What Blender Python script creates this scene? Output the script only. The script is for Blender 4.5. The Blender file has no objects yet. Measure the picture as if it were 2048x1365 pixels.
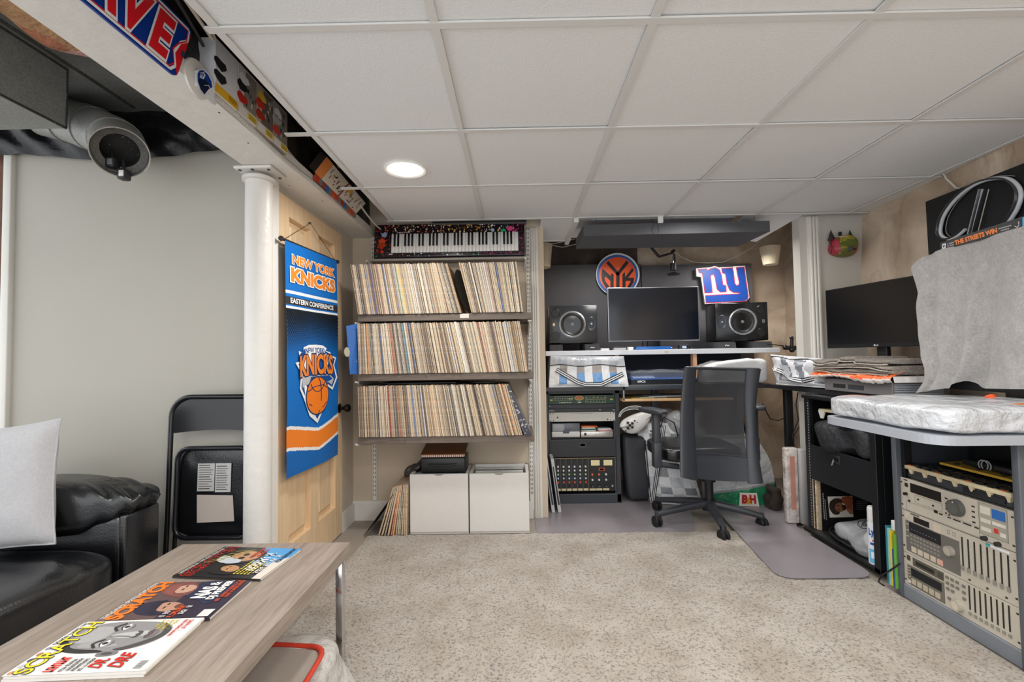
import bpy, bmesh, math, random
from mathutils import Vector as V, Matrix, noise
PI = math.pi
sc = bpy.context.scene
C = sc.collection
random.seed(7)

# ------------------------------------------------------------------ camera
CH = 1.12
F = 935.144
def _basis(p, r, y):
    cp, sp, cr, sr, cy, sy = math.cos(p), math.sin(p), math.cos(r), math.sin(r), math.cos(y), math.sin(y)
    f = V((sy*cp, cy*cp, sp)); rt = V((cy, -sy, 0)); up = rt.cross(f)
    return cr*rt+sr*up, -sr*rt+cr*up, f
RT, UP, FW = _basis(.03702, -.01549, -.00924)
cam = bpy.data.objects.new('camera', bpy.data.cameras.new('camera')); C.objects.link(cam)
cam.matrix_world = Matrix(((RT.x, UP.x, -FW.x, 0), (RT.y, UP.y, -FW.y, 0), (RT.z, UP.z, -FW.z, CH), (0, 0, 0, 1)))
cam.data.sensor_width = 36; cam.data.lens = F*36/2048
cam.data.clip_start = .02
sc.camera = cam
CO = V((0, 0, CH))

def at(px, py, **k):
    """a point of a surveyed plane X=, Y= or Z="""
    (n, v), = k.items(); a = 'XYZ'.index(n)
    d = FW+RT*((px-1024)/F)-UP*((py-682.5)/F)
    return CO+d*((v-CO[a])/d[a])

# ------------------------------------------------------------------ colours, materials
def lin(h):
    if not isinstance(h, str): return (*h, 1) if len(h) == 3 else h
    h = h.lstrip('#'); o = []
    for i in (0, 2, 4):
        c = int(h[i:i+2], 16)/255
        o.append(c/12.92 if c <= .04045 else ((c+.055)/1.055)**2.4)
    return (*o, 1)
def mixc(a, b, t):
    a, b = lin(a), lin(b); return tuple(a[i]*(1-t)+b[i]*t for i in range(3))+(1,)

def mat(name, col=None, r=.5, m=0., bump=None, var=None, alpha=None, emit=None, coat=0, sheen=0, spec=.5, stretch=None, specks=None, trans=0):
    """col None: read the painted colour of each face. bump (scale, strength), var (scale, amount), specks (scale, threshold, colour, amount)"""
    M = bpy.data.materials.new(name); M.use_nodes = True
    nt = M.node_tree; N = nt.nodes; L = nt.links; b = N['Principled BSDF']
    b.inputs['Roughness'].default_value = r; b.inputs['Metallic'].default_value = m
    b.inputs['Coat Weight'].default_value = coat; b.inputs['Sheen Weight'].default_value = sheen
    b.inputs['Specular IOR Level'].default_value = spec
    if trans: b.inputs['Transmission Weight'].default_value = trans
    if col is None:
        a = N.new('ShaderNodeAttribute'); a.attribute_name = 'Col'; src = a.outputs['Color']
    else:
        a = N.new('ShaderNodeRGB'); a.outputs[0].default_value = lin(col); src = a.outputs[0]
    co = N.new('ShaderNodeTexCoord').outputs['Object']
    if stretch:
        mp = N.new('ShaderNodeMapping'); mp.inputs['Scale'].default_value = stretch; L.new(co, mp.inputs[0]); co = mp.outputs[0]
    def noi(s, det=4):
        n = N.new('ShaderNodeTexNoise'); n.inputs['Scale'].default_value = s; n.inputs['Detail'].default_value = det
        L.new(co, n.inputs['Vector']); return n.outputs['Fac']
    if var:
        for sc_, am in (var if isinstance(var[0], tuple) else (var,)):
            mr = N.new('ShaderNodeMapRange'); mr.inputs['From Min'].default_value = .3; mr.inputs['From Max'].default_value = .7
            mr.inputs['To Min'].default_value = 1-am; mr.inputs['To Max'].default_value = 1+am*.6
            L.new(noi(sc_), mr.inputs['Value'])
            mx = N.new('ShaderNodeMix'); mx.data_type = 'RGBA'; mx.blend_type = 'MULTIPLY'; mx.inputs[0].default_value = 1
            L.new(src, mx.inputs[6]); L.new(mr.outputs[0], mx.inputs[7]); src = mx.outputs[2]
    if specks:
        ss, th, scol, am = specks
        mr = N.new('ShaderNodeMapRange'); mr.inputs['From Min'].default_value = th; mr.inputs['From Max'].default_value = th+.06
        mr.inputs['To Max'].default_value = am
        L.new(noi(ss, 3), mr.inputs['Value'])
        mx = N.new('ShaderNodeMix'); mx.data_type = 'RGBA'; mx.inputs[7].default_value = lin(scol)
        L.new(mr.outputs[0], mx.inputs[0]); L.new(src, mx.inputs[6]); src = mx.outputs[2]
    L.new(src, b.inputs['Base Color'])
    if bump:
        bp = N.new('ShaderNodeBump'); bp.inputs['Strength'].default_value = bump[1]; bp.inputs['Distance'].default_value = .01 if len(bump) < 3 else bump[2]
        L.new(noi(bump[0], 5), bp.inputs['Height']); L.new(bp.outputs[0], b.inputs['Normal'])
    if alpha is not None: b.inputs['Alpha'].default_value = alpha
    if emit:
        b.inputs['Emission Color'].default_value = lin(emit[0]); b.inputs['Emission Strength'].default_value = emit[1]
    return M

def wood_mat(name, base, dark, axis=1, scale=6, r=.45, stretch=14, amount=.6):
    M = bpy.data.materials.new(name); M.use_nodes = True
    nt = M.node_tree; N = nt.nodes; L = nt.links; b = N['Principled BSDF']; b.inputs['Roughness'].default_value = r
    tc = N.new('ShaderNodeTexCoord'); mp = N.new('ShaderNodeMapping')
    s = [stretch]*3; s[axis] = 1; mp.inputs['Scale'].default_value = s
    L.new(tc.outputs['Object'], mp.inputs[0])
    w = N.new('ShaderNodeTexNoise'); w.inputs['Scale'].default_value = scale; w.inputs['Detail'].default_value = 8; w.inputs['Roughness'].default_value = .65; w.inputs['Distortion'].default_value = .6
    L.new(mp.outputs[0], w.inputs['Vector'])
    cr = N.new('ShaderNodeValToRGB'); cr.color_ramp.elements[0].position = .34; cr.color_ramp.elements[1].position = .62
    cr.color_ramp.elements[0].color = mixc(base, dark, amount); cr.color_ramp.elements[1].color = lin(base)
    L.new(w.outputs['Fac'], cr.inputs[0]); L.new(cr.outputs[0], b.inputs['Base Color'])
    bp = N.new('ShaderNodeBump'); bp.inputs['Strength'].default_value = .08; L.new(w.outputs['Fac'], bp.inputs['Height']); L.new(bp.outputs[0], b.inputs['Normal'])
    return M

# ------------------------------------------------------------------ mesh builder
WM = {}          # thing -> world matrix
class MB:
    """collects geometry in world coordinates; T places local coordinates"""
    def __init__(s, T=None, c='808080'):
        s.v, s.f, s.c, s.s = [], [], [], []; s.T = T; s.col = c
    def add(s, vs, fs, c=None, smooth=False, T=None):
        c = lin(c or s.col); o = len(s.v)
        for p in vs:
            p = V(p)
            if T is not None: p = T @ p
            if s.T is not None: p = s.T @ p
            s.v.append(p)
        for f in fs:
            s.f.append([i+o for i in f]); s.c.append(c); s.s.append(smooth)
        return s
    def poly(s, pts, c=None): return s.add(pts, [list(range(len(pts)))], c)
    def box(s, a, b, c=None, T=None):
        x0, y0, z0 = (min(a[i], b[i]) for i in range(3)); x1, y1, z1 = (max(a[i], b[i]) for i in range(3))
        vs = [(x0, y0, z0), (x1, y0, z0), (x1, y1, z0), (x0, y1, z0), (x0, y0, z1), (x1, y0, z1), (x1, y1, z1), (x0, y1, z1)]
        return s.add(vs, [(3, 2, 1, 0), (4, 5, 6, 7), (0, 1, 5, 4), (1, 2, 6, 5), (2, 3, 7, 6), (3, 0, 4, 7)], c, False, T)
    def hexa(s, p, c=None, T=None):
        """eight corners: bottom four ccw, top four"""
        return s.add(p, [(3, 2, 1, 0), (4, 5, 6, 7), (0, 1, 5, 4), (1, 2, 6, 5), (2, 3, 7, 6), (3, 0, 4, 7)], c, False, T)
    def rbox(s, a, b, r=.005, seg=2, c=None, T=None, smooth=True):
        lo = V([min(a[i], b[i]) for i in range(3)]); hi = V([max(a[i], b[i]) for i in range(3)])
        r = min(r, min(hi-lo)*.49)
        bm = bmesh.new(); bmesh.ops.create_cube(bm, size=1)
        for q in bm.verts: q.co = V([(lo[i]+hi[i])/2+q.co[i]*(hi[i]-lo[i]) for i in range(3)])
        bmesh.ops.bevel(bm, geom=bm.edges[:], offset=r, segments=seg, affect='EDGES', profile=.5)
        bm.verts.index_update()
        s.add([q.co.copy() for q in bm.verts], [[q.index for q in f.verts] for f in bm.faces], c, smooth, T); bm.free(); return s
    def cyl(s, p0, p1, r0, r1=None, n=16, c=None, caps=True, smooth=True, T=None):
        r1 = r0 if r1 is None else r1; p0, p1 = V(p0), V(p1); d = (p1-p0)
        q = d.to_track_quat('Z', 'Y').to_matrix()
        vs = []
        for p, r in ((p0, r0), (p1, r1)):
            for k in range(n):
                a = 2*PI*k/n; vs.append(p+q @ V((r*math.cos(a), r*math.sin(a), 0)))
        s.add(vs, [(k, (k+1) % n, n+(k+1) % n, n+k) for k in range(n)], c, smooth, T)
        if caps: s.add(vs[:n], [list(range(n))[::-1]], c, False, T); s.add(vs[n:], [list(range(n))], c, False, T)
        return s
    def lathe(s, prof, o, ax=(0, 0, 1), n=24, c=None, smooth=True, T=None, cols=None):
        """prof: [(radius, height)...] around axis ax from o"""
        q = V(ax).to_track_quat('Z', 'Y').to_matrix(); o = V(o); vs = []
        for r, h in prof:
            for k in range(n):
                a = 2*PI*k/n; vs.append(o+q @ V((max(r, 1e-5)*math.cos(a), max(r, 1e-5)*math.sin(a), h)))
        for i in range(len(prof)-1):
            s.add(vs[i*n:(i+2)*n], [(k, (k+1) % n, n+(k+1) % n, n+k) for k in range(n)], cols[i] if cols else c, smooth, T)
        return s
    def tube(s, pts, r, n=8, c=None, closed=False, T=None, flat=1.):
        pts = [V(p) for p in pts]; m = len(pts); vs = []; up = V((0, 0, 1)); pr = None
        for i, p in enumerate(pts):
            a = pts[i-1] if (i or closed) else p; b = pts[(i+1) % m] if (i < m-1 or closed) else p
            t = (b-a).normalized() if (b-a).length > 1e-9 else V((0, 0, 1))
            if pr is None: nn = t.cross(up if abs(t.z) < .95 else V((1, 0, 0))).normalized()
            else: nn = (pr-t*pr.dot(t)).normalized()
            pr = nn; bb = t.cross(nn); rr = r[i] if isinstance(r, (list, tuple)) else r
            for k in range(n):
                w = 2*PI*k/n; vs.append(p+nn*(rr*math.cos(w))+bb*(rr*flat*math.sin(w)))
        R_ = m if closed else m-1
        s.add(vs, [(i*n+k, i*n+(k+1) % n, ((i+1) % m)*n+(k+1) % n, ((i+1) % m)*n+k) for i in range(R_) for k in range(n)], c, True, T)
        if not closed: s.add(vs[:n], [list(range(n))[::-1]], c, False, T); s.add(vs[-n:], [list(range(n))], c, False, T)
        return s
    def grid(s, fn, nu, nv, c=None, T=None, smooth=True, wrap=False, cf=None):
        vs = [V(fn(i/nu, j/nv)) for j in range(nv+1) for i in range(nu+1)]
        fs = [(j*(nu+1)+i, j*(nu+1)+i+1, (j+1)*(nu+1)+i+1, (j+1)*(nu+1)+i) for j in range(nv) for i in range(nu)]
        if cf is None: return s.add(vs, fs, c, smooth, T)
        o = len(s.v); s.add(vs, fs, c, smooth, T)
        k0 = len(s.c)-len(fs)
        for n_, (j, i) in enumerate([(j, i) for j in range(nv) for i in range(nu)]): s.c[k0+n_] = lin(cf((i+.5)/nu, (j+.5)/nv))
        return s
    def soft(s, cen, size, e=.35, n=10, c=None, amp=0, fr=6, T=None, seed=0, fn=None, cf=None):
        """a cushion-like body; e small = boxy"""
        cen = V(cen); h = V(size)/2
        sg = lambda w, m: math.copysign(abs(w)**m, w)
        vs, idx, fs = [], {}, []
        def vert(p):
            k = (round(p.x, 5), round(p.y, 5), round(p.z, 5))
            if k not in idx:
                d = p.normalized(); th = math.atan2(d.y, d.x); ph = math.asin(max(-1, min(1, d.z)))
                q = V((sg(math.cos(th), e)*sg(math.cos(ph), e), sg(math.sin(th), e)*sg(math.cos(ph), e), sg(math.sin(ph), e)))
                q = V((q.x*h.x, q.y*h.y, q.z*h.z))
                if amp: q += d*amp*noise.noise((q+cen)*fr+V((seed, 0, 0)))
                q += cen
                if fn: q = V(fn(q))
                idx[k] = len(vs); vs.append(q)
            return idx[k]
        for a in range(3):
            for sg_ in (-1, 1):
                for i in range(n):
                    for j in range(n):
                        q = []
                        for u, w in ((i, j), (i+1, j), (i+1, j+1), (i, j+1)):
                            p = [0, 0, 0]; p[a] = sg_; p[(a+1) % 3] = math.tan((u/n*2-1)*PI/4); p[(a+2) % 3] = math.tan((w/n*2-1)*PI/4)
                            q.append(vert(V(p)))
                        fs.append(q if sg_ > 0 else q[::-1])
        if cf:
            for f_ in fs:
                ce = sum((vs[i] for i in f_), V((0, 0, 0)))/len(f_); s.add([vs[i] for i in f_], [[0, 1, 2, 3]], cf(ce), True, T)
            return s
        return s.add(vs, fs, c, True, T)
    # flat marks, laid on a surface
    def stroke(s, pts, w, c=None, closed=False):
        """2D px polyline -> list of quads, given px to world by s.map"""
        m = len(pts)
        for i in range(m if closed else m-1):
            a, b = V(pts[i]), V(pts[(i+1) % m]); d = (b-a)
            if d.length < 1e-6: continue
            d.normalize(); n = V((-d.y, d.x))*w/2; e = d*w*.3
            s.pp([a-n-e, b-n+e, b+n+e, a+n-e], c)
        return s
    def on(s, ax, val, sg=-1, crop=(0, 0, 1)):
        s.pl = (ax, val, sg, crop); s.k = 1; return s
    def lay(s, k): s.k = k; return s
    def w(s, p):
        ax, val, sg, (ox, oy, k) = s.pl
        return at(ox+p[0]/k, oy+p[1]/k, **{ax: val+sg*s.k*.0005})
    def pp(s, pts, c=None):
        """a polygon traced on the current plane"""
        return s.add([s.w(p) for p in pts], [list(range(len(pts)))], c)
    def ell(s, cx, cy, rx, ry, c=None, n=28, rot=0, a0=0, a1=2*PI):
        full = abs(a1-a0-2*PI) < 1e-6; q = []
        for k in range(n if full else n+1):
            a = a0+(a1-a0)*k/n; x, y = rx*math.cos(a), ry*math.sin(a)
            q.append((cx+x*math.cos(rot)-y*math.sin(rot), cy+x*math.sin(rot)+y*math.cos(rot)))
        return s.pp(q, c)
    def tx(s, t, bl, br, tl, c=None, bold=.0):
        """lettering in the parallelogram bl, br, tl (px on the current plane)"""
        a, b, d = s.w(bl), s.w(br), s.w(tl); return s.txw(t, a, b, d, c, bold)
    def txw(s, t, a, b, d, c=None, bold=.0):
        vs, fs = glyphs(t, bold); a, b, d = V(a), V(b), V(d)
        P = [a+(b-a)*x+(d-a)*y for x, y in vs]
        return s.add(P, fs, c)
    def build(s, name, m, parent=None, label=None):
        me = bpy.data.meshes.new(name)
        if parent is not None:
            r = parent
            while r.parent: r = r.parent
            M = WM.get(r.name, Matrix.Identity(4))
        else:
            lo = V([min(p[i] for p in s.v) for i in range(3)]); hi = V([max(p[i] for p in s.v) for i in range(3)])
            M = Matrix.Translation(((lo.x+hi.x)/2, (lo.y+hi.y)/2, lo.z))
        inv = M.inverted()
        me.from_pydata([inv @ p for p in s.v], [], s.f)
        ca = me.color_attributes.new('Col', 'FLOAT_COLOR', 'CORNER')
        arr = []
        for f, c in zip(s.f, s.c): arr += list(c)*len(f)
        ca.data.foreach_set('color', arr)
        me.polygons.foreach_set('use_smooth', s.s)
        me.materials.append(m); me.update()
        o = bpy.data.objects.new(name, me); C.objects.link(o)
        if parent is not None: o.parent = parent
        else: o.matrix_world = M; WM[o.name] = M
        if label: o['label'] = label
        return o

_G = {}
def _font_mesh(t, off):
    cu = bpy.data.curves.new('lettering', 'FONT'); cu.body = t; cu.size = 1; cu.offset = off; cu.resolution_u = 3
    o = bpy.data.objects.new('lettering', cu); C.objects.link(o)
    dg = bpy.context.evaluated_depsgraph_get(); me = bpy.data.meshes.new_from_object(o.evaluated_get(dg))
    vs = [(p.co.x, p.co.y) for p in me.vertices]; fs = [list(p.vertices) for p in me.polygons]
    bpy.data.objects.remove(o); bpy.data.curves.remove(cu); bpy.data.meshes.remove(me)
    return vs, fs
def glyphs(t, bold=0.):
    k = (t, bold)
    if k not in _G:
        v0, _ = _font_mesh(t, .02); v1, f1 = _font_mesh(t, bold) if bold != .02 else (v0, _)
        x0, x1 = min(p[0] for p in v0), max(p[0] for p in v0); y0, y1 = min(p[1] for p in v0), max(p[1] for p in v0)
        _G[k] = ([((x-x0)/(x1-x0), (y-y0)/(y1-y0)) for x, y in v1], f1)
    return _G[k]

def tag(o, label, cat, group=None, kind=None):
    if label: o['label'] = label
    if cat: o['category'] = cat
    if group: o['group'] = group
    if kind: o['kind'] = kind
    return o
def thing(name, label, cat, loc, rz=0, group=None, R=None):
    o = bpy.data.objects.new(name, None); C.objects.link(o); o.empty_display_size = .05
    M = Matrix.Translation(V(loc)) @ (R.to_4x4() if R is not None else Matrix.Rotation(rz, 4, 'Z'))
    o.matrix_world = M; WM[o.name] = M
    return tag(o, label, cat, group)
def struct(name, mb, m, parent=None):
    o = mb.build(name, m, parent)
    if parent is None: o['kind'] = 'structure'
    return o
def copy_tree(o, M, label=None, group=None):
    r = o.copy(); C.objects.link(r); r.matrix_world = M; WM[r.name] = M
    if label: r['label'] = label
    if group: r['group'] = group
    for ch in list(o.children):
        c = ch.copy(); C.objects.link(c); c.parent = r
        for g in list(ch.children):
            d = g.copy(); C.objects.link(d); d.parent = c
    return r

def atw(px, py, off):
    """a point of the skewed stone wall, off metres in front of it"""
    d = FW+RT*((px-1024)/F)-UP*((py-682.5)/F); return CO+d*((2.02-off)/(d.x-.105*d.y))
# ------------------------------------------------------------------ materials
P_MATTE = mat('painted_matte', r=.75, var=(30, .015))
P_SATIN = mat('painted_satin', r=.42, var=(25, .04))
P_GLOSS = mat('painted_gloss', r=.18)
PRINT = mat('printed_paper', r=.35, var=(60, .03))
PLASTIC = mat('moulded_plastic', r=.35, bump=(400, .05))
METAL = mat('brushed_metal', r=.32, m=.75, var=(40, .08))
CHROME = mat('chrome', col='d8d8da', r=.12, m=1)
GALV = mat('galvanised_steel', r=.5, m=.25, var=((9, .16), (110, .22)), bump=(30, .08), specks=(120, .66, 'b9bab6', .5))
BLK_PL = mat('black_plastic', col='34373d', r=.40, bump=(500, .08))
LEATHER = mat('black_leather', col='0f1013', r=.27, bump=(150, .35, .002), spec=.8)
FABRIC = mat('woven_fabric', r=.95, bump=(500, .5, .002), sheen=.3, var=(120, .07))
FOAM = mat('acoustic_foam', r=.98, bump=(250, .25), var=(5, .08))
SCREEN = mat('screen_glass', r=.09, spec=.6)
CLEAR = mat('clear_plastic', col='e8ecef', r=.22, alpha=.34, bump=(22, .6, .02))
FILM = mat('white_plastic_film', r=.24, alpha=.82, bump=(8, 1, .06), var=(30, .03))
BLKFILM = mat('black_plastic_film', col='0b0c10', r=.36, bump=(7, .45, .03), spec=.35)
CABLE = mat('cable_rubber', r=.5)
WALLP = mat('painted_wall', r=.7, bump=(70, .06), var=(1.5, .03))
SLEEVE = mat('worn_card_sleeve', r=.75, stretch=(9, 1, 1.6), var=((70, .42), (26, .2)), specks=(60, .62, 'f2e9d8', .6))
WHITEP = mat('white_paint', r=.45, bump=(25, .1), var=(4, .04))
STONE = bpy.data.materials.new('rubble_stone')
def _stone():
    M = STONE; M.use_nodes = True; nt = M.node_tree; N = nt.nodes; L = nt.links; b = N['Principled BSDF']; b.inputs['Roughness'].default_value = .85
    tc = N.new('ShaderNodeTexCoord')
    n1 = N.new('ShaderNodeTexNoise'); n1.inputs['Scale'].default_value = 2.2; n1.inputs['Detail'].default_value = 9; n1.inputs['Distortion'].default_value = 1.2
    n2 = N.new('ShaderNodeTexVoronoi'); n2.feature = 'DISTANCE_TO_EDGE'; n2.inputs['Scale'].default_value = 2.1
    n3 = N.new('ShaderNodeTexNoise'); n3.inputs['Scale'].default_value = 3; n3.inputs['Detail'].default_value = 5
    mv = N.new('ShaderNodeMix'); mv.data_type = 'RGBA'; mv.blend_type = 'LINEAR_LIGHT'; mv.inputs[0].default_value = .28
    L.new(tc.outputs['Object'], n1.inputs[0]); L.new(tc.outputs['Object'], n3.inputs[0])
    L.new(tc.outputs['Object'], mv.inputs[6]); L.new(n3.outputs['Color'], mv.inputs[7]); L.new(mv.outputs[2], n2.inputs[0])
    cr = N.new('ShaderNodeValToRGB'); e = cr.color_ramp.elements; e[0].position = .3; e[0].color = lin('a8937d'); e[1].position = .66; e[1].color = lin('dbcab6')
    L.new(n1.outputs['Fac'], cr.inputs[0])
    c2 = N.new('ShaderNodeValToRGB'); e = c2.color_ramp.elements; e[0].position = 0; e[0].color = lin('8e765f'); e[1].position = .035; e[1].color = (1, 1, 1, 1)
    L.new(n2.outputs['Distance'], c2.inputs[0])
    mx = N.new('ShaderNodeMix'); mx.data_type = 'RGBA'; mx.blend_type = 'MULTIPLY'; mx.inputs[0].default_value = .18
    L.new(cr.outputs[0], mx.inputs[6]); L.new(c2.outputs[0], mx.inputs[7]); L.new(mx.outputs[2], b.inputs['Base Color'])
    bp = N.new('ShaderNodeBump'); bp.inputs['Strength'].default_value = .8; bp.inputs['Distance'].default_value = .04
    L.new(n1.outputs['Fac'], bp.inputs['Height']); L.new(bp.outputs[0], b.inputs['Normal'])
_stone()
PINE = wood_mat('pine', 'e8cda8', 'cba477', axis=2, scale=3.2, r=.42, stretch=12, amount=.45)
OAK = wood_mat('grey_oak', '9d9084', '63574c', axis=1, scale=5, r=.4, stretch=16, amount=.55)
SHELFW = wood_mat('dark_shelf_board', '6e6258', '3f3731', axis=0, scale=5, r=.6, stretch=12)
# ================================================================== SETTING
CEIL = 2.053
def wall_r(y): return 2.02+.105*y          # the fieldstone wall runs slightly askew
# floor
b = MB(c='aaa095'); b.poly([(-3.4, -1.2, 0), (3.2, -1.2, 0), (3.2, 4.7, 0), (-3.4, 4.7, 0)])
struct('floor', b, mat('loop_carpet', r=.95, var=((90, .14), (6, .05)), bump=(220, .8, .01)))
# ceiling tiles in a T-bar grid (square 0.61 m modules)
T0x, T0y, TS = -.824, 1.269, .6104
TILE = mat('mineral_tile', r=.9, col='e3e5e6', var=(140, .035), bump=(160, .35, .004))
b = MB(c='d9d6cf')
for i in range(0, 6):
    for j in range(-5, 3):
        x0, y0 = T0x+i*TS, T0y+j*TS; x1 = x0+TS; y1 = y0+TS
        if i == 5: x1 = wall_r(y1)+.03
        rr = random.random()*.004
        b.box((x0+.005, y0+.005, CEIL+.004+rr), (x1-.005, y1-.005, CEIL+.02+rr))
ye = T0y+3*TS
b.box((.18, ye+.01, CEIL+.004), (.40, 3.72, CEIL+.02))
b.box((.45, ye+.16, CEIL+.03), (1.55, 3.74, CEIL+.045))
b.hexa([(1.56, ye+.02, CEIL+.0), (1.935, ye+.02, CEIL-.0), (1.935, 3.74, CEIL-.03), (1.60, 3.62, CEIL-.0), (1.56, ye+.02, CEIL+.016), (1.935, ye+.02, CEIL+.016), (1.935, 3.74, CEIL-.014), (1.60, 3.62, CEIL+.016)])
struct('ceiling', b, TILE)
TB = mat('tbar_white', col='d6d6d4', r=.5)
b = MB()
for i in range(0, 6):
    x = T0x+i*TS; b.box((x-.012, T0y-5*TS, CEIL-.002), (x+.012, ye+.012, CEIL+.003)); b.box((x-.0015, T0y-5*TS, CEIL), (x+.0015, ye, CEIL+.04))
for j in range(-5, 4):
    y = T0y+j*TS; x1 = wall_r(y); x0 = T0x-(.03 if j != 1 and j != 2 else .11)
    b.box((x0, y-.012, CEIL-.003), (x1, y+.012, CEIL+.003))
b.box((.40, ye, CEIL-.03), (.43, 3.72, CEIL+.01)); b.box((.18, 3.70, CEIL-.003), (.42, 3.725, CEIL+.012))
struct('trim_1', b, TB)
# deck and joists above
DECK = mat('old_joist_wood', col='2a211c', r=.9, var=(5, .3), bump=(12, .5))
b = MB(); b.box((-3.4, -1.2, 2.62), (3.2, 4.7, 2.66))
for k in range(14):
    y = -.9+k*.41; b.box((-2.9, y, 2.42), (3.0, y+.04, 2.62))
struct('ceiling', b, DECK)
# walls
WCOL = 'b1ada3'
b = MB(c=WCOL); b.box((-2.455, 2.25, 0), (-1.155, 2.33, 2.45)); struct('wall_left', b, WALLP)
b = MB(c='5b4436')
b.box((-3.3, 2.30, 0), (-2.47, 2.4, 2.5))
struct('wall_far_left', b, mat('red_brick', col='6b4c3c', r=.9, var=(20, .3), bump=(18, .6)))
b = MB(c='e0ddd6'); b.rbox((-2.492, 2.225, 0), (-2.452, 2.255, 2.16), .004); struct('trim_2', b, WHITEP)
b = MB(c='c6bcae'); b.box((-1.23, 3.075, 0), (-1.165, 3.36, 2.45)); b.box((-1.26, 2.2, 1.965), (-1.17, 3.09, 2.45)); struct('wall_side', b, WALLP)
b = MB(c='c8b9a5'); b.box((-1.20, 3.32, 0), (.205, 3.40, 2.45)); b.box((.10, 3.40, 0), (.205, 4.3, 2.45)); struct('wall_back', b, WALLP)
b = MB(c='c9c5bd'); b.box((1.935, 3.17, 0), (2.40, 3.25, 2.45)); b.box((1.935, 3.25, 0), (2.0, 4.3, .02)); struct('wall_right_stub', b, WALLP)
def stone_grid(p0, du, dv, nrm, nu, nv, amp):
    def fn(u, v):
        p = V(p0)+V(du)*u+V(dv)*v; d = noise.fractal(p*1.6, 1, 2, 4)*amp+noise.noise(p*7)*amp*.25
        return p+V(nrm)*d
    return fn
b = MB(); b.grid(stone_grid((-.1, 4.30, 0), (3.0, 0, 0), (0, 0, 2.6), (0, -1, 0), 90, 70, .035), 90, 70); struct('wall_stone', b, STONE)
b = MB(); b.grid(stone_grid((wall_r(4.4), 4.4, 0), (wall_r(-1.2)-wall_r(4.4), -5.6, 0), (0, 0, 2.6), (-1, .1, 0), 140, 60, .022), 140, 60); struct('wall_right', b, STONE)
b = MB(c='171310')
b.grid(lambda u, v: (.12+u*1.0, 4.235+.03*math.sin(u*21)+.02*noise.noise((u*9, v*6, 0)), 1.93+v*.5), 40, 12)
struct('wall_foil', b, mat('dark_tarp', col='4a4039', r=.8, var=(5, .4), bump=(9, .8)))
# skirting boards
b = MB(c='dcd9d4'); b.box((-1.165, 3.305, 0), (-.70, 3.32, .12)); b.box((-1.165, 3.307, .12), (-.70, 3.32, .135)); b.box((-.7, 3.305, 0), (.1, 3.32, .12)); struct('baseboard_back', b, WHITEP)
b = MB(c='dcd9d4'); b.box((-1.165, 3.085, 0), (-1.150, 3.32, .12)); struct('baseboard_side', b, WHITEP)
# fluted casings
def casing(x0, x1, y0, z0, z1, c='e2dfd8'):
    q = MB(c=c); q.box((x0, y0-.012, z0), (x1, y0, z1)); w = (x1-x0)
    for k in (.1, .38, .66): q.rbox((x0+w*k, y0-.022, z0), (x0+w*(k+.2), y0-.010, z1), .004)
    return q
struct('trim_3', casing(.112, .165, 3.32, 0, 2.05), WHITEP)
struct('trim_4', casing(1.985, 2.065, 3.17, 0, 2.05), WHITEP)
b = MB(c='e3e0da'); b.box((-1.165, 2.165, 0), (-1.143, 2.235, 2.0)); b.box((-1.16, 2.15, 0), (-1.138, 2.175, 2.0)); struct('trim_5', b, WHITEP)
# steel beam boxed in white
b = MB(c='dedbd5')
b.box((-1.205, -1.2, 1.998), (-1.0, 3.32, 2.03)); b.box((-1.2, -1.2, 2.03), (-1.045, 3.32, 2.42)); b.box((-1.012, -1.2, 2.03), (-1.0, 3.32, 2.05))
for k in range(5): b.cyl((-1.03-.03*k % .1, 1.6+.23*k, 1.9975), (-1.03-.03*k % .1, 1.6+.23*k, 1.999), .004, c='3a3835', n=8)
struct('trim_6', b, mat('chipped_white_paint', r=.55, var=((3, .05), (18, .04)), bump=(14, .35, .01)))
# column
col = thing('support_column', 'round white painted steel post holding up the beam beside the door', 'column', (-1.165, 2.1, 0))
b = MB(c='dcd9d4'); b.cyl((-1.165, 2.1, 0), (-1.165, 2.1, 1.955), .057, n=40); b.build('shaft', mat('column_paint', r=.42, bump=(30, .3, .01), var=(3, .05)), col)
b = MB(c='d6d3cd'); b.lathe([(.057, 0), (.070, .004), (.070, .018), (.05, .03)], (-1.165, 2.1, 1.94), n=32)
b.rbox((-1.245, 2.03, 1.982), (-1.075, 2.17, 1.997), .006)
for dx, dy in ((-.06, -.05), (.0, -.055), (.07, -.05), (.07, .05)): b.cyl((-1.165+dx, 2.1+dy, 1.978), (-1.165+dx, 2.1+dy, 1.9835), .007, n=8, c='4a4743')
b.build('cap_plate', WHITEP, col)
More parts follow.
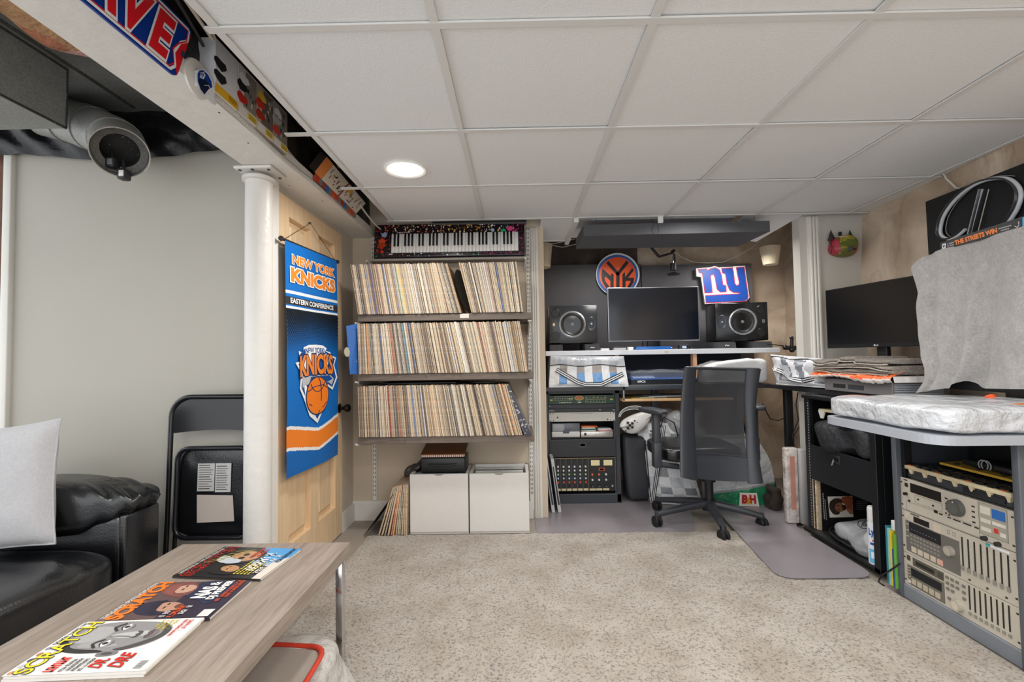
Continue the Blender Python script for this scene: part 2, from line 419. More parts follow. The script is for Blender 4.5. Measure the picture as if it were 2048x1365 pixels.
# door
dr = thing('door_1', 'closed unfinished pine door with raised panels under the beam', 'door', (-1.16, 2.62, 0)); dr['kind'] = 'structure'
b = MB()
y0, y1, zt = 2.237, 3.07, 1.955; X0 = -1.15; ym = (y0+y1)/2
xs = X0
for a, c_ in ((y0, y0+.115), (y1-.115, y1), (ym-.05, ym+.05)): b.box((xs-.035, a, .01), (xs, c_, zt))
for a, c_ in ((.01, .2), (.78, .92), (1.5, 1.58), (1.86, zt)): b.box((xs-.035, y0, a), (xs-.0005, y1, c_))
for ya, yb in ((y0+.115, ym-.05), (ym+.05, y1-.115)):
    for za, zb in ((.2, .78), (.92, 1.5), (1.58, 1.86)):
        b.box((xs-.0345, ya, za), (xs-.030, yb, zb))
        b.hexa([(xs-.030, ya+.016, za+.016), (xs-.030, yb-.016, za+.016), (xs-.030, yb-.016, zb-.016), (xs-.030, ya+.016, zb-.016), (xs-.012, ya+.045, za+.045), (xs-.012, yb-.045, za+.045), (xs-.012, yb-.045, zb-.045), (xs-.012, ya+.045, zb-.045)])
b.build('door_panel', PINE, dr)
b = MB(c='17151a'); b.lathe([(.03, 0), (.03, .006), (.012, .01), (.011, .03), (.02, .038), (.0265, .052), (.024, .066), (.012, .073), (0, .074)], (-1.15, 3.02, .815), (1, 0, 0)); b.build('door_knob', mat('dark_bronze', col='1b181a', r=.25, m=.6), dr, 'round dark bronze door knob')
# chair mats (grey vinyl)
MATM = mat('grey_vinyl_mat', col='8b858a', r=.3, var=(7, .05), bump=(200, .05))
def slab(pts, z0, z1, mb): 
    n = len(pts); mb.add([(x, y, z1) for x, y in pts], [list(range(n))]); mb.add([(x, y, z) for z in (z0, z1) for x, y in pts], [(i, (i+1) % n, n+(i+1) % n, n+i) for i in range(n)])
    return mb
def roundpoly(pts, r=.05, n=5):
    out = []; m = len(pts)
    for i in range(m):
        p = V(pts[i]); a = (V(pts[i-1])-p); b_ = (V(pts[(i+1) % m])-p); ra = min(r, a.length*.45, b_.length*.45)
        s_, e_ = p+a.normalized()*ra, p+b_.normalized()*ra
        for k in range(n+1): t = k/n; out.append(tuple(s_*(1-t)**2+p*2*t*(1-t)+e_*t*t))
    return out
b = slab(roundpoly([(.11, 2.99), (1.10, 2.965), (1.30, 3.60), (1.30, 4.1), (.215, 4.1), (.215, 3.4), (.11, 3.28)], .05), .001, .004, MB()); o = b.build('chair_mat', MATM); tag(o, 'grey vinyl chair mat under the black equipment rack by the record shelves', 'chair mat')
b = slab(roundpoly([(1.26, 2.33), (1.74, 2.33), (1.75, 3.05), (1.9, 3.15), (1.9, 3.7), (1.42, 3.7), (1.39, 3.34)], .10), .026, .030, MB()); o = b.build('chair_mat', MATM); tag(o, 'grey vinyl chair mat with a rounded corner beside the open black rack', 'chair mat')
# shag rug
def rugz(x, y): return .017+.006*noise.noise((x*9, y*9, 0))+.004*noise.noise((x*40, y*40, 3))
RUGM = bpy.data.materials.new('shag_pile')
def _rug():
    M = RUGM; M.use_nodes = True; N = M.node_tree.nodes; L = M.node_tree.links; b = N['Principled BSDF']; b.inputs['Roughness'].default_value = .95; b.inputs['Sheen Weight'].default_value = .4
    tc = N.new('ShaderNodeTexCoord'); src = None
    def nz(s, d, ro=.6):
        n = N.new('ShaderNodeTexNoise'); n.inputs['Scale'].default_value = s; n.inputs['Detail'].default_value = d; n.inputs['Roughness'].default_value = ro; L.new(tc.outputs['Object'], n.inputs[0]); return n.outputs['Fac']
    f = nz(95, 4, .7); g = nz(5, 3)
    cr = N.new('ShaderNodeValToRGB'); e = cr.color_ramp.elements; e[0].position = .36; e[0].color = lin('6a6056'); e[1].position = .50; e[1].color = lin('bcb2a6'); L.new(f, cr.inputs[0])
    c2 = N.new('ShaderNodeValToRGB'); e = c2.color_ramp.elements; e[0].position = .35; e[0].color = lin('e4ddd4'); e[1].position = .6; e[1].color = (1, 1, 1, 1); L.new(g, c2.inputs[0])
    mx = N.new('ShaderNodeMix'); mx.data_type = 'RGBA'; mx.blend_type = 'MULTIPLY'; mx.inputs[0].default_value = 1; L.new(cr.outputs[0], mx.inputs[6]); L.new(c2.outputs[0], mx.inputs[7]); L.new(mx.outputs[2], b.inputs['Base Color'])
    bp = N.new('ShaderNodeBump'); bp.inputs['Strength'].default_value = 1; bp.inputs['Distance'].default_value = .015; L.new(f, bp.inputs['Height']); L.new(bp.outputs[0], b.inputs['Normal'])
_rug()
b = MB(); rx0, rx1, ry0, ry1 = -.97, 1.74, -1.0, 3.0
def rg(u, v):
    x = rx0+(rx1-rx0)*u; y = ry0+(ry1-ry0)*v; e = min(u, 1-u)*(rx1-rx0); f = (1-v)*(ry1-ry0); k = min(1, min(e, f)/.03)
    if v > .98: y += .012*noise.noise((x*25, 1, 0))
    return (x, y, .003+rugz(x, y)*math.sqrt(max(0, k)))
b.grid(rg, 220, 300); o = b.build('shag_rug', RUGM); tag(o, 'large beige shag pile rug covering the middle of the floor', 'rug')
# ================================================================== SOFA CORNER
sofa = thing('sofa', 'black leather sofa with a plump padded arm against the pale wall', 'sofa', (-2.0, 1.3, 0))
def crease(p, y0):
    return .006*math.sin(p.y*90+noise.noise(p*9)*3)
b = MB()
def armfn(q):
    q = V(q)
    t = (q.x+1.46)/.9                      # droops towards the front
    tt = max(0, min(1, (q.x+1.84)/.37)); q.z = .600+(q.z-.600)*(1-.62*tt*tt)
    if q.x > -1.75: q += V((0, 0, 1))*.007*math.sin(q.y*120+q.x*50)*min(1, (q.x+1.75)/.15)
    return q
b.soft((-1.96, 1.875, .560), (.98, .24, .225), .55, 30, amp=.010, fr=5, fn=armfn)
b.tube([armfn(V((-1.478-.004*abs(k), 1.875+.09*k/6, .55))) for k in range(-6, 7)], .004, 6)
b.build('arm_cushion', LEATHER, sofa)
b = MB(); b.rbox((-2.45, 1.785, .06), (-1.51, 1.965, .545), .03, 4); b.rbox((-1.53, 1.79, .08), (-1.498, 1.962, .545), .012, 3); b.build('arm', LEATHER, sofa)
def seatfn(q):
    q = V(q); q.z += .02*math.sin((q.y-.6)*3)*(1 if q.z > .3 else 0)+.004*math.sin(q.y*60+q.x*8)*(1 if q.z > .3 else 0); return q
b = MB(); b.soft((-1.935, 1.27, .335), (.98, 1.03, .23), .32, 26, amp=.02, fr=4, fn=seatfn); b.build('seat_cushion', LEATHER, sofa)
b = MB(); b.rbox((-2.45, -.4, .07), (-1.46, 1.78, .27), .03, 4); b.build('base', LEATHER, sofa)
b = MB(); b.soft((-1.93, .2, .345), (.98, 1.06, .23), .42, 18, amp=.02, fr=4, seed=3); b.build('seat_cushion', LEATHER, sofa)
for x, y in ((-1.55, 2.0), (-2.4, 2.0), (-1.55, -.3), (-2.4, -.3)):
    q = MB(c='15120f'); q.cyl((x, y, 0), (x, y, .08), .025); q.build('foot', P_SATIN, sofa)
# throw pillow
def pil(u, v):
    return None
R = Matrix.Rotation(math.radians(10), 3, 'Z') @ Matrix.Rotation(math.radians(-9), 3, 'X') @ Matrix.Rotation(math.radians(-5), 3, 'Y')
PLo = V((-1.900, 1.66, .455)); T = Matrix.Translation(PLo) @ R.to_4x4()
pw = thing('throw_pillow', 'light grey square throw pillow with pointed corners resting on the sofa', 'pillow', PLo)
b = MB(T=T, c='b9b9bc')
S = .225
def pf(sg):
    def f(u, v):
        x, z = u*2-1, v*2-1
        th = .075*((1-x**4)*(1-z**4))**.5
        kx = 1-.07*(1-abs(z)**2); kz = 1-.07*(1-abs(x)**2)
        w = .004*noise.noise((x*3, z*3, sg))
        return (x*S*kx, sg*th+w, S*1.0+z*S*kz)
    return f
b.grid(pf(1), 24, 24); b.grid(pf(-1), 24, 24)
b.tube([pf(1)(k/20, 0) for k in range(21)]+[pf(1)(1, k/20) for k in range(1, 21)]+[pf(1)(1-k/20, 1) for k in range(1, 21)]+[pf(1)(0, 1-k/20) for k in range(1, 21)], .004, 6, closed=True)
b.build('cover', FABRIC, pw)
# ------------------------------------------------------------------ folding chair
fc = thing('folding_chair', 'black metal folding chair folded flat and propped on the pale wall', 'folding chair', (-1.4, 2.15, 0))
RXf = Matrix.Translation((-1.385, 2.12, 0)) @ Matrix.Rotation(math.radians(-2.5), 4, 'X')
b = MB(T=RXf, c='17181b')
def arch(w, z0, z1, r, y, n=8):
    p = [(-w, y, z0), (-w, y, z1-r)]
    for k in range(1, n+1): a = PI-k/n*PI/2; p.append((-w+r+r*math.cos(a), y, z1-r+r*math.sin(a)))
    for k in range(1, n+1): a = PI/2-k/n*PI/2; p.append((w-r+r*math.cos(a), y, z1-r+r*math.sin(a)))
    p += [(w, y, z0)]; return p
b.tube(arch(.215, .01, .965, .09, 0), .0115, 10); b.tube([(-.2, .01, .12), (.2, .01, .12)], .008, 8)
b.build('frame', P_GLOSS, fc)
b = MB(T=RXf, c='15161a')
def bf(u, v):
    x = -.21+.42*u; top = .962-.05*(max(0, abs(x)-.14)/.07)**1.6; bot = .80+.012*math.cos(x*8); return (x, -.003+.012*math.cos(x*7), bot+(top-bot)*v)
b.grid(bf, 20, 6); b.build('backrest', P_GLOSS, fc)
b = MB(T=RXf, c='121316'); b.soft((0, .025, .53), (.37, .035, .40), .3, 14, amp=.006, fr=20); b.build('seat_pad', LEATHER, fc)
b = MB(T=RXf, c='1b1c20')
pts = [(x, -.006, z+.53) for x, z in roundpoly([(-.175, -.2), (.175, -.2), (.175, .2), (-.175, .2)], .06)]
b.tube(pts, .011, 8, closed=True); b.tube([(-.19, .012, .02), (-.18, .012, .5)], .009, 8); b.tube([(.19, .012, .02), (.18, .012, .5)], .009, 8)
b.build('seat_frame', P_GLOSS, fc)
b = MB(T=RXf, c='c9c7c3')
for x0, z0, w, h in ((-.085, .535, .078, .125), (-.003, .53, .072, .13)):
    b.box((x0, .003, z0), (x0+w, .004, z0+h), 'b9b8b6')
    for k in range(11):
        b.box((x0+.006, .0022, z0+.01+k*.0105), (x0+w-.006-.02*random.random(), .003, z0+.0135+k*.0105), '6a6a6c' if k % 5 else '3a3a3c')
b.hexa([(-.08, .003, .395), (.09, .003, .40), (.09, .004, .40), (-.08, .004, .395), (-.085, .003, .52), (.08, .003, .515), (.08, .004, .515), (-.085, .004, .52)], 'bdb2aa')
b.build('care_label', PRINT, fc, 'small printed white instruction labels')

# ================================================================== COFFEE TABLE
tb = thing('coffee_table', 'grey oak coffee table with chrome frame legs and magazines on top', 'table', (-.93, .95, 0))
b = MB(); b.rbox((-1.24, .12, .410), (-.622, 1.735, .455), .0015, 1, smooth=False); b.build('table_top', OAK, tb)
for y in (1.69, .18):
    q = MB()
    for x in (-1.2, -.640): q.rbox((x-.012, y-.015, .028), (x+.012, y+.015, .410), .002)
    q.rbox((-1.2, y-.015, .022), (-.640, y+.015, .05), .002); q.rbox((-1.2, y-.015, .385), (-.640, y+.015, .410), .002); q.build('leg', CHROME, tb)
# bag beneath the table
bg = thing('plastic_storage_bag', 'clear plastic zip bag with red piping bulging out under the coffee table', 'bag', (-.85, 1.3, 0))
b = MB(c='d6d2cd'); b.soft((-.865, 1.24, .125), (.60, .66, .205), .26, 30, amp=.016, fr=7, fn=lambda q: (q[0]+.10*max(0, (.16-q[2])/.16)*(1 if q[0] > -.7 else 0), q[1], q[2]+.012*(q[1] > 1.45)))
b.build('wrap', mat('frosted_bag', col='cfcbc6', r=.25, alpha=.72, bump=(14, 1, .03)), bg)
b = MB(c='8f8b88'); b.rbox((-1.10, .98, .04), (-.66, 1.44, .205), .03); b.build('contents', P_MATTE, bg)
b = MB(c='c23a26')
pp = [(x, y, .247+.003*math.sin(x*30)) for x, y in roundpoly([(-1.08, .98), (-.575, 1.0), (-.592, 1.46), (-1.08, 1.50)], .07)]
b.add([(x*.995, y*.995, z-.004) for x, y, z in pp], [list(range(len(pp)))], '9b9087')
b.tube(pp, .009, 6, closed=True, flat=.7); b.build('piping', P_SATIN, bg, 'red piping')

# ================================================================== MAGAZINES
ZT = .4555
def magazine(label, n, xr, y0, w, h, rz, cover, group='rap magazines laid out on the coffee table', copies=1, cc='e8e6e2', spine='d8d5d0'):
    """cover drawn in 0..1 coordinates: u along +Y, v along -X"""
    T = Matrix.Translation((xr, y0, n)) @ Matrix.Rotation(rz, 4, 'Z')
    m = thing('magazine', label, 'magazine', (xr-h/2, y0+w/2, n), 0, group)
    th = .0065*copies
    b = MB(T=T, c=cc)
    for k in range(copies):
        dx = .004*(k % 2); z = .0065*k
        b.box((-h+dx, .001+dx, z), (dx-.002, w-.002+dx*2, z+.006), 'e9e5dd')
        b.box((-h+dx, 0, z+.0002), (dx, .003, z+.0062), spine)
    b.build('pages', PRINT, m)
    b = MB(T=T, c=cc)
    def W(u, v, k=0): return (-h*v, w*u, th+.0006+k*.00025)
    b.W = W; b.L = 1
    b.grid(lambda u, v: W(u, v, 0), 4, 4, cc, smooth=False)
    cover(b, W); b.build('cover', PRINT, m)
    return m
def P(b, W, pts, c, k): b.add([W(u, v, k) for u, v in pts], [list(range(len(pts)))], c)
def TX(b, W, t, u0, v0, u1, v1, c, k, bold=.0, sh=0):
    vs, fs = glyphs(t, bold); b.add([W(u0+(u1-u0)*x+sh*y, v0+(v1-v0)*y, k) for x, y in vs], fs, c)
def SQ(b, W, u0, v0, u1, v1, c, k, *_):
    # lettering too small to read: short broken strokes
    u = u0; h = v1-v0; r_ = random.Random(int(u0*997+v0*7919))
    while u < u1:
        w_ = h*r_.uniform(.3, .55)
        if r_.random() > .14:
            P(b, W, [(u, v0), (u+w_*.45, v0), (u+w_*.45, v1), (u, v1)], c, k)
            y_ = v0+h*r_.choice((.05, .4, .7)); P(b, W, [(u, y_), (u+w_*.85, y_), (u+w_*.85, y_+h*.25), (u, y_+h*.25)], c, k)
        u += w_
def EL(b, W, cu, cv, ru, rv, c, k, rot=0, n=26):
    P(b, W, [(cu+ru*math.cos(a)*math.cos(rot)-rv*math.sin(a)*math.sin(rot), cv+ru*math.cos(a)*math.sin(rot)+rv*math.sin(a)*math.cos(rot)) for a in [2*PI*i/n for i in range(n)]], c, k)
def BLOB(b, W, pts, c, k):
    """smoothed closed outline"""
    out = []; m = len(pts)
    for i in range(m):
        p0, p1, p2, p3 = (V(pts[(i+j-1) % m]) for j in range(4))
        for s_ in range(5):
            t = s_/5; q = .5*((2*p1)+(-p0+p2)*t+(2*p0-5*p1+4*p2-p3)*t*t+(-p0+3*p1-3*p2+p3)*t**3); out.append((q.x, q.y))
    P(b, W, out, c, k)
def cover1(b, W):
    for i, c_ in enumerate(('c98d6a', 'b7b7bd', '4a4d66', 'a9785c', '8b8f9c')): EL(b, W, .05+i*.105, .965, .035, .02, c_, 1)
    SQ(b, W, .53, .955, .98, .985, '2a2826', 1, .02)
    # a man's face in grey tones
    BLOB(b, W, [(.40, .82), (.50, .90), (.68, .93), (.84, .90), (.95, .80), (.985, .62), (.97, .44), (.93, .28), (.82, .17), (.68, .15), (.55, .18), (.43, .27), (.36, .42), (.345, .60)], '8d8b8c', 2)
    BLOB(b, W, [(.345, .55), (.35, .70), (.40, .83), (.50, .905), (.62, .935), (.56, .86), (.46, .79), (.42, .68), (.40, .56), (.37, .50)], '2b292a', 3)
    BLOB(b, W, [(.36, .50), (.31, .52), (.27, .48), (.29, .38), (.34, .36), (.37, .40)], '777576', 3)
    BLOB(b, W, [(.345, .47), (.31, .48), (.295, .44), (.32, .40), (.345, .42)], '4d4b4c', 4)
    BLOB(b, W, [(.55, .84), (.70, .88), (.86, .85), (.88, .70), (.76, .62), (.58, .66)], 'a9a8a8', 3)
    BLOB(b, W, [(.45, .70), (.50, .76), (.56, .70), (.52, .50), (.46, .45)], 'a19fa0', 3)
    BLOB(b, W, [(.62, .50), (.68, .60), (.74, .50), (.76, .34), (.70, .30), (.64, .36)], 'b7b6b6', 3)
    BLOB(b, W, [(.38, .36), (.44, .28), (.54, .20), (.66, .155), (.80, .17), (.92, .27), (.82, .23), (.68, .21), (.56, .27), (.46, .36), (.40, .44)], '4a4849', 4)
    for s_, cu in ((-1, .52), (1, .855)):
        BLOB(b, W, [(cu-.085, .615), (cu, .665), (cu+.085, .615), (cu+.07, .598), (cu, .64), (cu-.07, .598)], '2d2b2c', 5)
        BLOB(b, W, [(cu-.07, .555), (cu, .59), (cu+.07, .555), (cu, .53)], 'd9d8d8', 5)
        EL(b, W, cu, .56, .025, .022, '1b1a1a', 6)
        BLOB(b, W, [(cu-.08, .56), (cu, .603), (cu+.08, .56), (cu, .592)], '333132', 7)
        BLOB(b, W, [(cu-.06, .525), (cu, .51), (cu+.06, .525), (cu, .498)], '6b696a', 6)
    BLOB(b, W, [(.625, .42), (.66, .395), (.69, .41), (.72, .395), (.755, .42), (.75, .375), (.69, .36), (.63, .375)], '4f4d4e', 5)
    BLOB(b, W, [(.66, .60), (.645, .48), (.63, .42), (.655, .44), (.672, .52)], '706e6f', 5)
    BLOB(b, W, [(.595, .295), (.65, .322), (.69, .312), (.73, .322), (.79, .295), (.69, .285)], '5e5455', 5)
    BLOB(b, W, [(.60, .288), (.69, .276), (.785, .288), (.74, .245), (.69, .237), (.64, .245)], '7b6f70', 5)
    P(b, W, [(.595, .291), (.69, .281), (.79, .291), (.69, .276)], '262425', 6)
    TX(b, W, 'SCRATCH', .01, .82, .985, .945, '1b1a17', 8, .045)
    TX(b, W, 'SCRATCH', .01, .82, .985, .945, 'f2dc2e', 9, .012)
    SQ(b, W, .03, .66, .26, .74, 'c8281e', 8, .05); SQ(b, W, .03, .66, .26, .74, 'e23a2c', 9, .02)
    for i, t in enumerate(('MAKING A CLASSIC', 'BEATS AND RHYMES', 'ON TURNTABLES', 'AND MORE')): SQ(b, W, .03, .60-i*.045, .24, .63-i*.045, '232120', 8, .02)
    TX(b, W, 'DR.', .06, .35, .22, .45, '4e0f0a', 8, .04, .03); TX(b, W, 'DR.', .06, .35, .22, .45, 'd8281c', 9, .02, .03)
    TX(b, W, 'DRE', .06, .20, .30, .31, '4e0f0a', 8, .04, .03); TX(b, W, 'DRE', .06, .20, .30, .31, 'd8281c', 9, .02, .03)
    for i, w_ in enumerate((.16, .2, .24, .2)): SQ(b, W, .98-w_, .30-i*.04, .98, .325-i*.04, 'dcc62a', 8, .04)
    SQ(b, W, .62, .10, .98, .13, 'd8281c', 8, .05); SQ(b, W, .72, .05, .98, .085, 'd8281c', 8, .05)
    for i in range(9): P(b, W, [(.03+i*.016, .04), (.037+i*.016, .04), (.037+i*.016, .10), (.03+i*.016, .10)], '55575a', 8)
def cover2(b, W):
    P(b, W, [(0, 0), (1, 0), (1, 1), (0, 1)], '31293a', 1)
    P(b, W, [(0, .8), (1, .8), (1, 1), (0, 1)], '77605a', 2); P(b, W, [(0, .5), (1, .5), (1, .8), (0, .8)], '5d4746', 2)
    SQ(b, W, .05, .94, .98, .985, 'e9e4dc', 3, .03)
    BLOB(b, W, [(.45, .30), (.6, .5), (.8, .55), (1.0, .45), (1, .2), (.8, .1), (.5, .12), (.35, .2)], '2c3048', 3)
    BLOB(b, W, [(.55, .55), (.7, .78), (.92, .8), (.99, .62), (.9, .5), (.7, .46)], '7a4a45', 4)
    BLOB(b, W, [(.66, .60), (.74, .66), (.86, .66), (.9, .56), (.82, .48), (.7, .5)], 'c39a84', 5)
    BLOB(b, W, [(.60, .62), (.7, .74), (.86, .76), (.95, .66), (.86, .66), (.72, .65)], '8b5149', 6)
    for cu in (.74, .83): P(b, W, [(cu, .60), (cu+.05, .60), (cu+.05, .585), (cu, .585)], '2a1c1c', 7)
    BLOB(b, W, [(.10, .52), (.16, .74), (.34, .80), (.46, .68), (.42, .5), (.3, .42)], '25203a', 5)
    BLOB(b, W, [(.18, .50), (.24, .60), (.36, .62), (.42, .54), (.36, .40), (.24, .38)], 'b98c74', 6)
    BLOB(b, W, [(.12, .56), (.22, .66), (.40, .66), (.48, .60), (.36, .60), (.22, .58)], '1f1b2e', 7)
    for cu in (.25, .34): P(b, W, [(cu, .54), (cu+.05, .54), (cu+.05, .525), (cu, .525)], '20161a', 8)
    BLOB(b, W, [(.25, .42), (.31, .45), (.38, .42), (.31, .38)], '6d443a', 8)
    TX(b, W, 'SCRATCH', .01, .79, .99, .93, 'f07a1c', 9, .05)
    TX(b, W, 'NAS', .50, .26, .82, .40, 'efede8', 10, .05); TX(b, W, '&', .86, .28, .96, .38, 'efede8', 10, .02)
    TX(b, W, 'DJ PREMIER', .46, .15, .99, .24, 'efede8', 10, .05)
    SQ(b, W, .40, .10, .99, .135, 'ee5a22', 10, .04); SQ(b, W, .5, .055, .99, .09, 'ee5a22', 10, .04)
    SQ(b, W, .04, .42, .20, .47, 'e9e6e0', 10, .04); SQ(b, W, .04, .34, .30, .40, 'ee5a22', 10, .05); SQ(b, W, .1, .28, .30, .33, 'e9e6e0', 10, .04)
    P(b, W, [(.03, .03), (.2, .03), (.2, .13), (.03, .13)], 'dedbd6', 10)
def cover3(b, W):
    P(b, W, [(0, 0), (1, 0), (1, 1), (0, 1)], '1d1c1d', 1)
    P(b, W, [(.35, 0), (1, 0), (1, .45), (.5, .4)], '4d9ad0', 2); P(b, W, [(0, 0), (.7, 0), (.5, .12), (0, .1)], 'd8cfc4', 3)
    SQ(b, W, .05, .945, .98, .985, 'd9d5cd', 3, .02)
    TX(b, W, 'SCRATCH', .01, .80, .99, .93, 'c9301f', 4, .06); TX(b, W, 'SCRATCH', .01, .80, .99, .93, '1d1c1d', 5, .015)
    BLOB(b, W, [(.42, .55), (.5, .78), (.7, .84), (.9, .74), (.93, .5), (.8, .34), (.6, .32), (.48, .4)], '2c2620', 5)
    BLOB(b, W, [(.5, .48), (.58, .66), (.74, .7), (.85, .58), (.8, .42), (.64, .36)], 'b98a63', 6)
    BLOB(b, W, [(.42, .66), (.5, .80), (.66, .80), (.62, .68), (.5, .6)], 'c9cac8', 7)
    for cu in (.6, .72): EL(b, W, cu, .55, .045, .035, '26221e', 8)
    BLOB(b, W, [(.6, .45), (.67, .47), (.74, .45), (.67, .42)], '7c3b2c', 8)
    BLOB(b, W, [(.08, .42), (.12, .66), (.28, .74), (.38, .62), (.36, .42), (.22, .34)], '201c1a', 6)
    BLOB(b, W, [(.16, .44), (.2, .56), (.3, .6), (.36, .52), (.32, .42), (.22, .38)], 'b5875f', 7)
    for cu in (.22, .29): P(b, W, [(cu, .52), (cu+.035, .52), (cu+.035, .505), (cu, .505)], '201510', 8)
    for i in range(9):
        for j in range(5): EL(b, W, .12+i*.05, .36-j*.04, .02, .014, 'd9c33a', 7, n=6)
    BLOB(b, W, [(.40, .62), (.46, .70), (.56, .66), (.54, .52), (.44, .5)], 'b9c2c9', 9)
    for k in range(5): P(b, W, [(.4+k*.1, .9-k*.04), (.42+k*.1, .9-k*.04), (.54+k*.09, .72-k*.05), (.52+k*.09, .72-k*.05)], '8f8f45', 9)
    SQ(b, W, .22, .20, .78, .32, 'f2f0ec', 10, .06); SQ(b, W, .12, .11, .72, .17, 'efece6', 10, .03)
    SQ(b, W, .66, .42, .95, .47, 'd8402c', 10, .05); SQ(b, W, .66, .36, .93, .40, 'd8402c', 10, .04); SQ(b, W, .5, .04, .98, .09, '262422', 10, .04)
magazine('magazine with a grey close-up portrait of a face and a yellow title on white', ZT, -.802, 1.01, .2, .29, 0.05, cover1, copies=2)
magazine('magazine with an orange title and two people in dark caps on the cover', ZT+.0, -.802, 1.222, .205, .29, .03, cover2, cc='3a3038', spine='3a2f30')
magazine('magazine with a red title and blue sky, laid at the far end of the table', ZT, -.788, 1.435, .225, .29, -.10, cover3, cc='262425', spine='2a2626')
# ================================================================== DUCTS ABOVE THE SOFA
d = thing('rectangular_duct', 'boxy galvanised duct trunk whose end feeds a round pipe', 'duct', (-2.2, 1, 2.17))
b = MB(c='8f918d'); b.rbox((-2.6, -1.0, 2.107), (-1.865, 1.90, 2.36), .003, 1, smooth=False); b.build('trunk', GALV, d)
b = MB(c='3a3b3a')
for z in (2.109, 2.358): b.tube([(-1.865, -1, z), (-1.865, 1.9, z)], .005, 6)
b.tube([(-1.865, 1.9, 2.109), (-1.865, 1.9, 2.358)], .004, 6); b.build('seam', GALV, d)
b = MB(c='82827f'); b.rbox((-2.6, -1.0, 2.362), (-1.22, 2.249, 2.415), .004, 1, smooth=False); b.tube([(-1.83, -1, 2.362), (-1.83, 2.2, 2.362)], .008, 6, '454643'); o = b.build('flat_duct', GALV); tag(o, 'flat dark galvanised duct running alongside the white beam', 'duct')
pd = thing('round_duct_pipe', 'round galvanised duct elbow with an open dark end', 'duct pipe', (-1.9, 2.0, 2.1))
b = MB(c='9a9a96')
p0, p1, p2 = at(85, 228, Y=2.13), at(250, 268, Y=2.19), at(240, 306, Y=1.86)
def qp(t): return p0*(1-t)**2+p1*2*t*(1-t)+p2*t*t
n_ = 12; ring = [qp(k/n_) for k in range(n_+1)]
vs = []; m_ = 32
for k, c_ in enumerate(ring):
    t_ = ((ring[min(k+1, n_)]-ring[max(k-1, 0)])).normalized(); q = t_.to_track_quat('Z', 'Y').to_matrix(); r_ = .098+(.004 if k in (4, 8) else 0)
    for a in range(m_): w_ = 2*PI*a/m_; vs.append(c_+q @ V((r_*math.cos(w_), r_*math.sin(w_), 0)))
b.add(vs, [(k*m_+a, k*m_+(a+1) % m_, (k+1)*m_+(a+1) % m_, (k+1)*m_+a) for k in range(n_) for a in range(m_)], None, True)
b.build('pipe', GALV, pd)
for k in (2, 5, 9):
    t_ = (ring[k+1]-ring[k-1]).normalized(); q = MB(c='7e7e7a'); q.lathe([(.098, -.006), (.103, -.003), (.103, .003), (.098, .006)], ring[k], t_, n=36); q.build('rib', GALV, pd)
ax_ = (ring[-1]-ring[-2]).normalized()
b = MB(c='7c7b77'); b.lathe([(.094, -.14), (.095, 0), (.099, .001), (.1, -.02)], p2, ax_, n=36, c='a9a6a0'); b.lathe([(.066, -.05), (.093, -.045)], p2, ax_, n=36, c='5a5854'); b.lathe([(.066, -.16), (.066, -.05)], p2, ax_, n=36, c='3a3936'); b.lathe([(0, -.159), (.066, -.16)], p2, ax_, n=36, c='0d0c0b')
b.build('open_collar', GALV, pd)
def clip_lamp(p, d, lab, cc):
    t = thing('clip_lamp', lab, 'lamp', p)
    b = MB(c='2a2a2d'); b.rbox((p[0]-.018, p[1]-.02, p[2]-.022), (p[0]+.018, p[1]+.02, p[2]+.022), .008, 3); b.tube([(p[0], p[1], p[2]+.02), (p[0]-.02, p[1]+.02, p[2]+.07)], .006, 6); h_o = b.build('housing', P_SATIN, t)
    b = MB(c=cc); b.rbox((p[0]-.004, p[1]-.0235, p[2]-.013), (p[0]+.016, p[1]-.019, p[2]+.012), .003, 2); b.build('lens', P_GLOSS, h_o)
clip_lamp(tuple(at(225, 327, Y=1.9)), 0, 'small grey spot lamp clipped at the dark mouth of the round pipe', '70737a')
clip_lamp(tuple(at(248, 350, Y=1.9)), 0, 'small black spot lamp with a pale lens hanging lowest under the pipe', 'd9d9d4')
# pink fibreglass batt
b = MB(); b.soft((-1.58, 1.10, 2.315), (.23, 1.26, .09), .5, 22, amp=.03, fr=9, cf=lambda p: 'dba9a0' if p.y > 1.66 else ('b5765a' if noise.noise(p*9) > .3 else 'ba9068')); 
b.T = None
o = b.build('insulation_batt', mat('fibreglass', r=.95, bump=(60, .9, .02), var=(14, .2))); tag(o, 'tan and pink fibreglass insulation batt tucked above the ducts', 'insulation')
# black plastic along the wall top
def fold(u, v):
    x = -2.75+1.60*u; z = 2.125+.22*v+(.022*math.sin(u*9)*(1-v))+(-.03 if u > .95 else 0); y = 2.205-.05*math.sin(PI*v)-.014*noise.noise((u*14+v*3, v*5, 1))-.008*math.sin(u*60+v*9)
    return (x, y, z)
b = MB(c='121318'); b.grid(fold, 90, 14); o = b.build('plastic_sheet', BLKFILM); tag(o, 'crumpled black plastic sheeting along the top of the pale wall', 'plastic sheet')

